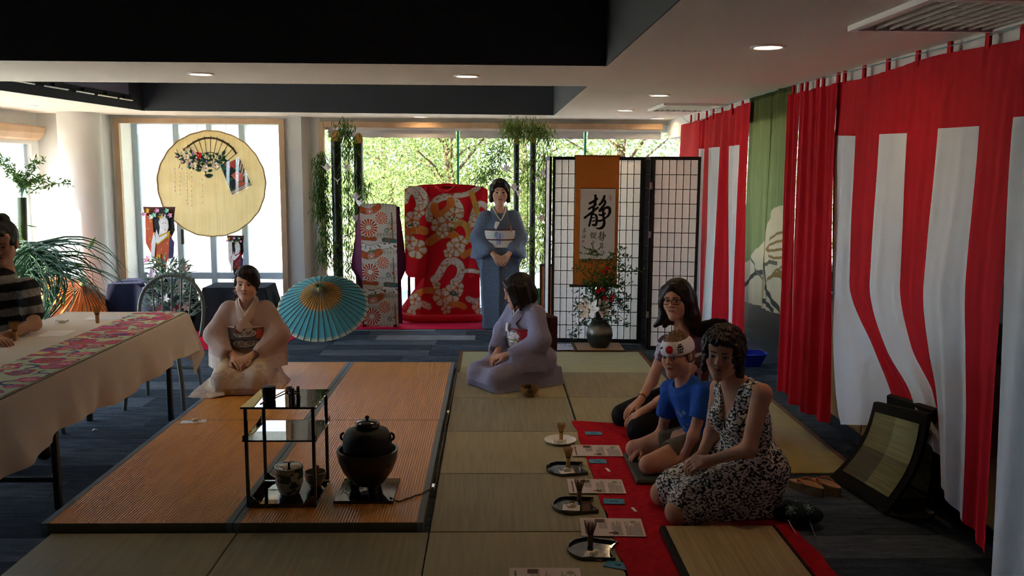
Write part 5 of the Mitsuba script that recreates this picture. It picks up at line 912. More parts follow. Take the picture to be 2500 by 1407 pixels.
# ---------------------------------------------------------------- kettle in its bowl-shaped brazier
KX, KY = -.625, 4.33
k = thing('brazier_board', 'square black lacquer board under the bowl-shaped brazier', 'board'); add('board', bx(-.772, -.478, 4.165, 4.49, PZ, PZ+.014, .002), BLACK, k); add('edge_line', bx(-.772, -.478, 4.1645, 4.166, PZ+.009, PZ+.0105), mat('edge_line', '#5a5450', .3), k)
CLAY = mat('clay', '#2d2521', .3, .5); IRON = bump('cast_iron', '#141414', lambda p, n, uv: noise(p.x*260, p.y*260, p.z*260), .0016, .55, .4)
k = thing('brazier', 'dark clay bowl-shaped brazier holding the iron kettle', 'brazier'); BZ_ = PZ+.0145
add('bowl', lathe([(0, .03), (.06, .03), (.085, .045), (.125, .10), (.148, .16), (.1545, .205), (.154, .212), (.142, .212), (.138, .19), (.11, .14), (0, .12)], 56, (KX, KY, BZ_)), CLAY, k, smooth=40)
for i in range(3): t = -PI/2+2*PI*i/3+.5; add('foot', lathe([(0, 0), (.022, 0), (.026, .015), (.032, .05), (0, .055)], 18, (KX+.068*math.cos(t), KY+.068*math.sin(t), BZ_)), CLAY, k, smooth=40)
k = thing('iron_kettle', 'black cast iron tea kettle seated in the brazier', 'kettle'); KZ = BZ_+.1355
add('body', lathe([(0, 0), (.08, .004), (.112, .03), (.122, .07), (.124, .11), (.120, .145), (.104, .172), (.072, .186), (.060, .188), (.060, .196), (.055, .196), (.055, .18), (0, .17)], 56, (KX, KY, KZ)), IRON, k, smooth=40)
l_ = add('lid', lathe([(.057, .196), (.064, .199), (.062, .208), (.048, .219), (.02, .226), (0, .227)], 48, (KX, KY, KZ)), mat('lid_bronze', '#1c1712', .18, .6), k, smooth=40); add('knob', lathe([(0, .226), (.007, .226), (.006, .232), (.012, .238), (.012, .243), (.006, .249), (0, .250)], 20, (KX, KY, KZ)), mat('lid_knob', '#1c1712', .25, .6), l_, smooth=50)
for s in (-1, 1): add('lug', tube([(KX+s*(.118+.016*math.sin(t)), KY+.0, KZ+.140+.018*math.cos(t)) for t in np.linspace(0, PI, 12)]+[(KX+s*.118, KY, KZ+.122)], .006, 8), IRON, k, smooth=True)
k = thing('power_cord', 'twisted power cord running from the brazier along the right edge of the platform', 'cord'); C_ = mat('cord', '#5e5a4e', .7)
pts = [(-.50, 4.20, PZ+.018), (-.46, 4.19, PZ+.004), (-.40, 4.24, PZ+.004), (-.34, 4.30, PZ+.004), (-.308, 4.36, PZ+.006), (-.298, 4.45, .03), (-.296, 4.8, .03), (-.292, 5.1, .045), (-.295, 5.5, .03), (-.29, 5.9, .04), (-.285, 6.4, .045), (-.285, 7.0, .045), (-.29, 7.3, .02)]
s_ = spline(pts, 200); ph = np.linspace(0, 300, 200); add('cord', tube(s_+.002*np.stack([np.cos(ph), 0*ph, np.sin(ph)], 1), .0042, 6), C_, k, smooth=True)
add('switch', mv(bx(-.010, .010, -.03, .03, -.008, .010, .004), -.300, 4.42, .045), CHROME, k); add('switch', mv(bx(-.008, .008, -.025, .025, -.007, .007, .003), -.292, 5.85, .045), WHITE, k)
# sweet on paper beside the kneeling woman
p = at_z(473, 1030, PZ); sheet('folded_paper', p[0], p[1], PZ+.0005, .155, .075, 8, PAPER, 'white folded paper lying on the raised tatami before the woman in beige', 'paper'); sweet(p[0]+.01, p[1], PZ+.0015, 'wrapped sweet on the white paper before the woman in beige', 20)
p = at_z(1293, 975, .0205); k = thing('tea_bowl', 'amber glazed tea bowl on the floor mat beside the woman in lavender', 'tea bowl'); bowl(p[0], p[1]+.08, .0205, .068, .075, mat('amber_glaze', proc(lambda p, n, uv: mix(L3('#8a6232'), L3('#35301c'), smoothstep(.5, .62, fbm(p.x*18, p.y*18, p.z*14, 3)))), .2, .6), k)
# ---------------------------------------------------------------- visitors' place settings
MZ = .0205
TRAYB = mat('tray_lacquer', '#101a18', .1, .7)
def fan_tray(x, y, z, rot, label):
    k = thing('fan_tray', label, 'tray', None); a = np.radians(np.linspace(110, 250, 20)); P = [(.115*math.cos(t), .115*math.sin(t)) for t in a]+[(.10, -.085)]+[(.10-.025*math.sin(PI*t), -.085+.17*t) for t in np.linspace(.05, .95, 10)]+[(.10, .085)]
    g_ = Polygon(P).buffer(.006).buffer(-.003); b_ = mv(ext(g_, .005), 0, 0, 0); rim = mv(ext(g_.difference(g_.buffer(-.007)), .014), 0, 0, .002)
    add('base', mv(rotz(b_, rot), x, y, z), TRAYB, k); add('rim', mv(rotz(rim, rot), x, y, z), BLACK, k); return k
def doily(x, y, z, rot, label, s=.085): sheet('paper_square', x, y, z, s, s*.9, rot, PAPER, label, 'paper')
words = ('first', 'second', 'third', 'fourth')
# 1 scalloped plate
p = at_z(1368, 1080, MZ); k = thing('scalloped_plate', 'white scalloped plate with whisk and sweet, farthest of the settings', 'plate')
def sp(u, v): a = u*2*PI; r = .002+.095*v; w = 1+.02*np.cos(a*22)*v**3; return p[0]+r*w*np.cos(a), p[1]+r*w*np.sin(a), MZ+.004+.016*v**4+.001*np.cos(a*22)*v**3
m_, _, _ = grid(200, 14, sp); add('dish', thick(m_, -.003), WHITE, k, smooth=40)
whisk(p[0]+.005, p[1]+.012, MZ+.006, 'bamboo tea whisk on the white scalloped plate'); sweet(p[0]-.006, p[1]-.035, MZ+.006, 'wrapped sweet on the white scalloped plate', 8); sheet('paper_square', p[0]-.005, p[1]-.035, MZ+.0052, .075, .055, 3, PAPER, 'small paper under the sweet on the scalloped plate', 'paper')
for i, (tx, ty, wx, wy, sxx, syy, rot) in enumerate(((1387, 1148, 1387, 1140, 1384, 1152, 4), (1408, 1238, 1414, 1222, 1395, 1240, 2), (1452, 1345, 1441, 1333, 1450, 1357, -12))):
    t = at_z(tx, ty, MZ); nm = ('nearest the boy, behind the other two', 'in the middle, between the other two trays', 'nearest the camera, in front of the other two')[i]; fan_tray(t[0]-.005, t[1], MZ, rot, f'dark glossy fan-shaped tray {nm}'); zt = MZ+.0055
    q = at_z(wx, wy, zt); whisk(q[0], q[1], zt, 'bamboo tea whisk on the '+('far', 'middle', 'front')[i]+' fan-shaped tray', 1.0, i > 0); q = at_z(sxx, syy, zt); doily(q[0], q[1], zt, 6-14*i, 'white paper square on the '+('far', 'middle', 'front')[i]+' fan-shaped tray'); sweet(q[0], q[1]+.004, zt+.0008, 'wrapped sweet on the '+('far', 'middle', 'front')[i]+' fan-shaped tray', 12+20*i)
CARD = mat('blue_card', '#4f8fae', .7, .2)
for i, (px, py, rot, w) in enumerate(((1449, 1058.5, -1, .105), (1459, 1127, -2, .10), (1499, 1225, -4, .105), (1509, 1378, -24, .11))):
    q = at_z(px, py, .0265); z_ = .0268 if i < 3 else .0225; k = sheet('number_card', q[0], q[1], z_, w, .07, rot, CARD, 'blue number card '+('farthest from the camera, beside the girl in black trousers', 'second from the back, beside the knees of the boy', 'second from the front, nearest the knees of the woman', 'nearest the camera, half under the front tray')[i], 'card', t=.001)
    t_ = meshkit.text_mesh(str(i+1), .030, .0005); c_ = t_.bounds.mean(0); t_.apply_translation((-c_[0], -c_[1], 0)); add('numeral', mv(rotz(t_, 90+rot), q[0], q[1], z_+.001), INK, k)
LEAFP = mat('leaflet_paper', '#c4b6b0', .55, .3); GREYI = mat('print_ink', '#55504c', .8); BRI = mat('print_brown', '#5a4638', .8); 
for i, (px, py, rot, lab) in enumerate(((1456, 1101, -1, 'farthest of the four, nearest the girl'), (1455, 1188, -1.5, 'level with the boy and his cushion'), (1494, 1288, -2.5, 'behind the front tray, nearest the rush cushion'), (1331, 1402, -1, 'cut off by the bottom edge of the photo'))):
    q = at_z(px, py, .026); z_ = .0272 if i < 3 else .0215; rr = np.random.default_rng(60+i); k = thing('printed_leaflet', 'laminated printed leaflet '+lab, 'leaflet'); put = lambda mm: mv(rotz(mm, rot), q[0], q[1]-(.04 if i == 3 else 0), z_)
    add('sheet', put(bx(-.1485, .1485, -.105, .105, 0, .0007)), LEAFP, k)
    L_ = [bx(x0, x0+.0022, -.095, -.095+rr.uniform(.10, .17), .0007, .0010) for x0 in np.arange(.0, .135, .0058) if not (.045 < x0 < .06)]+[bx(x0, x0+.002, -.02, .09, .0007, .0010) for x0 in np.arange(-.06, -.02, .0058)]
    add('text_lines', put(cat_m(L_)), GREYI, k, kind='stuff'); add('title', put(cat_m([bx(-.128, -.120, -.09+.014*j, -.081+.014*j, .0007, .0010) for j in range(12)])), INK, k, kind='stuff')
    add('picture', put(ext(shapely.union(Point(.01, -.07).buffer(.016), shapely.box(-.02, -.075, .012, -.062)), .0011)), BRI, k); add('picture', put(mv(ext(Point(.105, .06).buffer(.016), .0011), 0, 0, 0)), mat('print_green', '#8a9068', .8) if i == 0 else 'mat_print_green', k)
    for j in range(2): add('picture', put(ext(shapely.box(-.07+.022*j, .055, -.055+.022*j, .088).buffer(.004), .0011)), BRI, k)
for i, (px, py, lab) in enumerate(((1484, 1148, 'beside the second blue card'), (1548, 1245, 'beside the third blue card'))): q = at_z(px, py, .026); sheet('paper_slip', q[0], q[1], .0268, .016, .055, 12, PAPER, 'tiny pale paper slip on the red cloth '+lab, 'paper slip')
# ---------------------------------------------------------------- cushions and small things at the right
IG = mat('igusa', proc(lambda p, n, uv: mix(L3('#b7a273'), L3('#8f7b50'), noise(p.x*150, p.y*4, p.z*3)*.6+fbm(p.x*3, p.y*3, 0, 2)*.4)), .55, .3); DKB = mat('dark_cloth_border', '#26241f', .85, .1)
k = thing('rush_cushion', 'flat rush seat cushion with dark border at the bottom edge of the photo', 'cushion'); add('border', bx(.785, 1.335, 3.30, 3.90, .0245, .052, .008), DKB, k); add('rush_top', bx(.812, 1.31, 3.325, 3.885, .052, .055, .002), IG, k)
rr = np.random.default_rng(9); add('frayed_straw', cat_m([tube([(x_, 3.88, .055), (x_+rr.normal()*.006, 3.905+rr.random()*.012, .058+rr.random()*.008)], .0008, 3) for x_ in np.linspace(.98, 1.14, 46)]), IG, k, kind='stuff')
k = thing('grey_cushion', 'thin grey-green cushion under the boy', 'cushion'); add('pad', bx(.775, 1.33, 4.50, 4.98, .0245, .05, .012), mat('grey_pad', '#3f4238', .85), k)
add('pad_piping', tube([(.778, 4.5, .037), (.778, 4.98, .037)], .003, 6), mat('piping', '#5a5a48', .8), k)
def leaning(px_tl, px_tr, px_bl, px_br, zt, x_top, label, off=0, bend=.05):
    k = thing('leaning_cushion', label, 'cushion'); bl = at_z(*px_bl, .02)+[off, 0, 0]; br = at_z(*px_br, .02)+[off, 0, 0]; tl = at_x(*px_tl, x_top); tr = at_x(*px_tr, x_top)
    def S(u, v): 
        a = (1-u)[..., None]*tl+u[..., None]*tr; b = (1-u)[..., None]*bl+u[..., None]*br; r_ = a*(1-v)[..., None]+b*v[..., None]; r_[..., 0] += bend*np.sin(PI*v); r_[..., 2] += -.01*np.sin(PI*v); return r_
    m_, u, v = grid(12, 24, lambda u, v: tuple(np.moveaxis(S(u, v), -1, 0))); add('border', thick(m_, -.022) if off == 0 else thick(m_, -.022), DKB, k, smooth=40)
    m_, u, v = grid(60, 60, lambda u, v: tuple(np.moveaxis(S(.09+.82*u, .10+.76*v)-np.array([.0045, 0, -.001]), -1, 0))); q_ = ((u > .5) == (v > .52)); C = np.where(q_[:, None], lin('#8f8a5c'), lin('#6d664c')); C = C*(.8+.4*meshkit.noise(np.stack([u*3, v*120, 0*u], -1), 1))[:, None]
    C = np.where(((u > .5) & (v < .52))[:, None], lin('#a8a878')*(.8+.4*meshkit.noise(np.stack([u*3, v*120, 0*u], -1), 1))[:, None], C); add('rush_panel', m_, VC, k, smooth=True, color=C)
leaning((2133, 982), (2264, 1012), (2025, 1165), (2162, 1252), .5, 1.95, 'checked rush cushion leaning against the striped curtain, the front one', 0, .045)
leaning((2165, 966), (2278, 1003), (2075, 1150), (2215, 1245), .5, 1.985, 'rush cushion leaning behind the checked front cushion', .12, .03)
def zori(px, py, rot, label):
    q = at_z(px, py, 0); k = thing('sandal', label, 'sandal'); P = [(.115*math.cos(t), (.042+.006*math.cos(t))*math.sin(t)) for t in np.linspace(0, 2*PI, 40)[:-1]]; put = lambda mm: mv(rotz(mm, rot), q[0], q[1], 0)
    m_ = ext(Polygon(P), .045); v_ = m_.vertices.copy(); v_[:, 2] *= (1-.35*np.clip(v_[:, 0]/.11, -.2, 1)); add('sole', put(TM(v_, m_.faces)), mat('sandal_side', '#7a6a50', .5) if 'sandal_side' not in str(scene.keys()) else 'mat_sandal_side', k)
    m_ = ext(Polygon(P).buffer(-.002), .004); v_ = m_.vertices.copy(); v_[:, 2] += .0455*(1-.35*np.clip(v_[:, 0]/.11, -.2, 1)); add('insole', put(TM(v_, m_.faces)), mat('sandal_top', '#a07a52', .4) if 'sandal_top' not in str(scene.keys()) else 'mat_sandal_top', k)
    for s in (-1, 1): add('strap', put(tube(spline([(.06, 0, .038), (.03, s*.024, .062), (-.03, s*.043, .046)], 14), .005, 8)), mat('sandal_strap', '#b56a3c', .35) if 'sandal_strap' not in str(scene.keys()) else 'mat_sandal_strap', k, smooth=True)
zori(1968, 1200, 118, 'traditional sandal nearer the woman in the patterned dress, left of its pair'); zori(2012, 1198, 112, 'traditional sandal nearer the leaning cushions, right of its pair')
q = at_z(1938, 1290, 0); k = thing('handbag', 'dark teal handbag with starburst print and metal frame lying near the red cloth', 'bag')
m_ = trimesh.creation.icosphere(4, 1.0); v_ = m_.vertices*[.13, .075, .055]; v_[:, 2] += .055; d_ = np.array(v_); C = np.tile(lin('#16282c'), (len(v_), 1))
for cx, cy in ((-.07, -.02), (.0, .03), (.06, -.03), (-.02, -.05), (.1, .02), (.05, .045), (-.09, .04)):
    dx, dy = v_[:, 0]-cx, v_[:, 1]-cy; a = np.arctan2(dy, dx); r_ = np.hypot(dx, dy); C[(r_ < .028) & (np.abs(np.sin(a*4)) < .16+.004/np.maximum(r_, .004))] = lin('#7f9a9a')
add('body', mv(rotz(TM(v_, m_.faces), -20), q[0]+.02, q[1]+.05, .003), VC, k, smooth=True, color=C); add('metal_frame', tube([(q[0]-.04, q[1]-.03, .05), (q[0]-.035, q[1]-.13, .02), (q[0]+.05, q[1]-.14, .02), (q[0]+.06, q[1]-.03, .05)], .004, 6), CHROME, k)
q = at_z(2225, 1262, 0); k = thing('paper_plate', 'pale shallow plate on the dark carpet near the curtain foot', 'plate'); add('dish', lathe([(0, .002), (.10, .002), (.135, .016), (.137, .014), (.102, 0), (0, 0)], 36, (q[0], q[1]+.08, 0.001)), mat('plate_grey', '#8f8b84', .5), k, smooth=40)
k = thing('brown_box', 'small brown box resting on the pale plate by the curtain', 'box'); add('body', mv(rotz(bx(-.075, .075, -.05, .05, 0, .075, .004), 10), q[0]+.01, q[1]+.09, .005), mat('cardboard', '#5c4c38', .8), k); add('lid', mv(rotz(bx(-.078, .078, -.053, .053, .060, .078, .003), 10), q[0]+.01, q[1]+.09, .005), 'mat_cardboard', k)
q = at_z(1838, 902, 0); k = thing('blue_tub', 'bright blue plastic tub on the dark floor behind the woman in the patterned dress', 'tub'); BLU = mat('blue_plastic', '#1c3fd0', .3, .5)
m_, _, _ = grid(40, 8, lambda u, v: (q[0]-.0+(.10+.05*v)*np.sign(np.cos(u*2*PI))*np.abs(np.cos(u*2*PI))**.5, q[1]+.15+(.07+.04*v)*np.sign(np.sin(u*2*PI))*np.abs(np.sin(u*2*PI))**.5, .002+.11*v)); add('tub', m_, BLU, k, smooth=40); add('tub_floor', bx(q[0]-.10, q[0]+.10, q[1]+.08, q[1]+.22, .001, .006), BLU, k)
add('rim', tube([(q[0]+.152*np.sign(math.cos(t))*abs(math.cos(t))**.5, q[1]+.15+.112*np.sign(math.sin(t))*abs(math.sin(t))**.5, .112) for t in np.linspace(0, 2*PI, 49)], .006, 6), BLU, k)
q = at_z(1902, 1170, 0); k = thing('red_pouch', 'dark red patterned pouch on the mat behind the woman in the patterned dress', 'pouch'); add('body', mv(hull_mesh([(a*.05, b*.07, c) for a in (-1, 1) for b in (-1, 1) for c in (.01, .05)]+[(a*.03, b*.05, c) for a in (-1, 1) for b in (-1, 1) for c in (.002, .065)]), q[0]+.01, q[1]+.06, .02), mat('maroon', '#4a1a20', .7), k); add('flap', mv(bx(-.03, .03, -.05, .02, .064, .07, .003), q[0]+.01, q[1]+.06, .02), mat('maroon_light', '#7a4a48', .7), k)
# ---------------------------------------------------------------- bodies and clothes: one smooth surface out of joints with radii
class Sdf:
    def __init__(s): s.P = []
    def cone(s, a, b, ra, rb=None, k=.03, op='u'):
        a, b = np.asarray(a, float), np.asarray(b, float); rb = ra if rb is None else rb; s.P.append(('c', (a, b, ra, rb), k, op, (np.minimum(a-ra, b-rb), np.maximum(a+ra, b+rb)))); return s
    def ell(s, c, r, k=.03, op='u', R=None):
        c, r = np.asarray(c, float), np.asarray(r, float)*np.ones(3); m = r.max(); s.P.append(('e', (c, r, R), k, op, (c-m, c+m))); return s
    def hull(s, pts, r=.0, k=.02, op='u'):
        pts = np.asarray(pts, float); s.P.append(('h', (ConvexHull(pts).equations, r), k, op, (pts.min(0)-r, pts.max(0)+r))); return s
    def chain(s, pts, rs, k=.03):
        for i in range(len(pts)-1): s.cone(pts[i], pts[i+1], rs[i], rs[i+1], k)
        return s
    def bounds(s):
        u = [p for p in s.P if p[3] == 'u']; return np.min([p[4][0] for p in u], 0), np.max([p[4][1] for p in u], 0)
    def __call__(s, X):
        X = X.astype(np.float32); d = np.full(len(X), .25, np.float32)
        for kind, a, k, op, (lo, hi) in s.P:
            m = k+.03; w = np.nonzero(((X > lo-m) & (X < hi+m)).all(1))[0]
            if not len(w): continue
            p = X[w]
            if kind == 'c':
                A, B, ra, rb = a; ba = B-A; t = np.clip(((p-A)@ba)/max(ba@ba, 1e-12), 0, 1); q = np.linalg.norm(p-A-t[:, None]*ba, axis=1)-(ra+(rb-ra)*t)
            elif kind == 'e':
                c, r, R = a; u = p-c; u = u@R if R is not None else u; k0 = np.linalg.norm(u/r, axis=1); k1 = np.linalg.norm(u/(r*r), axis=1); q = k0*(k0-1)/np.maximum(k1, 1e-6)
            else:
                E, r = a; q = (p@E[:, :3].T+E[:, 3]).max(1)-r
            e = d[w]
            if op == 'u': h = np.maximum(k-np.abs(e-q), 0)/max(k, 1e-6); d[w] = np.minimum(e, q)-h*h*k*.25
            else: q = -q; h = np.maximum(k-np.abs(e-q), 0)/max(k, 1e-6); d[w] = np.maximum(e, q)+h*h*k*.25
        return d
def nets(f, h, lo=None, hi=None, zmin=None):
    """surface of the field f < 0 as a mesh with cells of size h"""
    a, b = f.bounds(); lo = (a-3*h-.02) if lo is None else np.asarray(lo); hi = (b+3*h+.02) if hi is None else np.asarray(hi)
    C = 4; n = (np.ceil((hi-lo)/h/C).astype(int)+1)*C; cn = n//C
    cc = np.stack(np.meshgrid(*[np.arange(q) for q in cn], indexing='ij'), -1).reshape(-1, 3)
    dc = f(lo+(cc*C+C/2-.5)*h); near = np.abs(dc) < C*h*1.3+.012
    D = np.repeat(np.repeat(np.repeat(np.where(dc < 0, -1., 1.).astype(np.float32).reshape(cn), C, 0), C, 1), C, 2)
    off = np.stack(np.meshgrid(*[np.arange(C)]*3, indexing='ij'), -1).reshape(-1, 3)
    ii = (cc[near][:, None]*C+off[None]).reshape(-1, 3); D[ii[:, 0], ii[:, 1], ii[:, 2]] = f(lo+ii*h)
    S = D < 0; mixed = np.zeros(np.array(S.shape)-1, np.uint8)
    cor = [(x, y, z) for x in (0, 1) for y in (0, 1) for z in (0, 1)]; sl = lambda c: tuple(slice(q, S.shape[i]-1+q) for i, q in enumerate(c))
    for c in cor: mixed += S[sl(c)]
    cell = np.argwhere((mixed > 0) & (mixed < 8)); idx = np.full(mixed.shape, -1, np.int32); idx[tuple(cell.T)] = np.arange(len(cell))
    val = np.stack([D[tuple((cell+c).T)] for c in cor], 1); acc = np.zeros((len(cell), 3)); cnt = np.zeros(len(cell))
    for i in range(8):
        for j in range(i+1, 8):
            if sum(abs(p-q) for p, q in zip(cor[i], cor[j])) != 1: continue
            x = (val[:, i] < 0) != (val[:, j] < 0); t = val[x, i]/(val[x, i]-val[x, j]); acc[x] += np.array(cor[i])+t[:, None]*(np.array(cor[j])-np.array(cor[i])); cnt[x] += 1
    V = lo+(cell+acc/cnt[:, None])*h; F = []
    for ax in range(3):
        b_, c_ = (ax+1) % 3, (ax+2) % 3; s0 = [slice(None)]*3; s1 = [slice(None)]*3; s0[ax] = slice(0, -1); s1[ax] = slice(1, None)
        e = np.argwhere(S[tuple(s0)] != S[tuple(s1)]); e = e[(e[:, b_] > 0) & (e[:, c_] > 0) & (e[:, ax] < mixed.shape[ax]) & (e[:, b_] < mixed.shape[b_]) & (e[:, c_] < mixed.shape[c_])]
        def g(db, dc): q = e.copy(); q[:, b_] -= db; q[:, c_] -= dc; return idx[tuple(q.T)]
        q = np.stack([g(1, 1), g(0, 1), g(0, 0), g(1, 0)], 1); ok = (q >= 0).all(1); q, e2 = q[ok], e[ok]; ins = S[tuple(e2.T)]
        q[~ins] = q[~ins][:, ::-1]; F += [q[:, [0, 1, 2]], q[:, [0, 2, 3]]]
    m = TM(V, np.vstack(F))
    if zmin is not None: v = m.vertices.copy(); v[:, 2] = np.maximum(v[:, 2], zmin); m = TM(v, m.faces)
    return m
def relax(m, n=2):
    from scipy.sparse import coo_matrix
    f = np.asarray(m.faces); e = np.vstack([f[:, [0, 1]], f[:, [1, 2]], f[:, [2, 0]]]); e = np.unique(np.sort(e, 1), axis=0); N = len(m.vertices)
    A = coo_matrix((np.ones(2*len(e)), (np.r_[e[:, 0], e[:, 1]], np.r_[e[:, 1], e[:, 0]])), shape=(N, N)).tocsr(); g = np.maximum(np.asarray(A.sum(1)), 1); V = np.array(m.vertices)
    for _ in range(n):
        for w in (.5, -.53): V = V+w*(A@V/g-V)*(np.asarray(A.sum(1)) > 0)
    return TM(V, f)
def frame(c, yaw=0, pitch=0, roll=0, s=1.0, base=None):
    """head or body frame: local x to the person's left, -y forwards, z up; yaw 0 faces -y, -90 faces -x; pitch > 0 looks down"""
    y, p, r = np.radians([yaw, pitch, roll]); Rz = np.array([[math.cos(y), -math.sin(y), 0], [math.sin(y), math.cos(y), 0], [0, 0, 1]])
    Rx = np.array([[1, 0, 0], [0, math.cos(p), -math.sin(p)], [0, math.sin(p), math.cos(p)]]); Ry = np.array([[math.cos(r), 0, math.sin(r)], [0, 1, 0], [-math.sin(r), 0, math.cos(r)]])
    return np.asarray(c, float), Rz@Rx@Ry, s
def W(fr, p): c, R, s = fr; return c+s*(np.asarray(p, float)@R.T)
def head_prims(S, fr, child=False, jaw=1.0):
    c, R, s = fr; w = lambda *p: W(fr, p); E = lambda p, r, k=.02, op='u': S.ell(w(*p), np.array(r)*s, k*s, op, R); K = lambda a, b, ra, rb, k=.015: S.cone(w(*a), w(*b), ra*s, rb*s, k*s)
    E((0, .012, .036), (.073, .092, .080)); E((0, -.020, -.030), (.058*jaw, .068, .080)); E((0, -.060, .045), (.058, .030, .040), .03)
    for q in (-1, 1):
        K((q*.040*jaw, .002, -.062), (q*.006, -.066, -.096), .025, .019, .03); E((q*.033*jaw, -.050, -.030), (.028, .030, .028), .03)
        K((q*.010, -.0815, .0215), (q*.040, -.070, .022), .010, .009, .014); E((q*.074, .016, -.010), (.009, .019, .029), .006)
    for q in (-1, 1): E((q*.029, -.101, .002), (.017, .017, .0115), .014, 'sub')
    nl = .85 if child else 1.0
    K((0, -.087, .008), (0, -.087-.015*nl, -.024), .0075, .0100, .012)
    for q in (-1, 1): E((q*.0105, -.0905, -.028), (.0085, .010, .0075), .006)
    E((0, -.066, -.060), (.028, .022, .022), .02)
    K((-.017, -.0835, -.0535), (0, -.0895, -.0515), .0045, .0062, .005); K((.017, -.0835, -.0535), (0, -.0895, -.0515), .0045, .0062, .005); K((-.014, -.0835, -.0625), (.014, -.0835, -.0625), .0058, .0058, .006); E((0, -.0905, -.0623), (.010, .004, .005), .004)
    E((0, -.073, -.096), (.018, .016, .015), .02)
EYEC = lambda q: (q*.0295, -.0805, .002)
def face_parts(parent, fr, iris='#2a1a12', brow='#1b1512', gaze=0.0, squint=1.0, browt=.0021):
    c, R, s = fr
    for q in (-1, 1):
        m = trimesh.creation.uv_sphere(1.0, count=[16, 24]); v = m.vertices*[.0140, .0085, .0066*squint]; e = np.array(EYEC(q))
        d = np.hypot(v[:, 0]-gaze, v[:, 2]*.95); col = np.where((v[:, 1] < 0)[:, None] & (d < .0064)[:, None], lin(iris), lin('#d8d2cc')); col = np.where((v[:, 1] < 0)[:, None] & (d < .0030)[:, None], lin('#060505'), col)
        k = add('eye', TM(W(fr, v+e), m.faces), VCG, parent, smooth=True, color=col)
        t = np.linspace(-1, 1, 9); lid = np.stack([e[0]+t*.0150, e[1]-.0080+.0062*t*t, e[2]+.0066*squint*(1-t*t*.85)+.0003], 1); add('lashes', tube(W(fr, lid), .0013*s, 5), BLACKM, k)
        lid2 = np.stack([e[0]+t*.0140, e[1]-.0072+.0062*t*t, e[2]-.0064*squint*(1-t*t*.85)], 1); add('lashes', tube(W(fr, lid2), .0006*s, 4), BLACKM, k)
        t9 = np.linspace(0, 1, 9); b = np.stack([q*(.012+.034*t9), -.0925+.0135*t9**1.7, .0235+.0040*np.sin(PI*t9*.75)-.003*t9], 1); add('eyebrow', tube(W(fr, b), np.linspace(browt*1.5, browt*.8, 9)*s, 6, flat=(1, 1)), mat('brow_'+parent, brow, .9, .1), parent)
def hand_prims(S, wrist, d, n, side, curl=(20, 35, 25), spread=1.0, s=1.0, thumb=.6):
    """wrist, finger direction d, back-of-hand normal n, side = +1 if the thumb is at cross(d, n)"""
    d, n = np.asarray(d, float), np.asarray(n, float); d /= np.linalg.norm(d); n = n-d*(n@d); n /= np.linalg.norm(n); t = np.cross(d, n)*side; w = np.asarray(wrist, float)
    S.cone(w-d*.01*s, w+d*.03*s, .0235*s, .0245*s, .012)
    for j, (o, L) in enumerate(((.030, .94), (.0095, 1.0), (-.011, .95), (-.030, .76))):
        kn = w+d*(.082-.005*abs(j-1.2))*s+t*o*s; S.cone(w+d*.012*s+t*o*.45*s, kn, .0155*s, .0115*s, .010)
        p, dd = kn, d+t*o*1.2*spread; dd /= np.linalg.norm(dd); nn = n-dd*(n@dd); nn /= np.linalg.norm(nn)
        for (q, ln), r0, r1 in zip(enumerate((.043, .027, .021)), (.0095, .0083, .0074), (.0083, .0074, .0064)):
            a = math.radians(curl[q]); dd, nn = dd*math.cos(a)-nn*math.sin(a), nn*math.cos(a)+dd*math.sin(a); e = p+dd*ln*L*s; S.cone(p, e, r0*s, r1*s, .0025); p = e
    b = w+d*.026*s+t*.022*s-n*.006*s; e = b+(d*(1-thumb)+t*thumb-n*.15)*.046*s/np.linalg.norm(d*(1-thumb)+t*thumb-n*.15); S.cone(b, e, .0145*s, .0108*s, .012); f = e+(d*.85+t*.22-n*.25)*.030*s; S.cone(e, f, .0105*s, .0078*s, .004); S.cone(f, f+(d*.9-n*.3)*.012*s, .0082*s, .0068*s, .004)
def skin_color(m, fr, base, lip, flush=.12):
    c, R, s = fr; v = (np.array(m.vertices)-c)@R/s; C = np.tile(lin(base), (len(v), 1)); nz = meshkit.noise(np.array(m.vertices)*30, 3)[:, None]; C = C*(.93+.14*nz)
    lips = (v[:, 1] < -.080) & (((np.abs(v[:, 0])/.0195)**2+((v[:, 2]+.0578)/.0082)**2) < 1); C[lips] = lin(lip); C[lips & (np.abs(v[:, 2]+.0578+.0005*np.cos(v[:, 0]*300)) < .0011)] *= .35
    nos = (np.hypot(np.abs(v[:, 0])-.0085, (v[:, 2]+.0345)) < .0042) & (v[:, 1] < -.085); C[nos] *= .35
    for q in (-1, 1): g_ = np.exp(-(((v[:, 0]-q*.038)/.02)**2+((v[:, 2]+.03)/.018)**2))*(v[:, 1] < -.03); C = C*(1-flush*g_[:, None]*np.array([0, 1.0, .9]))
    return C
def strands(m, fr, amp=.003, freq=120, seed=1, col='#100d0c', col2='#1f1915'):
    c, R, s = fr; v = (np.array(m.vertices)-c)@R/s; a = np.arctan2(v[:, 0], v[:, 1]); q = meshkit.noise(np.stack([a*freq/6, v[:, 2]*10, np.hypot(v[:, 0], v[:, 1])*12], -1), seed)+.5*meshkit.noise(np.stack([a*freq/2, v[:, 2]*14, 0*a], -1), seed+1)
    V = np.array(m.vertices)+m.vertex_normals*((q-.75)*amp)[:, None]; return TM(V, m.faces), lin(col)+(lin(col2)-lin(col))*np.clip(q/1.4, 0, 1)[:, None]
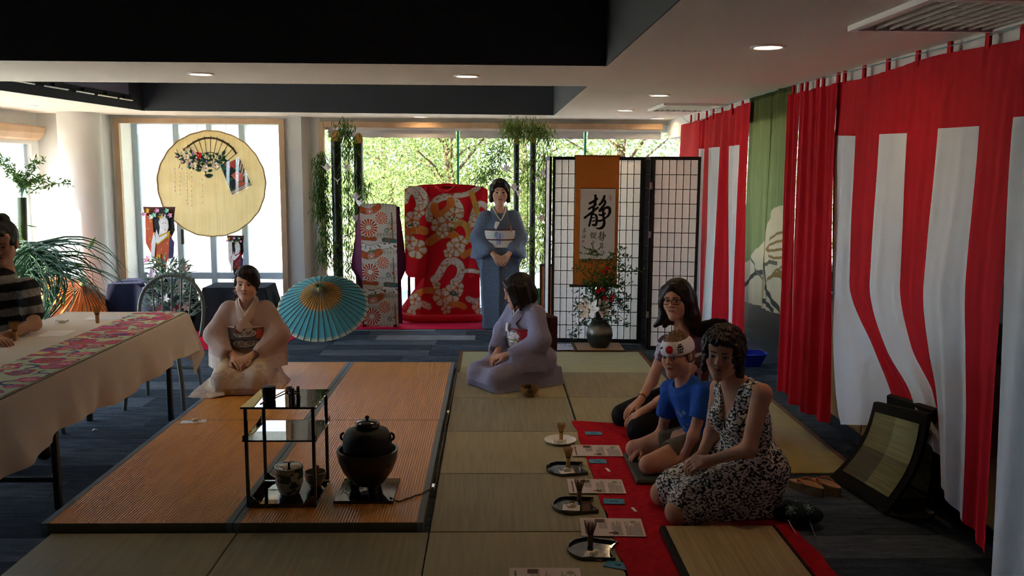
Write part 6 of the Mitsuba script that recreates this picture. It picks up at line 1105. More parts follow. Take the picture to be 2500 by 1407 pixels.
def ribbon(path, width, axis, thickness=.006, n=40, bulge=.0, nrm=None):
    """flat band along a path, lying on a body round the vertical line through axis"""
    P = spline(path, n); t = np.gradient(P, axis=0); t /= np.linalg.norm(t, axis=1, keepdims=True); N = P-np.asarray(axis); N[:, 2] *= .15
    if nrm is not None: N = np.tile(np.asarray(nrm, float), (n, 1))
    N -= t*(N*t).sum(1)[:, None]; N /= np.linalg.norm(N, axis=1, keepdims=True); Sd = np.cross(t, N); w = np.broadcast_to(width, (n,)) if np.ndim(width) == 0 else np.interp(np.linspace(0, 1, n), np.linspace(0, 1, len(width)), width)
    v = np.linspace(-.5, .5, 7); p = P[:, None]+Sd[:, None]*(v[None, :, None]*w[:, None, None])+N[:, None]*(bulge*(1-4*v*v))[None, :, None]
    i, j = np.meshgrid(np.arange(n-1), np.arange(6), indexing='ij'); a = i*7+j; f = np.vstack([np.stack([a, a+7, a+8], -1).reshape(-1, 3), np.stack([a, a+8, a+1], -1).reshape(-1, 3)])
    return thick(TM(p.reshape(-1, 3), f), thickness)
def folds(m, amp, sx=9, sy=9, sz=3, seed=0, vel=None):
    V = np.array(m.vertices); q = meshkit.fbm(V*np.array([sx, sy, sz]), 3, seed)-.5; return TM(V+m.vertex_normals*(q*2*amp)[:, None], m.faces)
def weave(V, base, var=.10, f=60, seed=0, speck=None, sf=220, sth=.80):
    q = meshkit.noise(V*f, seed)[:, None]; C = lin(base)*(1-var+2*var*q)
    if speck is not None: C = np.where((meshkit.noise(V*sf, seed+3) > sth)[:, None], lin(speck), C)
    return C
# ---------------------------------------------------------------- the three women in kimono
def seated_kimono(origin, yaw, s, label, col, headset, hairfn, obi, collar_in, skin, lip, hem=None, facekw={}, sleeve_white=None, lean=0.0, hw=1.0):
    fr = frame(origin, yaw, 0, 0, s); w = lambda *p: W(fr, p); R = fr[1]; k = thing('person', label, 'person')
    L = lambda x, y, z: w(x, y-lean*max(z-.25, 0), z)                     # lean the trunk forwards
    hc, hyaw, hpitch, hroll, hs = headset; hf = frame(L(*hc), yaw+hyaw, hpitch, hroll, hs)
    B = Sdf(); head_prims(B, hf)
    B.cone(L(0, .07, .60), W(hf, (0, .03, -.06)), .050*s, .044*hs, .03); B.ell(L(0, .065, .50), np.array([.14, .09, .14])*s, .05, R=R); B.ell(L(0, .10, .26), np.array([.14, .11, .16])*s, .06, R=R); B.cone(L(-.13, .065, .585), L(.13, .065, .585), .04*s, .04*s, .04)
    for q in (-1, 1):
        B.cone(w(q*.085, .08, .17), w(q*.12, -.33, .09), .08*s, .055*s, .04); B.cone(w(q*.12, -.33, .06), w(q*.06, .2, .04), .045*s, .03*s, .03); B.cone(w(q*.06, .18, .035), w(q*.04, .31, .03), .03*s, .022*s, .02)
        B.chain([L(q*.155, .065, .575), L(q*.225, .0, .38), L(q*.07, -.185, .262)], [.045*s, .036*s, .024*s], .03)
    wl, wr = L(.066, -.190, .262), L(-.066, -.190, .262); up = np.array([0, 0, 1.0]); fw = -R[:, 1]; lf = R[:, 0]
    hand_prims(B, wl, -lf*.55+fw*.62-up*.18, up+fw*.45, -1, (22, 30, 18), .7, .92, .5); hand_prims(B, wr+up*-.004, lf*.5+fw*.66-up*.22, up+fw*.45, 1, (22, 30, 18), .7, .92, .5)
    m = relax(nets(B, .0036), 3); add('body', m, VC, k, smooth=True, color=skin_color(m, hf, skin, lip)); face_parts(k, hf, **facekw)
    # kimono
    K = Sdf(); K.ell(L(0, .055, .48), np.array([.168, .118, .165])*s*[hw, 1, 1], .05, R=R); K.ell(L(0, .07, .33), np.array([.160, .128, .16])*s*[hw, 1, 1], .06, R=R); K.ell(w(0, .13, .20), np.array([.215, .17, .15])*s, .06, R=R)
    K.cone(L(-.125, .065, .590), L(.125, .065, .590), .052*s, .052*s, .05); K.cone(L(0, .09, .58), L(0, .095, .625), .075*s, .066*s, .03)
    for q in (-1, 1):
        K.cone(w(q*.10, .10, .17), w(q*.125, -.335, .105), .125*s, .088*s, .05)
        K.cone(L(q*.150, .06, .575), L(q*.245, .01, .39), .070*s, .082*s, .05); K.cone(L(q*.245, .01, .385), L(q*.135, -.150, .285), .078*s, .058*s, .05)
        K.hull([L(*p) for p in ((q*.285, .03, .42), (q*.20, .03, .42), (q*.10, -.185, .305), (q*.125, -.20, .31), (q*.295, .02, .15), (q*.26, .05, .15), (q*.165, -.19, .165), (q*.19, -.185, .16))], .012*s, .03)
    K.hull([w(*p) for p in ((-.20, -.37, .0), (.20, -.37, .0), (-.235, .24, .0), (.235, .24, .0), (-.14, -.40, .06), (.14, -.40, .06), (-.18, .26, .12), (.18, .26, .12), (-.15, -.34, .15), (.15, -.34, .15))], .012*s, .04)
    for f in (hem or []): K.hull([w(*p) for p in f], .008, .02)
    K.ell(W(hf, (0, -.02, -.13)), np.array([.050, .075, .055])*s, .012, 'sub', hf[1])                     # neck opening
    for q in (-1, 1): K.cone(L(q*.10, -.20, .268), L(q*.03, -.31, .24), .034*s, .05*s, .01, 'sub')       # cuffs
    m = folds(relax(nets(K, .0062, zmin=origin[2]+.0015), 2), .0055, 10, 10, 5, 7); V = np.array(m.vertices); v_ = (V-fr[0])@R/s; add('kimono', m, VC, k, smooth=True, color=col(V, v_))
    ax = L(0, .075, .5)
    # collars: kimono band over a pale under-collar, left side over right
    for q, o in ((-1, 0), (1, .006)):
        pth = [L(*p) for p in ((q*.0, .168, .635), (q*.055, .125, .655), (q*.078, .055, .648), (q*.058, -.018-o, .585), (q*.012, -.064-o, .515), (-q*.035, -.072-o, .462), (-q*.05, -.070-o, .445))]; add('collar_band', ribbon(pth, [.05*s, .052*s, .056*s, .058*s, .06*s], ax, .008, 40, .004), collar_in[0], k, smooth=40)
        pth = [L(*p) for p in ((q*.0, .150, .650), (q*.048, .110, .668), (q*.064, .050, .660), (q*.040, -.022-o, .600), (-q*.004, -.056-o, .532), (-q*.02, -.064-o, .508))]; add('under_collar', ribbon(pth, [.036*s, .036*s, .034*s, .03*s], ax, .006, 40, .003), collar_in[1], k, smooth=40)
    # obi with cord and sash edge
    z0, z1, rx, ry, of = obi['z']; m, u, v = grid(160, 40, lambda u, v: tuple(np.moveaxis(np.stack([W(fr, (0, 0, 0))[i]+s*(R[i, 0]*(rx*hw+.004*np.sin(v*PI))*np.cos(u*2*PI)+R[i, 1]*(.068-lean*(z0+(z1-z0)*v-.25)+(ry+.004*np.sin(v*PI))*np.sin(u*2*PI))+R[i, 2]*(z0+(z1-z0)*v)) for i in range(3)], -1), -1, 0)))
    ang = np.array(u)*2*PI; lx = rx*np.cos(ang); front = np.sin(ang) < 0; o_ = add('obi', thick(m, -.004) if False else m, VC, k, smooth=True, color=obi['col'](lx, np.array(v), front, ang))
    t = np.linspace(0, 2*PI, 61); loop = lambda z, g: np.array([W(fr, ((rx*hw+g)*math.cos(a), .068-lean*(z-.25)+(ry+g)*math.sin(a), z)) for a in t])
    add('obi_cord', tube(loop((z0+z1)/2-.012, .006), .0055*s, 8), obi['cord'], o_, smooth=True); add('sash_edge', tube(loop(z1, .001), .008*s, 8), obi['edge'], o_, smooth=True)
    tk = [w(*p) for p in [(a*.135, .19+b*.035, z0-.02+c*(z1-z0+.09)) for a in (-1, 1) for b in (0, 1.6) for c in (0, 1)]]; Q = Sdf().hull(tk, .014, .0).ell(w(0, .22, z1+.05), np.array([.13, .05, .05])*s, .04, R=R); add('obi_knot', relax(nets(Q, .008), 3), obi['knot'], o_, smooth=True)
    hairfn(k, hf); return k, fr, hf, L, w
HAIRM = 'mat_hair'; scene[HAIRM] = {'type': 'twosided', 'bsdf': {'type': 'principled', 'base_color': {'type': 'mesh_attribute', 'name': 'vertex_color'}, 'roughness': .5, 'specular': .3}}
def add_hair(k, hf, H, h=.0042, amp=.003, freq=120, col='#0e0b0a', col2='#221b17', name='hair'):
    m, c = strands(relax(nets(H, h), 2), hf, amp, freq, 1, col, col2); return add(name, m, HAIRM, k, smooth=True, color=c)
def cap_prims(H, hf, face_cut=True, fw=.060, fz=-.03, fh=.083, grow=1.0):
    c, R, s = hf; E = lambda p, r, k=.02, op='u': H.ell(W(hf, p), np.array(r)*s, k*s, op, R)
    E((0, .016, .042), (.084*grow, .104*grow, .086*grow)); E((0, .055, -.015), (.074*grow, .062*grow, .075), .03)
    if face_cut: E((0, -.120, fz), (fw, .090, fh), .012, 'sub')
def hair_updo(k, hf):
    H = Sdf(); cap_prims(H, hf, True, .060, -.022, .072); K = lambda a, b, ra, rb, kk=.02: H.cone(W(hf, a), W(hf, b), ra*hf[2], rb*hf[2], kk)
    K((-.03, -.080, .080), (.060, -.072, .018), .020, .016); K((.0, -.082, .085), (.070, -.050, .0), .020, .014); K((.068, -.035, .02), (.073, -.012, -.04), .014, .010); K((.045, -.065, .085), (.070, -.05, .03), .026, .020, .03); K((.06, -.05, .06), (.076, -.02, .01), .022, .016, .03); K((-.06, -.055, .06), (-.074, -.02, -.01), .014, .010); H.ell(W(hf, (-.055, .075, -.065)), np.array([.045, .04, .045])*hf[2], .03)
    h_ = add_hair(k, hf, H); rr = np.random.default_rng(2)
    for i in range(5): add('hair_ornament', mv(trimesh.creation.icosphere(1, .008), *W(hf, (-.088+.008*rr.normal(), .03+.01*rr.normal(), -.045-.018*i))), mat('ornament_red', '#5e2a26', .6) if i == 0 else ('mat_ornament_red' if i % 2 else BRZ), h_, smooth=True)
    add('hair_ornament', tube(spline([W(hf, q) for q in ((-.082, .03, -.03), (-.10, .03, .01), (-.098, .03, .035), (-.085, .03, .02))], 20), .0018, 5), CORDM, h_)
def hair_bob(side):
    def fn(k, hf):
        H = Sdf(); K = lambda a, b, ra, rb, kk=.02: H.cone(W(hf, a), W(hf, b), ra*hf[2], rb*hf[2], kk)
        if side == 'front':
            cap_prims(H, hf, True, .058, -.03, .080); H.ell(W(hf, (0, .05, -.04)), np.array([.082, .065, .07])*hf[2], .03)
            for q in (-1, 1): K((q*.072, -.02, .05), (q*.078, -.02, -.075), .022, .020, .03); K((q*.030, -.070, .085), (q*.066, -.060, .012), .018, .012, .02)
            K((-.055, -.075, .055), (.03, -.080, .075), .016, .018); K((.0, -.082, .07), (.058, -.07, .03), .014, .012)
        else:
            cap_prims(H, hf, True, .055, -.04, .090, 1.04); H.ell(W(hf, (0, .05, -.045)), np.array([.086, .068, .085])*hf[2], .03)
            K((.05, -.055, .06), (.078, -.045, -.06), .022, .020, .03); K((.072, -.03, .05), (.080, -.035, -.125), .024, .010, .03); K((.060, -.07, .05), (.066, -.072, -.10), .014, .006, .03); K((.082, .0, .02), (.084, -.01, -.10), .028, .016, .03); K((-.07, -.02, .05), (-.075, -.02, -.05), .02, .016, .03); K((.082, .03, .02), (.08, .03, -.085), .030, .022, .03); K((0, -.075, .085), (.06, -.07, .04), .018, .016, .02)
        add_hair(k, hf, H)
    return fn
SK_J = '#c79c84'; CLOTHW = mat('pale_collar', '#d9d2cc', .8, .1); BAND1 = mat('beige_band', '#b99f90', .8, .15); BAND2 = mat('lavender_band', '#8f8ea6', .8, .15); BAND3 = mat('slate_band', '#566274', .8, .15)
# woman in beige
def col_w1(V, v):
    C = weave(V, '#ab8f81', .05, 40); lap = (v[:, 1] < -.05) & (v[:, 2] < .24); q = meshkit.fbm(v*np.array([7, 7, 7]), 3, 4); C[lap & (q > .56)] = lin('#c9b08f'); C[lap & (np.abs(q-.52) < .008)] = lin('#7d6452'); C[lap & (np.abs(meshkit.fbm(v*9, 2, 8)-.5) < .006)] = lin('#8a6a52')
    return np.where((v[:, 2] < .25)[:, None] & (v[:, 1] < .0)[:, None], C*.5+lin('#c8b8a6')*.5, C)
def obi_w1(x, v, front, a):
    C = np.tile(lin('#57504f'), (len(x), 1))*(.9+.2*meshkit.noise(np.stack([x*200, v*9, 0*x], -1), 1))[:, None]
    for cx, cv, r in ((.0, .78, .30), (-.035, .70, .22), (.035, .72, .22), (.01, .25, .28), (-.04, .2, .22), (.05, .25, .2)): d = np.hypot((x-cx)/(.15*r/.3*.45), (v-cv)/(r*.75)); C[front & (d < 1) & (d > .82)] = lin('#b5ada0'); C[front & (d < .82)] = C[front & (d < .82)]*.6+lin('#8d8578')*.4
    C[front & (np.hypot((x-.105)/.022, (v-.62)/.33) < 1)] = lin('#b0432e'); return C
k, fr, hf, L, w = seated_kimono((-1.855, 6.62, .0565), 4, .965, 'woman kneeling in a pale beige kimono with dark grey sash on the raised tatami', col_w1, ((0.01, .02, .795), 2, 2, 3, 1.08), hair_updo, {'z': (.30, .462, .172, .150, 0), 'col': obi_w1, 'cord': mat('grey_cord', '#4a4a50', .6), 'edge': BAND1, 'knot': mat('grey_obi', '#57504f', .7)}, (BAND1, CLOTHW), SK_J, '#a5665c',
    hem=[[(-.15, -.35, 0), (-.30, -.42, 0), (-.34, -.40, .0), (-.22, -.30, .10), (-.10, -.42, .02), (-.2, -.44, 0)], [(.12, -.3, 0), (.27, -.28, 0), (.24, -.1, .10), (.22, .2, .05), (.3, .1, 0)]], facekw=dict(squint=.62), hw=1.0)
add('tucked_fan', hull_mesh([L(-.055+a, -.075-b, .445+c) for a in (-.02, .03) for b in (0, .008) for c in (-.03, .03)]), mat('wallet', '#7a4038', .6), k)
# woman in lavender
def col_w2(V, v): return weave(V, '#8b8aa4', .14, 150, 2, '#9796ae', 260, .66)
def obi_w2(x, v, front, a):
    C = np.tile(lin('#c9c4c4'), (len(x), 1)); C[front & (x > .055)] = lin('#a82a30'); C[~front] = lin('#7a2428')
    for cx, cv, rx, rv, c in ((.0, .75, .05, .22, '#dedad8'), (.04, .62, .04, .2, '#d6d2d0'), (-.02, .45, .05, .2, '#e2dedc')): d = np.hypot((x-cx)/rx, (v-cv)/rv); C[front & (d < 1)] = lin(c); C[front & (d < 1) & (d > .93)] = lin('#4a4446')
    for cx, cv, r in ((-.02, .55, .06), (.03, .9, .07)): d = np.hypot((x-cx)/r, (v-cv)/(r*6)); C[front & (np.abs(d-1) < .03)] = lin('#4a4446')
    C[front & (v < .30) & (x > -.02)] = C[front & (v < .30) & (x > -.02)]*.5+lin('#7a3a34')*.5; return C
k, fr, hf, L, w = seated_kimono((.235, 6.80, .0215), -55, .97, 'woman kneeling in a lavender kimono with red and white sash on the floor mats', col_w2, ((-.005, .0, .755), -24, 17, -4, 1.08), hair_bob('side'), {'z': (.295, .455, .170, .150, 0), 'col': obi_w2, 'cord': mat('green_cord', '#7f8a4c', .6), 'edge': mat('red_edge', '#8a3038', .7), 'knot': mat('maroon_obi', '#3a1a1c', .7)}, (BAND2, CLOTHW), SK_J, '#9a5a54', facekw=dict(squint=.5), lean=.06)
add('paper_badge', hull_mesh([L(*p) for p in ((-.045, -.100, .50), (-.010, -.108, .50), (-.058, -.104, .435), (-.022, -.112, .43), (-.045, -.103, .50), (-.010, -.111, .50), (-.058, -.107, .435), (-.022, -.115, .43))]), PAPER, k)
# standing woman
def standing():
    origin = np.array([.085, 9.35, .004]); s = 1.03; fr = frame(origin, 6, 0, 0, s); R = fr[1]; w = lambda *p: W(fr, p); k = thing('person', 'woman standing in a slate blue kimono with pale sash beside the red kimono', 'person'); hf = frame(w(0, -.005, 1.405), 2, 2, 0, 1.16)
    B = Sdf(); head_prims(B, hf); B.cone(w(0, .03, 1.19), W(hf, (0, .03, -.06)), .050, .048, .03); B.ell(w(0, .03, 1.06), (.15, .09, .17), .05, R=R); B.ell(w(0, .03, .82), (.14, .10, .2), .06, R=R); B.cone(w(-.14, .03, 1.15), w(.14, .03, 1.15), .045, .045, .04)
    for q in (-1, 1):
        B.chain([w(q*.08, .03, .78), w(q*.075, .01, .42), w(q*.07, .04, .09)], [.08, .055, .035], .03); B.cone(w(q*.07, .05, .04), w(q*.075, -.10, .025), .03, .024, .02); B.chain([w(q*.165, .03, 1.13), w(q*.205, .03, .90), w(q*.08, -.150, .782)], [.046, .038, .025], .03)
    up = np.array([0, 0, 1.0]); fw = -R[:, 1]; lf = R[:, 0]; hand_prims(B, w(.078, -.155, .775), -lf*.82+fw*.12-up*.62, fw+up*.3, -1, (8, 16, 12), .5, .98, .4); hand_prims(B, w(-.078, -.172, .775), lf*.82+fw*.10-up*.62, fw+up*.3, 1, (8, 16, 12), .5, .98, .4)
    m = relax(nets(B, .0040), 3); add('body', m, VC, k, smooth=True, color=skin_color(m, hf, '#d0a48a', '#a8605a')); face_parts(k, hf, squint=.75)
    K = Sdf(); K.ell(w(0, .03, 1.04), (.172, .118, .17), .05, R=R); K.ell(w(0, .035, .86), (.160, .125, .20), .06, R=R); K.cone(w(-.125, .03, 1.155), w(.125, .03, 1.155), .055, .055, .05); K.cone(w(0, .06, 1.15), w(0, .065, 1.20), .078, .07, .03)
    K.hull([w(*p) for p in ((-.165, -.075, .85), (.165, -.075, .85), (-.17, .13, .85), (.17, .13, .85), (-.185, -.08, .60), (.185, -.08, .60), (-.18, .14, .6), (.18, .14, .6), (-.155, -.10, .015), (.155, -.10, .015), (-.15, .12, .015), (.15, .12, .015))], .014, .06)
    K.hull([w(*p) for p in ((-.02, -.115, .8), (-.16, -.06, .8), (-.02, -.13, .02), (-.165, -.09, .02), (-.02, -.10, .02), (-.10, -.05, .8))], .008, .015)
    for q in (-1, 1):
        K.cone(w(q*.155, .03, 1.14), w(q*.215, .04, .93), .072, .085, .05); K.cone(w(q*.215, .03, .93), w(q*.125, -.11, .815), .078, .055, .05)
        K.hull([w(*p) for p in ((q*.25, .07, .95), (q*.20, .05, .95), (q*.10, -.145, .83), (q*.125, -.15, .83), (q*.285, .05, .735), (q*.25, .08, .735), (q*.20, -.11, .745), (q*.24, -.09, .74))], .012, .03); K.hull([w(*p) for p in ((q*.13, -.02, .75), (q*.24, .04, .76), (q*.15, .02, .60), (q*.19, .05, .62), (q*.20, .0, .75), (q*.16, .05, .61))], .012, .02)
        K.cone(w(q*.09, -.16, .785), w(q*.03, -.22, .70), .036, .05, .01, 'sub')
    K.ell(W(hf, (0, -.02, -.125)), (.055, .085, .055), .012, 'sub', hf[1]); m = folds(relax(nets(K, .0066, zmin=.003), 2), .006, 12, 12, 2.5, 5); add('kimono', m, VC, k, smooth=True, color=weave(np.array(m.vertices), '#5f6d81', .10, 130, 4, '#72839a', 180, .78))
    ax = w(0, .04, 1.05)
    for q, o in ((-1, 0), (1, .006)):
        pth = [w(*p) for p in ((0, .14, 1.205), (q*.058, .10, 1.225), (q*.082, .03, 1.218), (q*.062, -.050-o, 1.15), (q*.012, -.094-o, 1.075), (-q*.035, -.100-o, 1.02), (-q*.05, -.098-o, 1.0))]; add('collar_band', ribbon(pth, [.05, .052, .06, .066, .075], ax, .008, 40, .004), BAND3, k, smooth=40)
        pth = [w(*p) for p in ((0, .125, 1.222), (q*.05, .085, 1.24), (q*.068, .025, 1.232), (q*.042, -.050-o, 1.165), (-q*.004, -.090-o, 1.09), (-q*.02, -.1-o, 1.06))]; add('under_collar', ribbon(pth, [.036, .036, .034, .03], ax, .006, 40, .003), WHITE, k, smooth=40)
    z0, z1, rx, ry = .845, 1.02, .178, .152
    m, u, v = grid(160, 40, lambda u, v: tuple(origin[i]+s*(R[i, 0]*rx*np.cos(u*2*PI)+R[i, 1]*(.03+ry*np.sin(u*2*PI))+R[i, 2]*(z0+(z1-z0)*v)) for i in range(3))); a = np.array(u)*2*PI; x = rx*np.cos(a); fr_ = np.sin(a) < 0; C = np.tile(lin('#d3d3c9'), (len(x), 1)); v = np.array(v)
    d = np.hypot((x+.02)/.055, (v-.62)/.32); C[fr_ & (d < 1)] = lin('#b9c3d3'); C[fr_ & (np.hypot((x+.045)/.02, (v-.75)/.2) < 1)] = lin('#8d9cb8'); C[fr_ & (np.hypot((x+.01)/.012, (v-.5)/.35) < 1)] = lin('#8f8fb5'); C[fr_ & (np.hypot((x+.035)/.014, (v-.42)/.3) < 1)] = lin('#9aa3c0')
    o_ = add('obi', m, VC, k, smooth=True, color=C); t = np.linspace(0, 2*PI, 61); loop = lambda z, g: np.array([w((rx+g)*math.cos(b), .03+(ry+g)*math.sin(b), z) for b in t]); RC = mat('wine_cord', '#5e1c2c', .6); add('obi_cord', tube(loop(.925, .006), .006, 8), RC, o_, smooth=True); add('sash_edge', tube(loop(z1+.004, .0), .006, 8), RC, o_, smooth=True)
    add('obi_knot', relax(nets(Sdf().hull([w(a*.13, .175+b*.07, z0-.02+c*.24) for a in (-1, 1) for b in (0, 1) for c in (0, 1)], .014, 0), .009), 3), mat('pale_obi', '#c9c9bf', .7), o_, smooth=True)
    add('paper_badge', hull_mesh([w(*p) for p in ((-.055, -.118, 1.115), (-.010, -.124, 1.105), (-.070, -.122, 1.055), (-.05, -.128, 1.03), (-.055, -.121, 1.115), (-.010, -.127, 1.105), (-.070, -.125, 1.055), (-.05, -.131, 1.03))]), PAPER, k)
    add('folding_fan', hull_mesh([w(*p) for p in ((.095, -.105, 1.075), (.105, -.105, 1.075), (.105, -.112, 1.0), (.115, -.112, 1.0), (.095, -.110, 1.075), (.105, -.110, 1.075), (.105, -.117, 1.0), (.115, -.117, 1.0))]), BAMB, k)
    hair_bob('front')(k, hf)
standing()
# ---------------------------------------------------------------- the visitors
def trunk_frame(pel, neck, shL, shR):
    up = neck-pel; up /= np.linalg.norm(up); lf = shL-shR; lf -= up*(lf@up); lf /= np.linalg.norm(lf); return np.stack([lf, np.cross(up, lf), up], 1)     # columns: left, back, up
def visitor(label, J, hf, skin, lip, r=1.0, hands=(), legs=True, child=False, h=.0040, bust=0, facekw={}, feet=True):
    """body as one surface from world joints J"""
    k = thing('person', label, 'person'); R = trunk_frame(J['pel'], J['neck'], J['shL'], J['shR']); B = Sdf(); head_prims(B, hf, child); c = (J['shL']+J['shR'])/2; ch = c*.72+J['pel']*.28; wa = c*.38+J['pel']*.62
    B.cone(J['neck'], W(hf, (0, .025, -.065)), .047*r, .046*hf[2]*(.9 if child else 1), .03); B.ell(ch, np.array([.135, .092, .15])*r, .05, R=R); B.ell(wa, np.array([.120, .092, .15])*r, .06, R=R); B.ell(J['pel'], np.array([.150, .125, .12])*r, .06, R=R); B.cone(J['shR'], J['shL'], .042*r, .042*r, .05); B.cone(c, J['neck'], .07*r, .052*r, .04)
    if bust:
        for q in (-1, 1): B.ell(ch+R[:, 0]*q*.066*r-R[:, 1]*.075*r-R[:, 2]*.01, .062*r*bust, .04)
    for q in 'LR':
        B.chain([J['sh'+q], J['el'+q], J['wr'+q]], [.047*r, .036*r, .0235*r], .025)
        if legs:
            B.cone(J['pel']*.6+J['kn'+q]*.4, J['kn'+q], .078*r, .058*r, .05); B.cone(J['pel']+R[:, 0]*(.08 if q == 'L' else -.08)*r, J['pel']*.6+J['kn'+q]*.4, .09*r, .078*r, .05); B.chain([J['kn'+q]+[0, 0, -.01], J['kn'+q]*.5+J['an'+q]*.5+[0, 0, .01], J['an'+q]], [.052*r, .054*r, .032*r], .03)
            if feet: B.cone(J['an'+q], J['to'+q], .033*r, .024*r, .03)
    for args in hands: hand_prims(B, *args)
    m = relax(nets(B, h), 3); m_ = add('body', m, VC, k, smooth=True, color=skin_color(m, hf, skin, lip)); face_parts(k, hf, **facekw); return k, R, ch, wa, c
def torso_cloth(K, J, R, ch, wa, c, r=1.0, g=.012, neckr=.07, low=True):
    K.ell(ch, np.array([.135*r+g, .092*r+g, .15*r+g]), .05, R=R); K.ell(wa, np.array([.125*r+g, .095*r+g, .15*r+g]), .06, R=R)
    if low: K.ell(J['pel'], np.array([.152*r+g, .128*r+g, .12*r]), .06, R=R)
    K.cone(J['shR'], J['shL'], .042*r+g, .042*r+g, .05); K.cone(c, c*.5+J['neck']*.5, .075*r+g, .065*r+g, .04)
P3 = at_px
# girl with glasses
J = dict(pel=np.array([1.30, 5.52, .235]), neck=P3(1668, 806, 5.46), shL=P3(1712, 850, 5.32), shR=P3(1628, 842, 5.58), elR=P3(1592, 930, 5.62), wrR=P3(1562, 980, 5.50), elL=P3(1655, 950, 5.24), wrL=P3(1572, 1003, 5.34), knR=P3(1522, 1040, 5.64), knL=P3(1560, 1085, 5.30), anR=np.array([1.34, 5.66, .06]), anL=np.array([1.36, 5.40, .06]), toR=np.array([1.46, 5.62, .045]), toL=np.array([1.48, 5.44, .045]))
J['knR'][2] = max(J['knR'][2], .085); J['knL'][2] = max(J['knL'][2], .088)
hf = frame(P3(1652, 731, 5.42), -32, 2, -3, 1.03)
dn = np.array([0, 0, -1.0]); k, R, ch, wa, c = visitor('girl with glasses and dark shoulder-length hair in floral top', J, hf, '#c99a80', '#a8635a', .96, hands=((J['wrR'], np.array([-.8, -.35, -.5]), np.array([-.35, -.1, .9]), -1, (10, 20, 15), .6, .95, .4), (J['wrL'], np.array([-.85, -.1, -.5]), np.array([-.35, -.2, .9]), 1, (10, 20, 15), .6, .95, .4)), facekw=dict(gaze=.004, iris='#3a2a1c'), feet=True)
K = Sdf(); torso_cloth(K, J, R, ch, wa, c, .98, .016)
for q in 'LR': K.cone(J['sh'+q], J['sh'+q]*.72+J['el'+q]*.28, .060, .056, .03)
K.ell(J['neck']-R[:, 1]*.03, np.array([.07, .07, .06]), .015, 'sub'); m = folds(relax(nets(K, .0062), 2), .006, 14, 14, 8, 3); V = np.array(m.vertices); C = np.tile(lin('#b9b5c6'), (len(V), 1)); q1 = meshkit.fbm(V*np.array([22, 22, 16]), 2, 5); C[q1 > .58] = lin('#6a4a5e'); C[(q1 > .53) & (q1 < .56)] = lin('#8f8098'); C[meshkit.fbm(V*np.array([20, 20, 15]), 2, 9) > .62] = lin('#5b4038'); C[(V-c)@R[:, 2] > .015] = lin('#3f2638'); add('floral_top', m, VC, k, smooth=True, color=C)
K = Sdf(); BLT = mat('black_trousers', '#101014', .8, .2); K.ell(J['pel'], (.17, .15, .125), .06, R=R)
for q, s_ in (('L', .08), ('R', -.08)): K.cone(J['pel']+R[:, 0]*s_, J['kn'+q], .105, .078, .05); K.chain([J['kn'+q]+[0, 0, -.012], J['kn'+q]*.5+J['an'+q]*.5+[0, 0, .01], J['an'+q]], [.066, .066, .045], .03)
m = folds(relax(nets(K, .0075, zmin=.024), 2), .005, 12, 12, 12, 4); add('trousers', m, BLT, k, smooth=True)
H = Sdf(); cap_prims(H, hf, True, .056, -.035, .078, 1.03); hw = lambda *p: W(hf, p)
for q in (-1, 1): H.chain([hw(q*.070, -.035, .06), hw(q*.080, -.02, -.02), hw(q*.082, -.005, -.10), hw(q*.085+(-.045 if q < 0 else .01), -.02+(-.01 if q < 0 else .02), -.165)], [.022, .026, .028, .010], .03); H.cone(hw(q*.010, -.075, .088), hw(q*.066, -.058, .01), .018, .012, .02)
H.chain([hw(.06, .05, .0), hw(.07, .06, -.12), hw(.085, .05, -.20)], [.05, .05, .03], .04); H.chain([hw(-.05, .05, .0), hw(-.06, .05, -.10), hw(-.09, .02, -.17)], [.05, .04, .016], .04); H.chain([hw(-.075, .0, -.08), hw(-.10, -.02, -.14), hw(-.14, -.03, -.165)], [.02, .014, .004], .02); H.ell(hw(0, .07, -.09), (.08, .045, .10), .04); add_hair(k, hf, H)
g_ = []
for q in (-1, 1):
    t = np.linspace(0, 2*PI, 33); g_.append(tube(W(hf, np.stack([q*.031+.0255*np.sign(np.cos(t))*np.abs(np.cos(t))**.7, -.104+.006*np.abs(np.cos(t)*.0255+.031)/.05+0*t, .0005+.0165*np.sign(np.sin(t))*np.abs(np.sin(t))**.7], 1)), .0021, 6, caps=False)); g_.append(tube(W(hf, [(q*.056, -.100, .006), (q*.075, -.06, .006), (q*.079, .01, .0)]), .0018, 6))
g_.append(tube(W(hf, [(-.007, -.106, .004), (0, -.108, .006), (.007, -.106, .004)]), .0018, 6)); add('glasses', cat_m(g_), mat('glasses_frame', '#14100f', .25, .6), k, smooth=True)
Q = Sdf().cone(P3(1700, 812, 5.56), P3(1748, 800, 5.50), .07, .055, .03).cone(P3(1748, 800, 5.5), P3(1765, 790, 5.46), .05, .03, .02); add('hood', folds(relax(nets(Q, .008), 2), .01, 14, 14, 14, 2), mat('dark_hood', '#1e1417', .9, .1), k, smooth=True)
wr = J['wrR']*.8+J['elR']*.2; ax_ = J['wrR']-J['elR']; ax_ /= np.linalg.norm(ax_); e1 = np.cross(ax_, [0, 0, 1.0]); e1 /= np.linalg.norm(e1); e2 = np.cross(ax_, e1); add('bracelet', tube([wr+.029*(math.cos(t)*e1+math.sin(t)*e2) for t in np.linspace(0, 2*PI, 25)], .0022, 6), BLACKM, k)
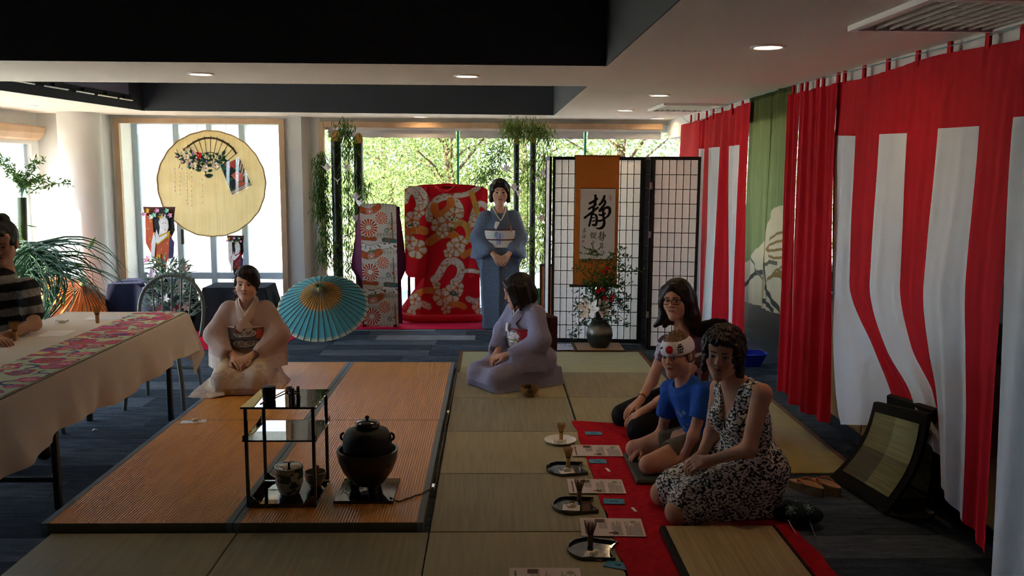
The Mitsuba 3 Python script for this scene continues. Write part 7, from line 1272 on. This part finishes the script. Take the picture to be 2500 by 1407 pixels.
# boy with headband
J = dict(pel=np.array([1.22, 4.76, .20]), neck=P3(1670, 930, 4.74), shL=P3(1724, 958, 4.60), shR=P3(1638, 952, 4.86), elR=P3(1616, 1055, 4.90), wrR=P3(1570, 1090, 4.84), elL=P3(1692, 1065, 4.55), wrL=P3(1668, 1118, 4.60), knR=P3(1548, 1128, 4.87), knL=P3(1582, 1152, 4.60), anR=np.array([1.26, 4.86, .075]), anL=np.array([1.27, 4.66, .075]), toR=np.array([1.36, 4.84, .065]), toL=np.array([1.37, 4.70, .065]))
for q in 'LR': J['kn'+q][2] = .108
hf = frame(P3(1652, 866, 4.72), -40, 4, -4, .99)
k, R, ch, wa, c = visitor('boy in a blue t-shirt with white headband kneeling on the grey cushion', J, hf, '#c3937a', '#a9685e', .80, hands=((J['wrR'], np.array([-.75, -.15, -.55]), np.array([-.5, -.1, .85]), -1, (15, 25, 15), .9, .82, .6), (J['wrL'], np.array([-.9, .2, -.35]), np.array([-.2, -.3, .9]), 1, (10, 20, 15), .6, .82, .4)), child=True, facekw=dict(iris='#4a4a44', brow='#5a4432', browt=.0014))
K = Sdf(); torso_cloth(K, J, R, ch, wa, c, .80, .020)
for q in 'LR': K.cone(J['sh'+q], J['sh'+q]*.45+J['el'+q]*.55, .056, .054, .03); K.cone(J['sh'+q]*.43+J['el'+q]*.57, J['sh'+q]*.25+J['el'+q]*.75, .047, .05, .006, 'sub')
K.ell(J['neck']-R[:, 1]*.022+[0, 0, .012], np.array([.056, .056, .05]), .012, 'sub'); m = folds(relax(nets(K, .0060), 2), .009, 11, 11, 7, 8); V = np.array(m.vertices); C = weave(V, '#1f4fa8', .06, 50); f_ = -(V-ch)@R[:, 1]; u_ = (V-ch)@R[:, 0]; z_ = (V-ch)@R[:, 2]
for du, dz, rr_, cc in ((-.05, .0, .012, '#8a8a4a'), (-.02, -.01, .014, '#9a8a50'), (.02, .005, .012, '#7f9aa8'), (-.03, -.09, .011, '#8fa8a0'), (.01, -.07, .010, '#9a7a50')): d = np.hypot(u_-du, z_-dz); C[(f_ > 0) & (d < rr_) & (meshkit.noise(V*180, 4) > .42)] = lin(cc)
add('shirt', m, VC, k, smooth=True, color=C)
K = Sdf(); K.ell(J['pel'], (.135, .12, .105), .06, R=R)
for q, s_ in (('L', .07), ('R', -.07)): e = J['pel']*.42+J['kn'+q]*.58; K.cone(J['pel']+R[:, 0]*s_, e, .088, .078, .04); d = J['kn'+q]-J['pel']; d /= np.linalg.norm(d); K.cone(e+d*.085, e+d*.16, .090, .10, .006, 'sub')
m = folds(relax(nets(K, .0068, zmin=.052), 2), .006, 12, 12, 12, 6); add('shorts', m, mat('khaki', '#5f574a', .85, .1), k, smooth=True)
H = Sdf(); cap_prims(H, hf, True, .066, -.045, .082, .985); H.ell(W(hf, (0, .03, -.10)), (.1, .1, .055), .02, 'sub'); rr = np.random.default_rng(6)
for i in range(46):
    a = rr.uniform(-PI, PI); q = rr.uniform(.2, 1); p = np.array([.055*q*math.sin(a), .01-.065*q*math.cos(a), .115-.03*q*q]); H.cone(W(hf, p), W(hf, p*np.array([1.2, 1.15, 1.0])+[0, -.004, .014+.010*rr.random()]), .009, .003, .008)
add_hair(k, hf, H, amp=.004, freq=90, col='#4a3524', col2='#7a5a3c')
def band(u, v): a = u*2*PI; tz_ = .058+.010*np.sin(a)+.076*(v-.5); sc = np.sqrt(np.clip(1-((tz_-.036)/.088)**2, .2, 1)); return np.cos(a)*.0885*sc+0*v, .014+np.sin(a)*.1135*sc, tz_
m, u, v = grid(420, 56, band); m = TM(W(hf, np.array(m.vertices)), m.faces); ang = np.degrees((u*2*PI+PI/2+PI) % (2*PI)-PI); xx = ang/360*.575; zz = (v-.5)*.076; C = np.tile(lin('#e4e2e4'), (len(u), 1)); C[np.hypot(xx-.010, zz) < .0225] = lin('#c41f22')
ban = shapely.union_all([LineString(q_).buffer(.05) for q_ in ([(.3, .93), (.72, .98)], [(.08, .72), (.92, .74)], [(.5, .95), (.5, .45)], [(.48, .72), (.08, .48)], [(.52, .72), (.95, .46)], [(.3, .88), (.38, .78)], [(.7, .9), (.62, .78)], [(.25, .42), (.78, .42), (.78, .04), (.25, .04), (.25, .42)], [(.5, .42), (.5, .04)], [(.25, .23), (.78, .23)])]); C[inside(ban, (xx-.050)/.042, (zz+.024)/.048)] = lin('#0d0c0e'); C[inside(LineString([(-.066, -.004), (-.055, .001), (-.042, .007)]).buffer(.005), xx, zz)] = lin('#0d0c0e')
add('headband', thick(m, -.0012) if False else m, VC, k, smooth=True, color=C); add('headband_knot', tube(W(hf, [(0, .112, .05), (.02, .125, .03), (.03, .118, -.02)]), .007, 8), PETW, k, smooth=True)
# woman in patterned dress
J = dict(pel=np.array([1.285, 4.19, .235]), neck=P3(1791, 932, 4.16), shL=P3(1860, 962, 4.02), shR=P3(1758, 948, 4.29), elL=P3(1828, 1098, 3.94), wrL=P3(1735, 1124, 4.02), elR=P3(1737, 1060, 4.36), wrR=P3(1712, 1112, 4.20), knR=P3(1618, 1205, 4.22), knL=P3(1655, 1248, 3.98), anR=np.array([1.25, 4.26, .07]), anL=np.array([1.22, 4.07, .065]), toR=np.array([1.37, 4.22, .05]), toL=np.array([1.35, 4.07, .05]))
for q in 'LR': J['kn'+q][2] = .088
hf = frame(P3(1764, 862, 4.11), -25, 5, 4, 1.0)
k, R, ch, wa, c = visitor('woman with dark curly hair kneeling in a black and white patterned sleeveless dress', J, hf, '#bd8f76', '#9a5c52', 1.0, hands=((J['wrL'], np.array([-.92, .25, -.30]), np.array([-.1, -.5, .8]), 1, (28, 40, 28), .6, .98, .45), (J['wrR']+[0, 0, .0], np.array([-.85, -.30, -.35]), np.array([-.2, .2, .9]), -1, (32, 45, 30), .6, .95, .5)), bust=1.0, facekw=dict(squint=.72, iris='#3a3228', brow='#2a201a'))
K = Sdf(); torso_cloth(K, J, R, ch, wa, c, 1.0, .012)
for q in (-1, 1): K.ell(ch+R[:, 0]*q*.066-R[:, 1]*.075-R[:, 2]*.012, .072, .04)
for q, s_ in (('L', .08), ('R', -.08)): K.cone(J['pel']+R[:, 0]*s_*1.1, J['kn'+q]+(J['pel']-J['kn'+q])*.10, .128, .090, .06)
kc = (J['knL']+J['knR'])/2; K.hull([J['pel']+R[:, 0]*.15+[0, 0, -.18], J['pel']-R[:, 0]*.15+[0, 0, -.18], J['pel']+R[:, 0]*.14, J['pel']-R[:, 0]*.14]+[J['kn'+q]+(J['pel']-J['kn'+q])*.12+[0, 0, z] for q in 'LR' for z in (.06, -.055)], .03, .05)
up = R[:, 2]; fwd = -R[:, 1]; lf = R[:, 0]; K.hull([c+fwd*a+lf*b+up*z for a in (.02, .30) for b, z in ((-.075, .10), (.075, .10), (-.012, -.145), (.012, -.145))], .0, .008, 'sub')
for q, s_ in (('L', 1), ('R', -1)): K.cone(J['sh'+q]+lf*s_*.022-up*.05, J['sh'+q]+lf*s_*.05+up*.08, .062, .07, .01, 'sub'); K.ell(J['sh'+q]+lf*s_*.03, (.055, .075, .085), .01, 'sub', R)
K.ell(J['neck']+up*.03, (.078, .078, .07), .01, 'sub', R); K.ell(c+up*.07-fwd*.07, (.06, .05, .05), .01, 'sub', R)
m = folds(relax(nets(K, .0042, zmin=.026), 2), .006, 10, 10, 8, 12); V = np.array(m.vertices); q1 = meshkit.noise(V*120, 3)*.6+meshkit.noise(V*200, 8)*.4; C = np.where((q1 > .50)[:, None], lin('#d6d0c6'), lin('#16161a')); add('dress', m, VC, k, smooth=True, color=C)
H = Sdf(); cap_prims(H, hf, True, .060, -.035, .078, 1.03); rr = np.random.default_rng(15); hw = lambda *p: W(hf, p)
for i in range(560):
    d = rdir(rr, 1)[0]; p = d*np.array([.092, .108, .102])+[0, .020, .025]
    if p[1] < -.058 and p[2] < .060: continue
    if p[1] < -.02 and p[2] < -.03: continue
    H.ell(hw(*p), rr.uniform(.010, .018), .004)
for i in range(200): a = rr.uniform(-.3, PI+.3); H.ell(hw(.088*math.cos(a), .035+.06*math.sin(a), rr.uniform(-.115, -.02)), rr.uniform(.010, .018), .004)
for i in range(14): H.ell(hw(-.06+.13*i/13, -.078+.02*abs(i-6)/6, .082-.02*abs(i-5)/5), rr.uniform(.012, .018), .008)
h_ = add_hair(k, hf, H, h=.0044, amp=.008, freq=200, col='#171210', col2='#31261f')
# person in striped top at the table, cut by the left edge
J = dict(pel=np.array([-3.03, 5.42, .575]), neck=P3(12, 668, 5.46), shL=P3(66, 706, 5.36), shR=P3(-62, 708, 5.36), elL=P3(84, 792, 5.20), wrL=P3(18, 822, 4.98), elR=P3(-66, 800, 5.12), wrR=P3(-10, 838, 4.88), knL=np.array([-2.70, 5.22, .53]), knR=np.array([-2.78, 4.98, .53]), anL=np.array([-2.72, 5.10, .10]), anR=np.array([-2.80, 4.90, .10]), toL=np.array([-2.58, 4.98, .05]), toR=np.array([-2.68, 4.80, .05]))
hf = frame(P3(4, 592, 5.42), 14, 16, 2, 1.08)
for q in ('wrL', 'wrR', 'elL', 'elR'): J[q][2] = max(J[q][2], TZ+.035)
k, R, ch, wa, c = visitor('dark-haired person in a black and grey striped top sitting at the long table', J, hf, '#b58a72', '#8a544a', 1.0, hands=((J['wrL'], np.array([-.75, -.6, -.05]), np.array([0, 0, 1.0]), -1, (15, 25, 15), .6, .95, .4), (J['wrR'], np.array([.8, -.5, -.05]), np.array([0, 0, 1.0]), 1, (15, 25, 15), .6, .95, .4)), facekw=dict(squint=.55))
K = Sdf(); torso_cloth(K, J, R, ch, wa, c, 1.02, .018)
for q in 'LR': K.cone(J['sh'+q], J['sh'+q]*.35+J['el'+q]*.65, .066, .064, .03)
K.ell(J['neck']+[0, 0, .005], np.array([.072, .068, .05]), .012, 'sub'); m = folds(relax(nets(K, .0060), 2), .007, 10, 10, 6, 8); V = np.array(m.vertices); zz = V[:, 2]-.02*np.sin((V[:, 0])*9)+.008*meshkit.noise(V*30, 2); st = np.sin(zz*2*PI/.098+1.1) > -.05; C = np.where(st[:, None], lin('#15161a'), lin('#8d8a86')); rib = np.sin(np.arctan2((V-c)@R[:, 0], -(V-c)@R[:, 1])*44) > .3; C[~st & rib] *= .75; add('striped_top', m, VC, k, smooth=True, color=C)
K = Sdf(); K.ell(J['pel'], (.165, .14, .12), .06, R=R)
for q, s_ in (('L', .08), ('R', -.08)): K.cone(J['pel']+R[:, 0]*s_, J['kn'+q], .10, .078, .04); K.cone(J['kn'+q], J['an'+q]+[0, 0, .12], .074, .055, .04)
add('trousers', folds(relax(nets(K, .008), 2), .005, 12, 12, 12, 4), BLT, k, smooth=True)
for q in 'LR': S_ = Sdf().cone(J['an'+q]+[0, 0, -.03], J['to'+q]+[0, 0, .0], .048, .042, .02).cone(J['an'+q]+[0, 0, -.03], J['an'+q]+[0, 0, .08], .046, .044, .02); add('shoe', relax(nets(S_, .006, zmin=.003), 2), mat('shoe', '#0d0d0f', .5, .3) if q == 'L' else 'mat_shoe', k, smooth=True); add('sock', tube([J['an'+q]+[0, 0, .07], J['an'+q]+[0, 0, .15]], .047, 16), mat('sock', '#aeb6bc', .9, .1) if q == 'L' else 'mat_sock', k, smooth=True)
H = Sdf(); cap_prims(H, hf, True, .062, -.02, .078, .99); H.ell(W(hf, (.0, .045, .125)), (.045, .045, .035), .02); 
for q in (-1, 1): H.cone(W(hf, (q*.01, -.075, .082)), W(hf, (q*.07, -.045, .01)), .016, .012, .02)
add_hair(k, hf, H)
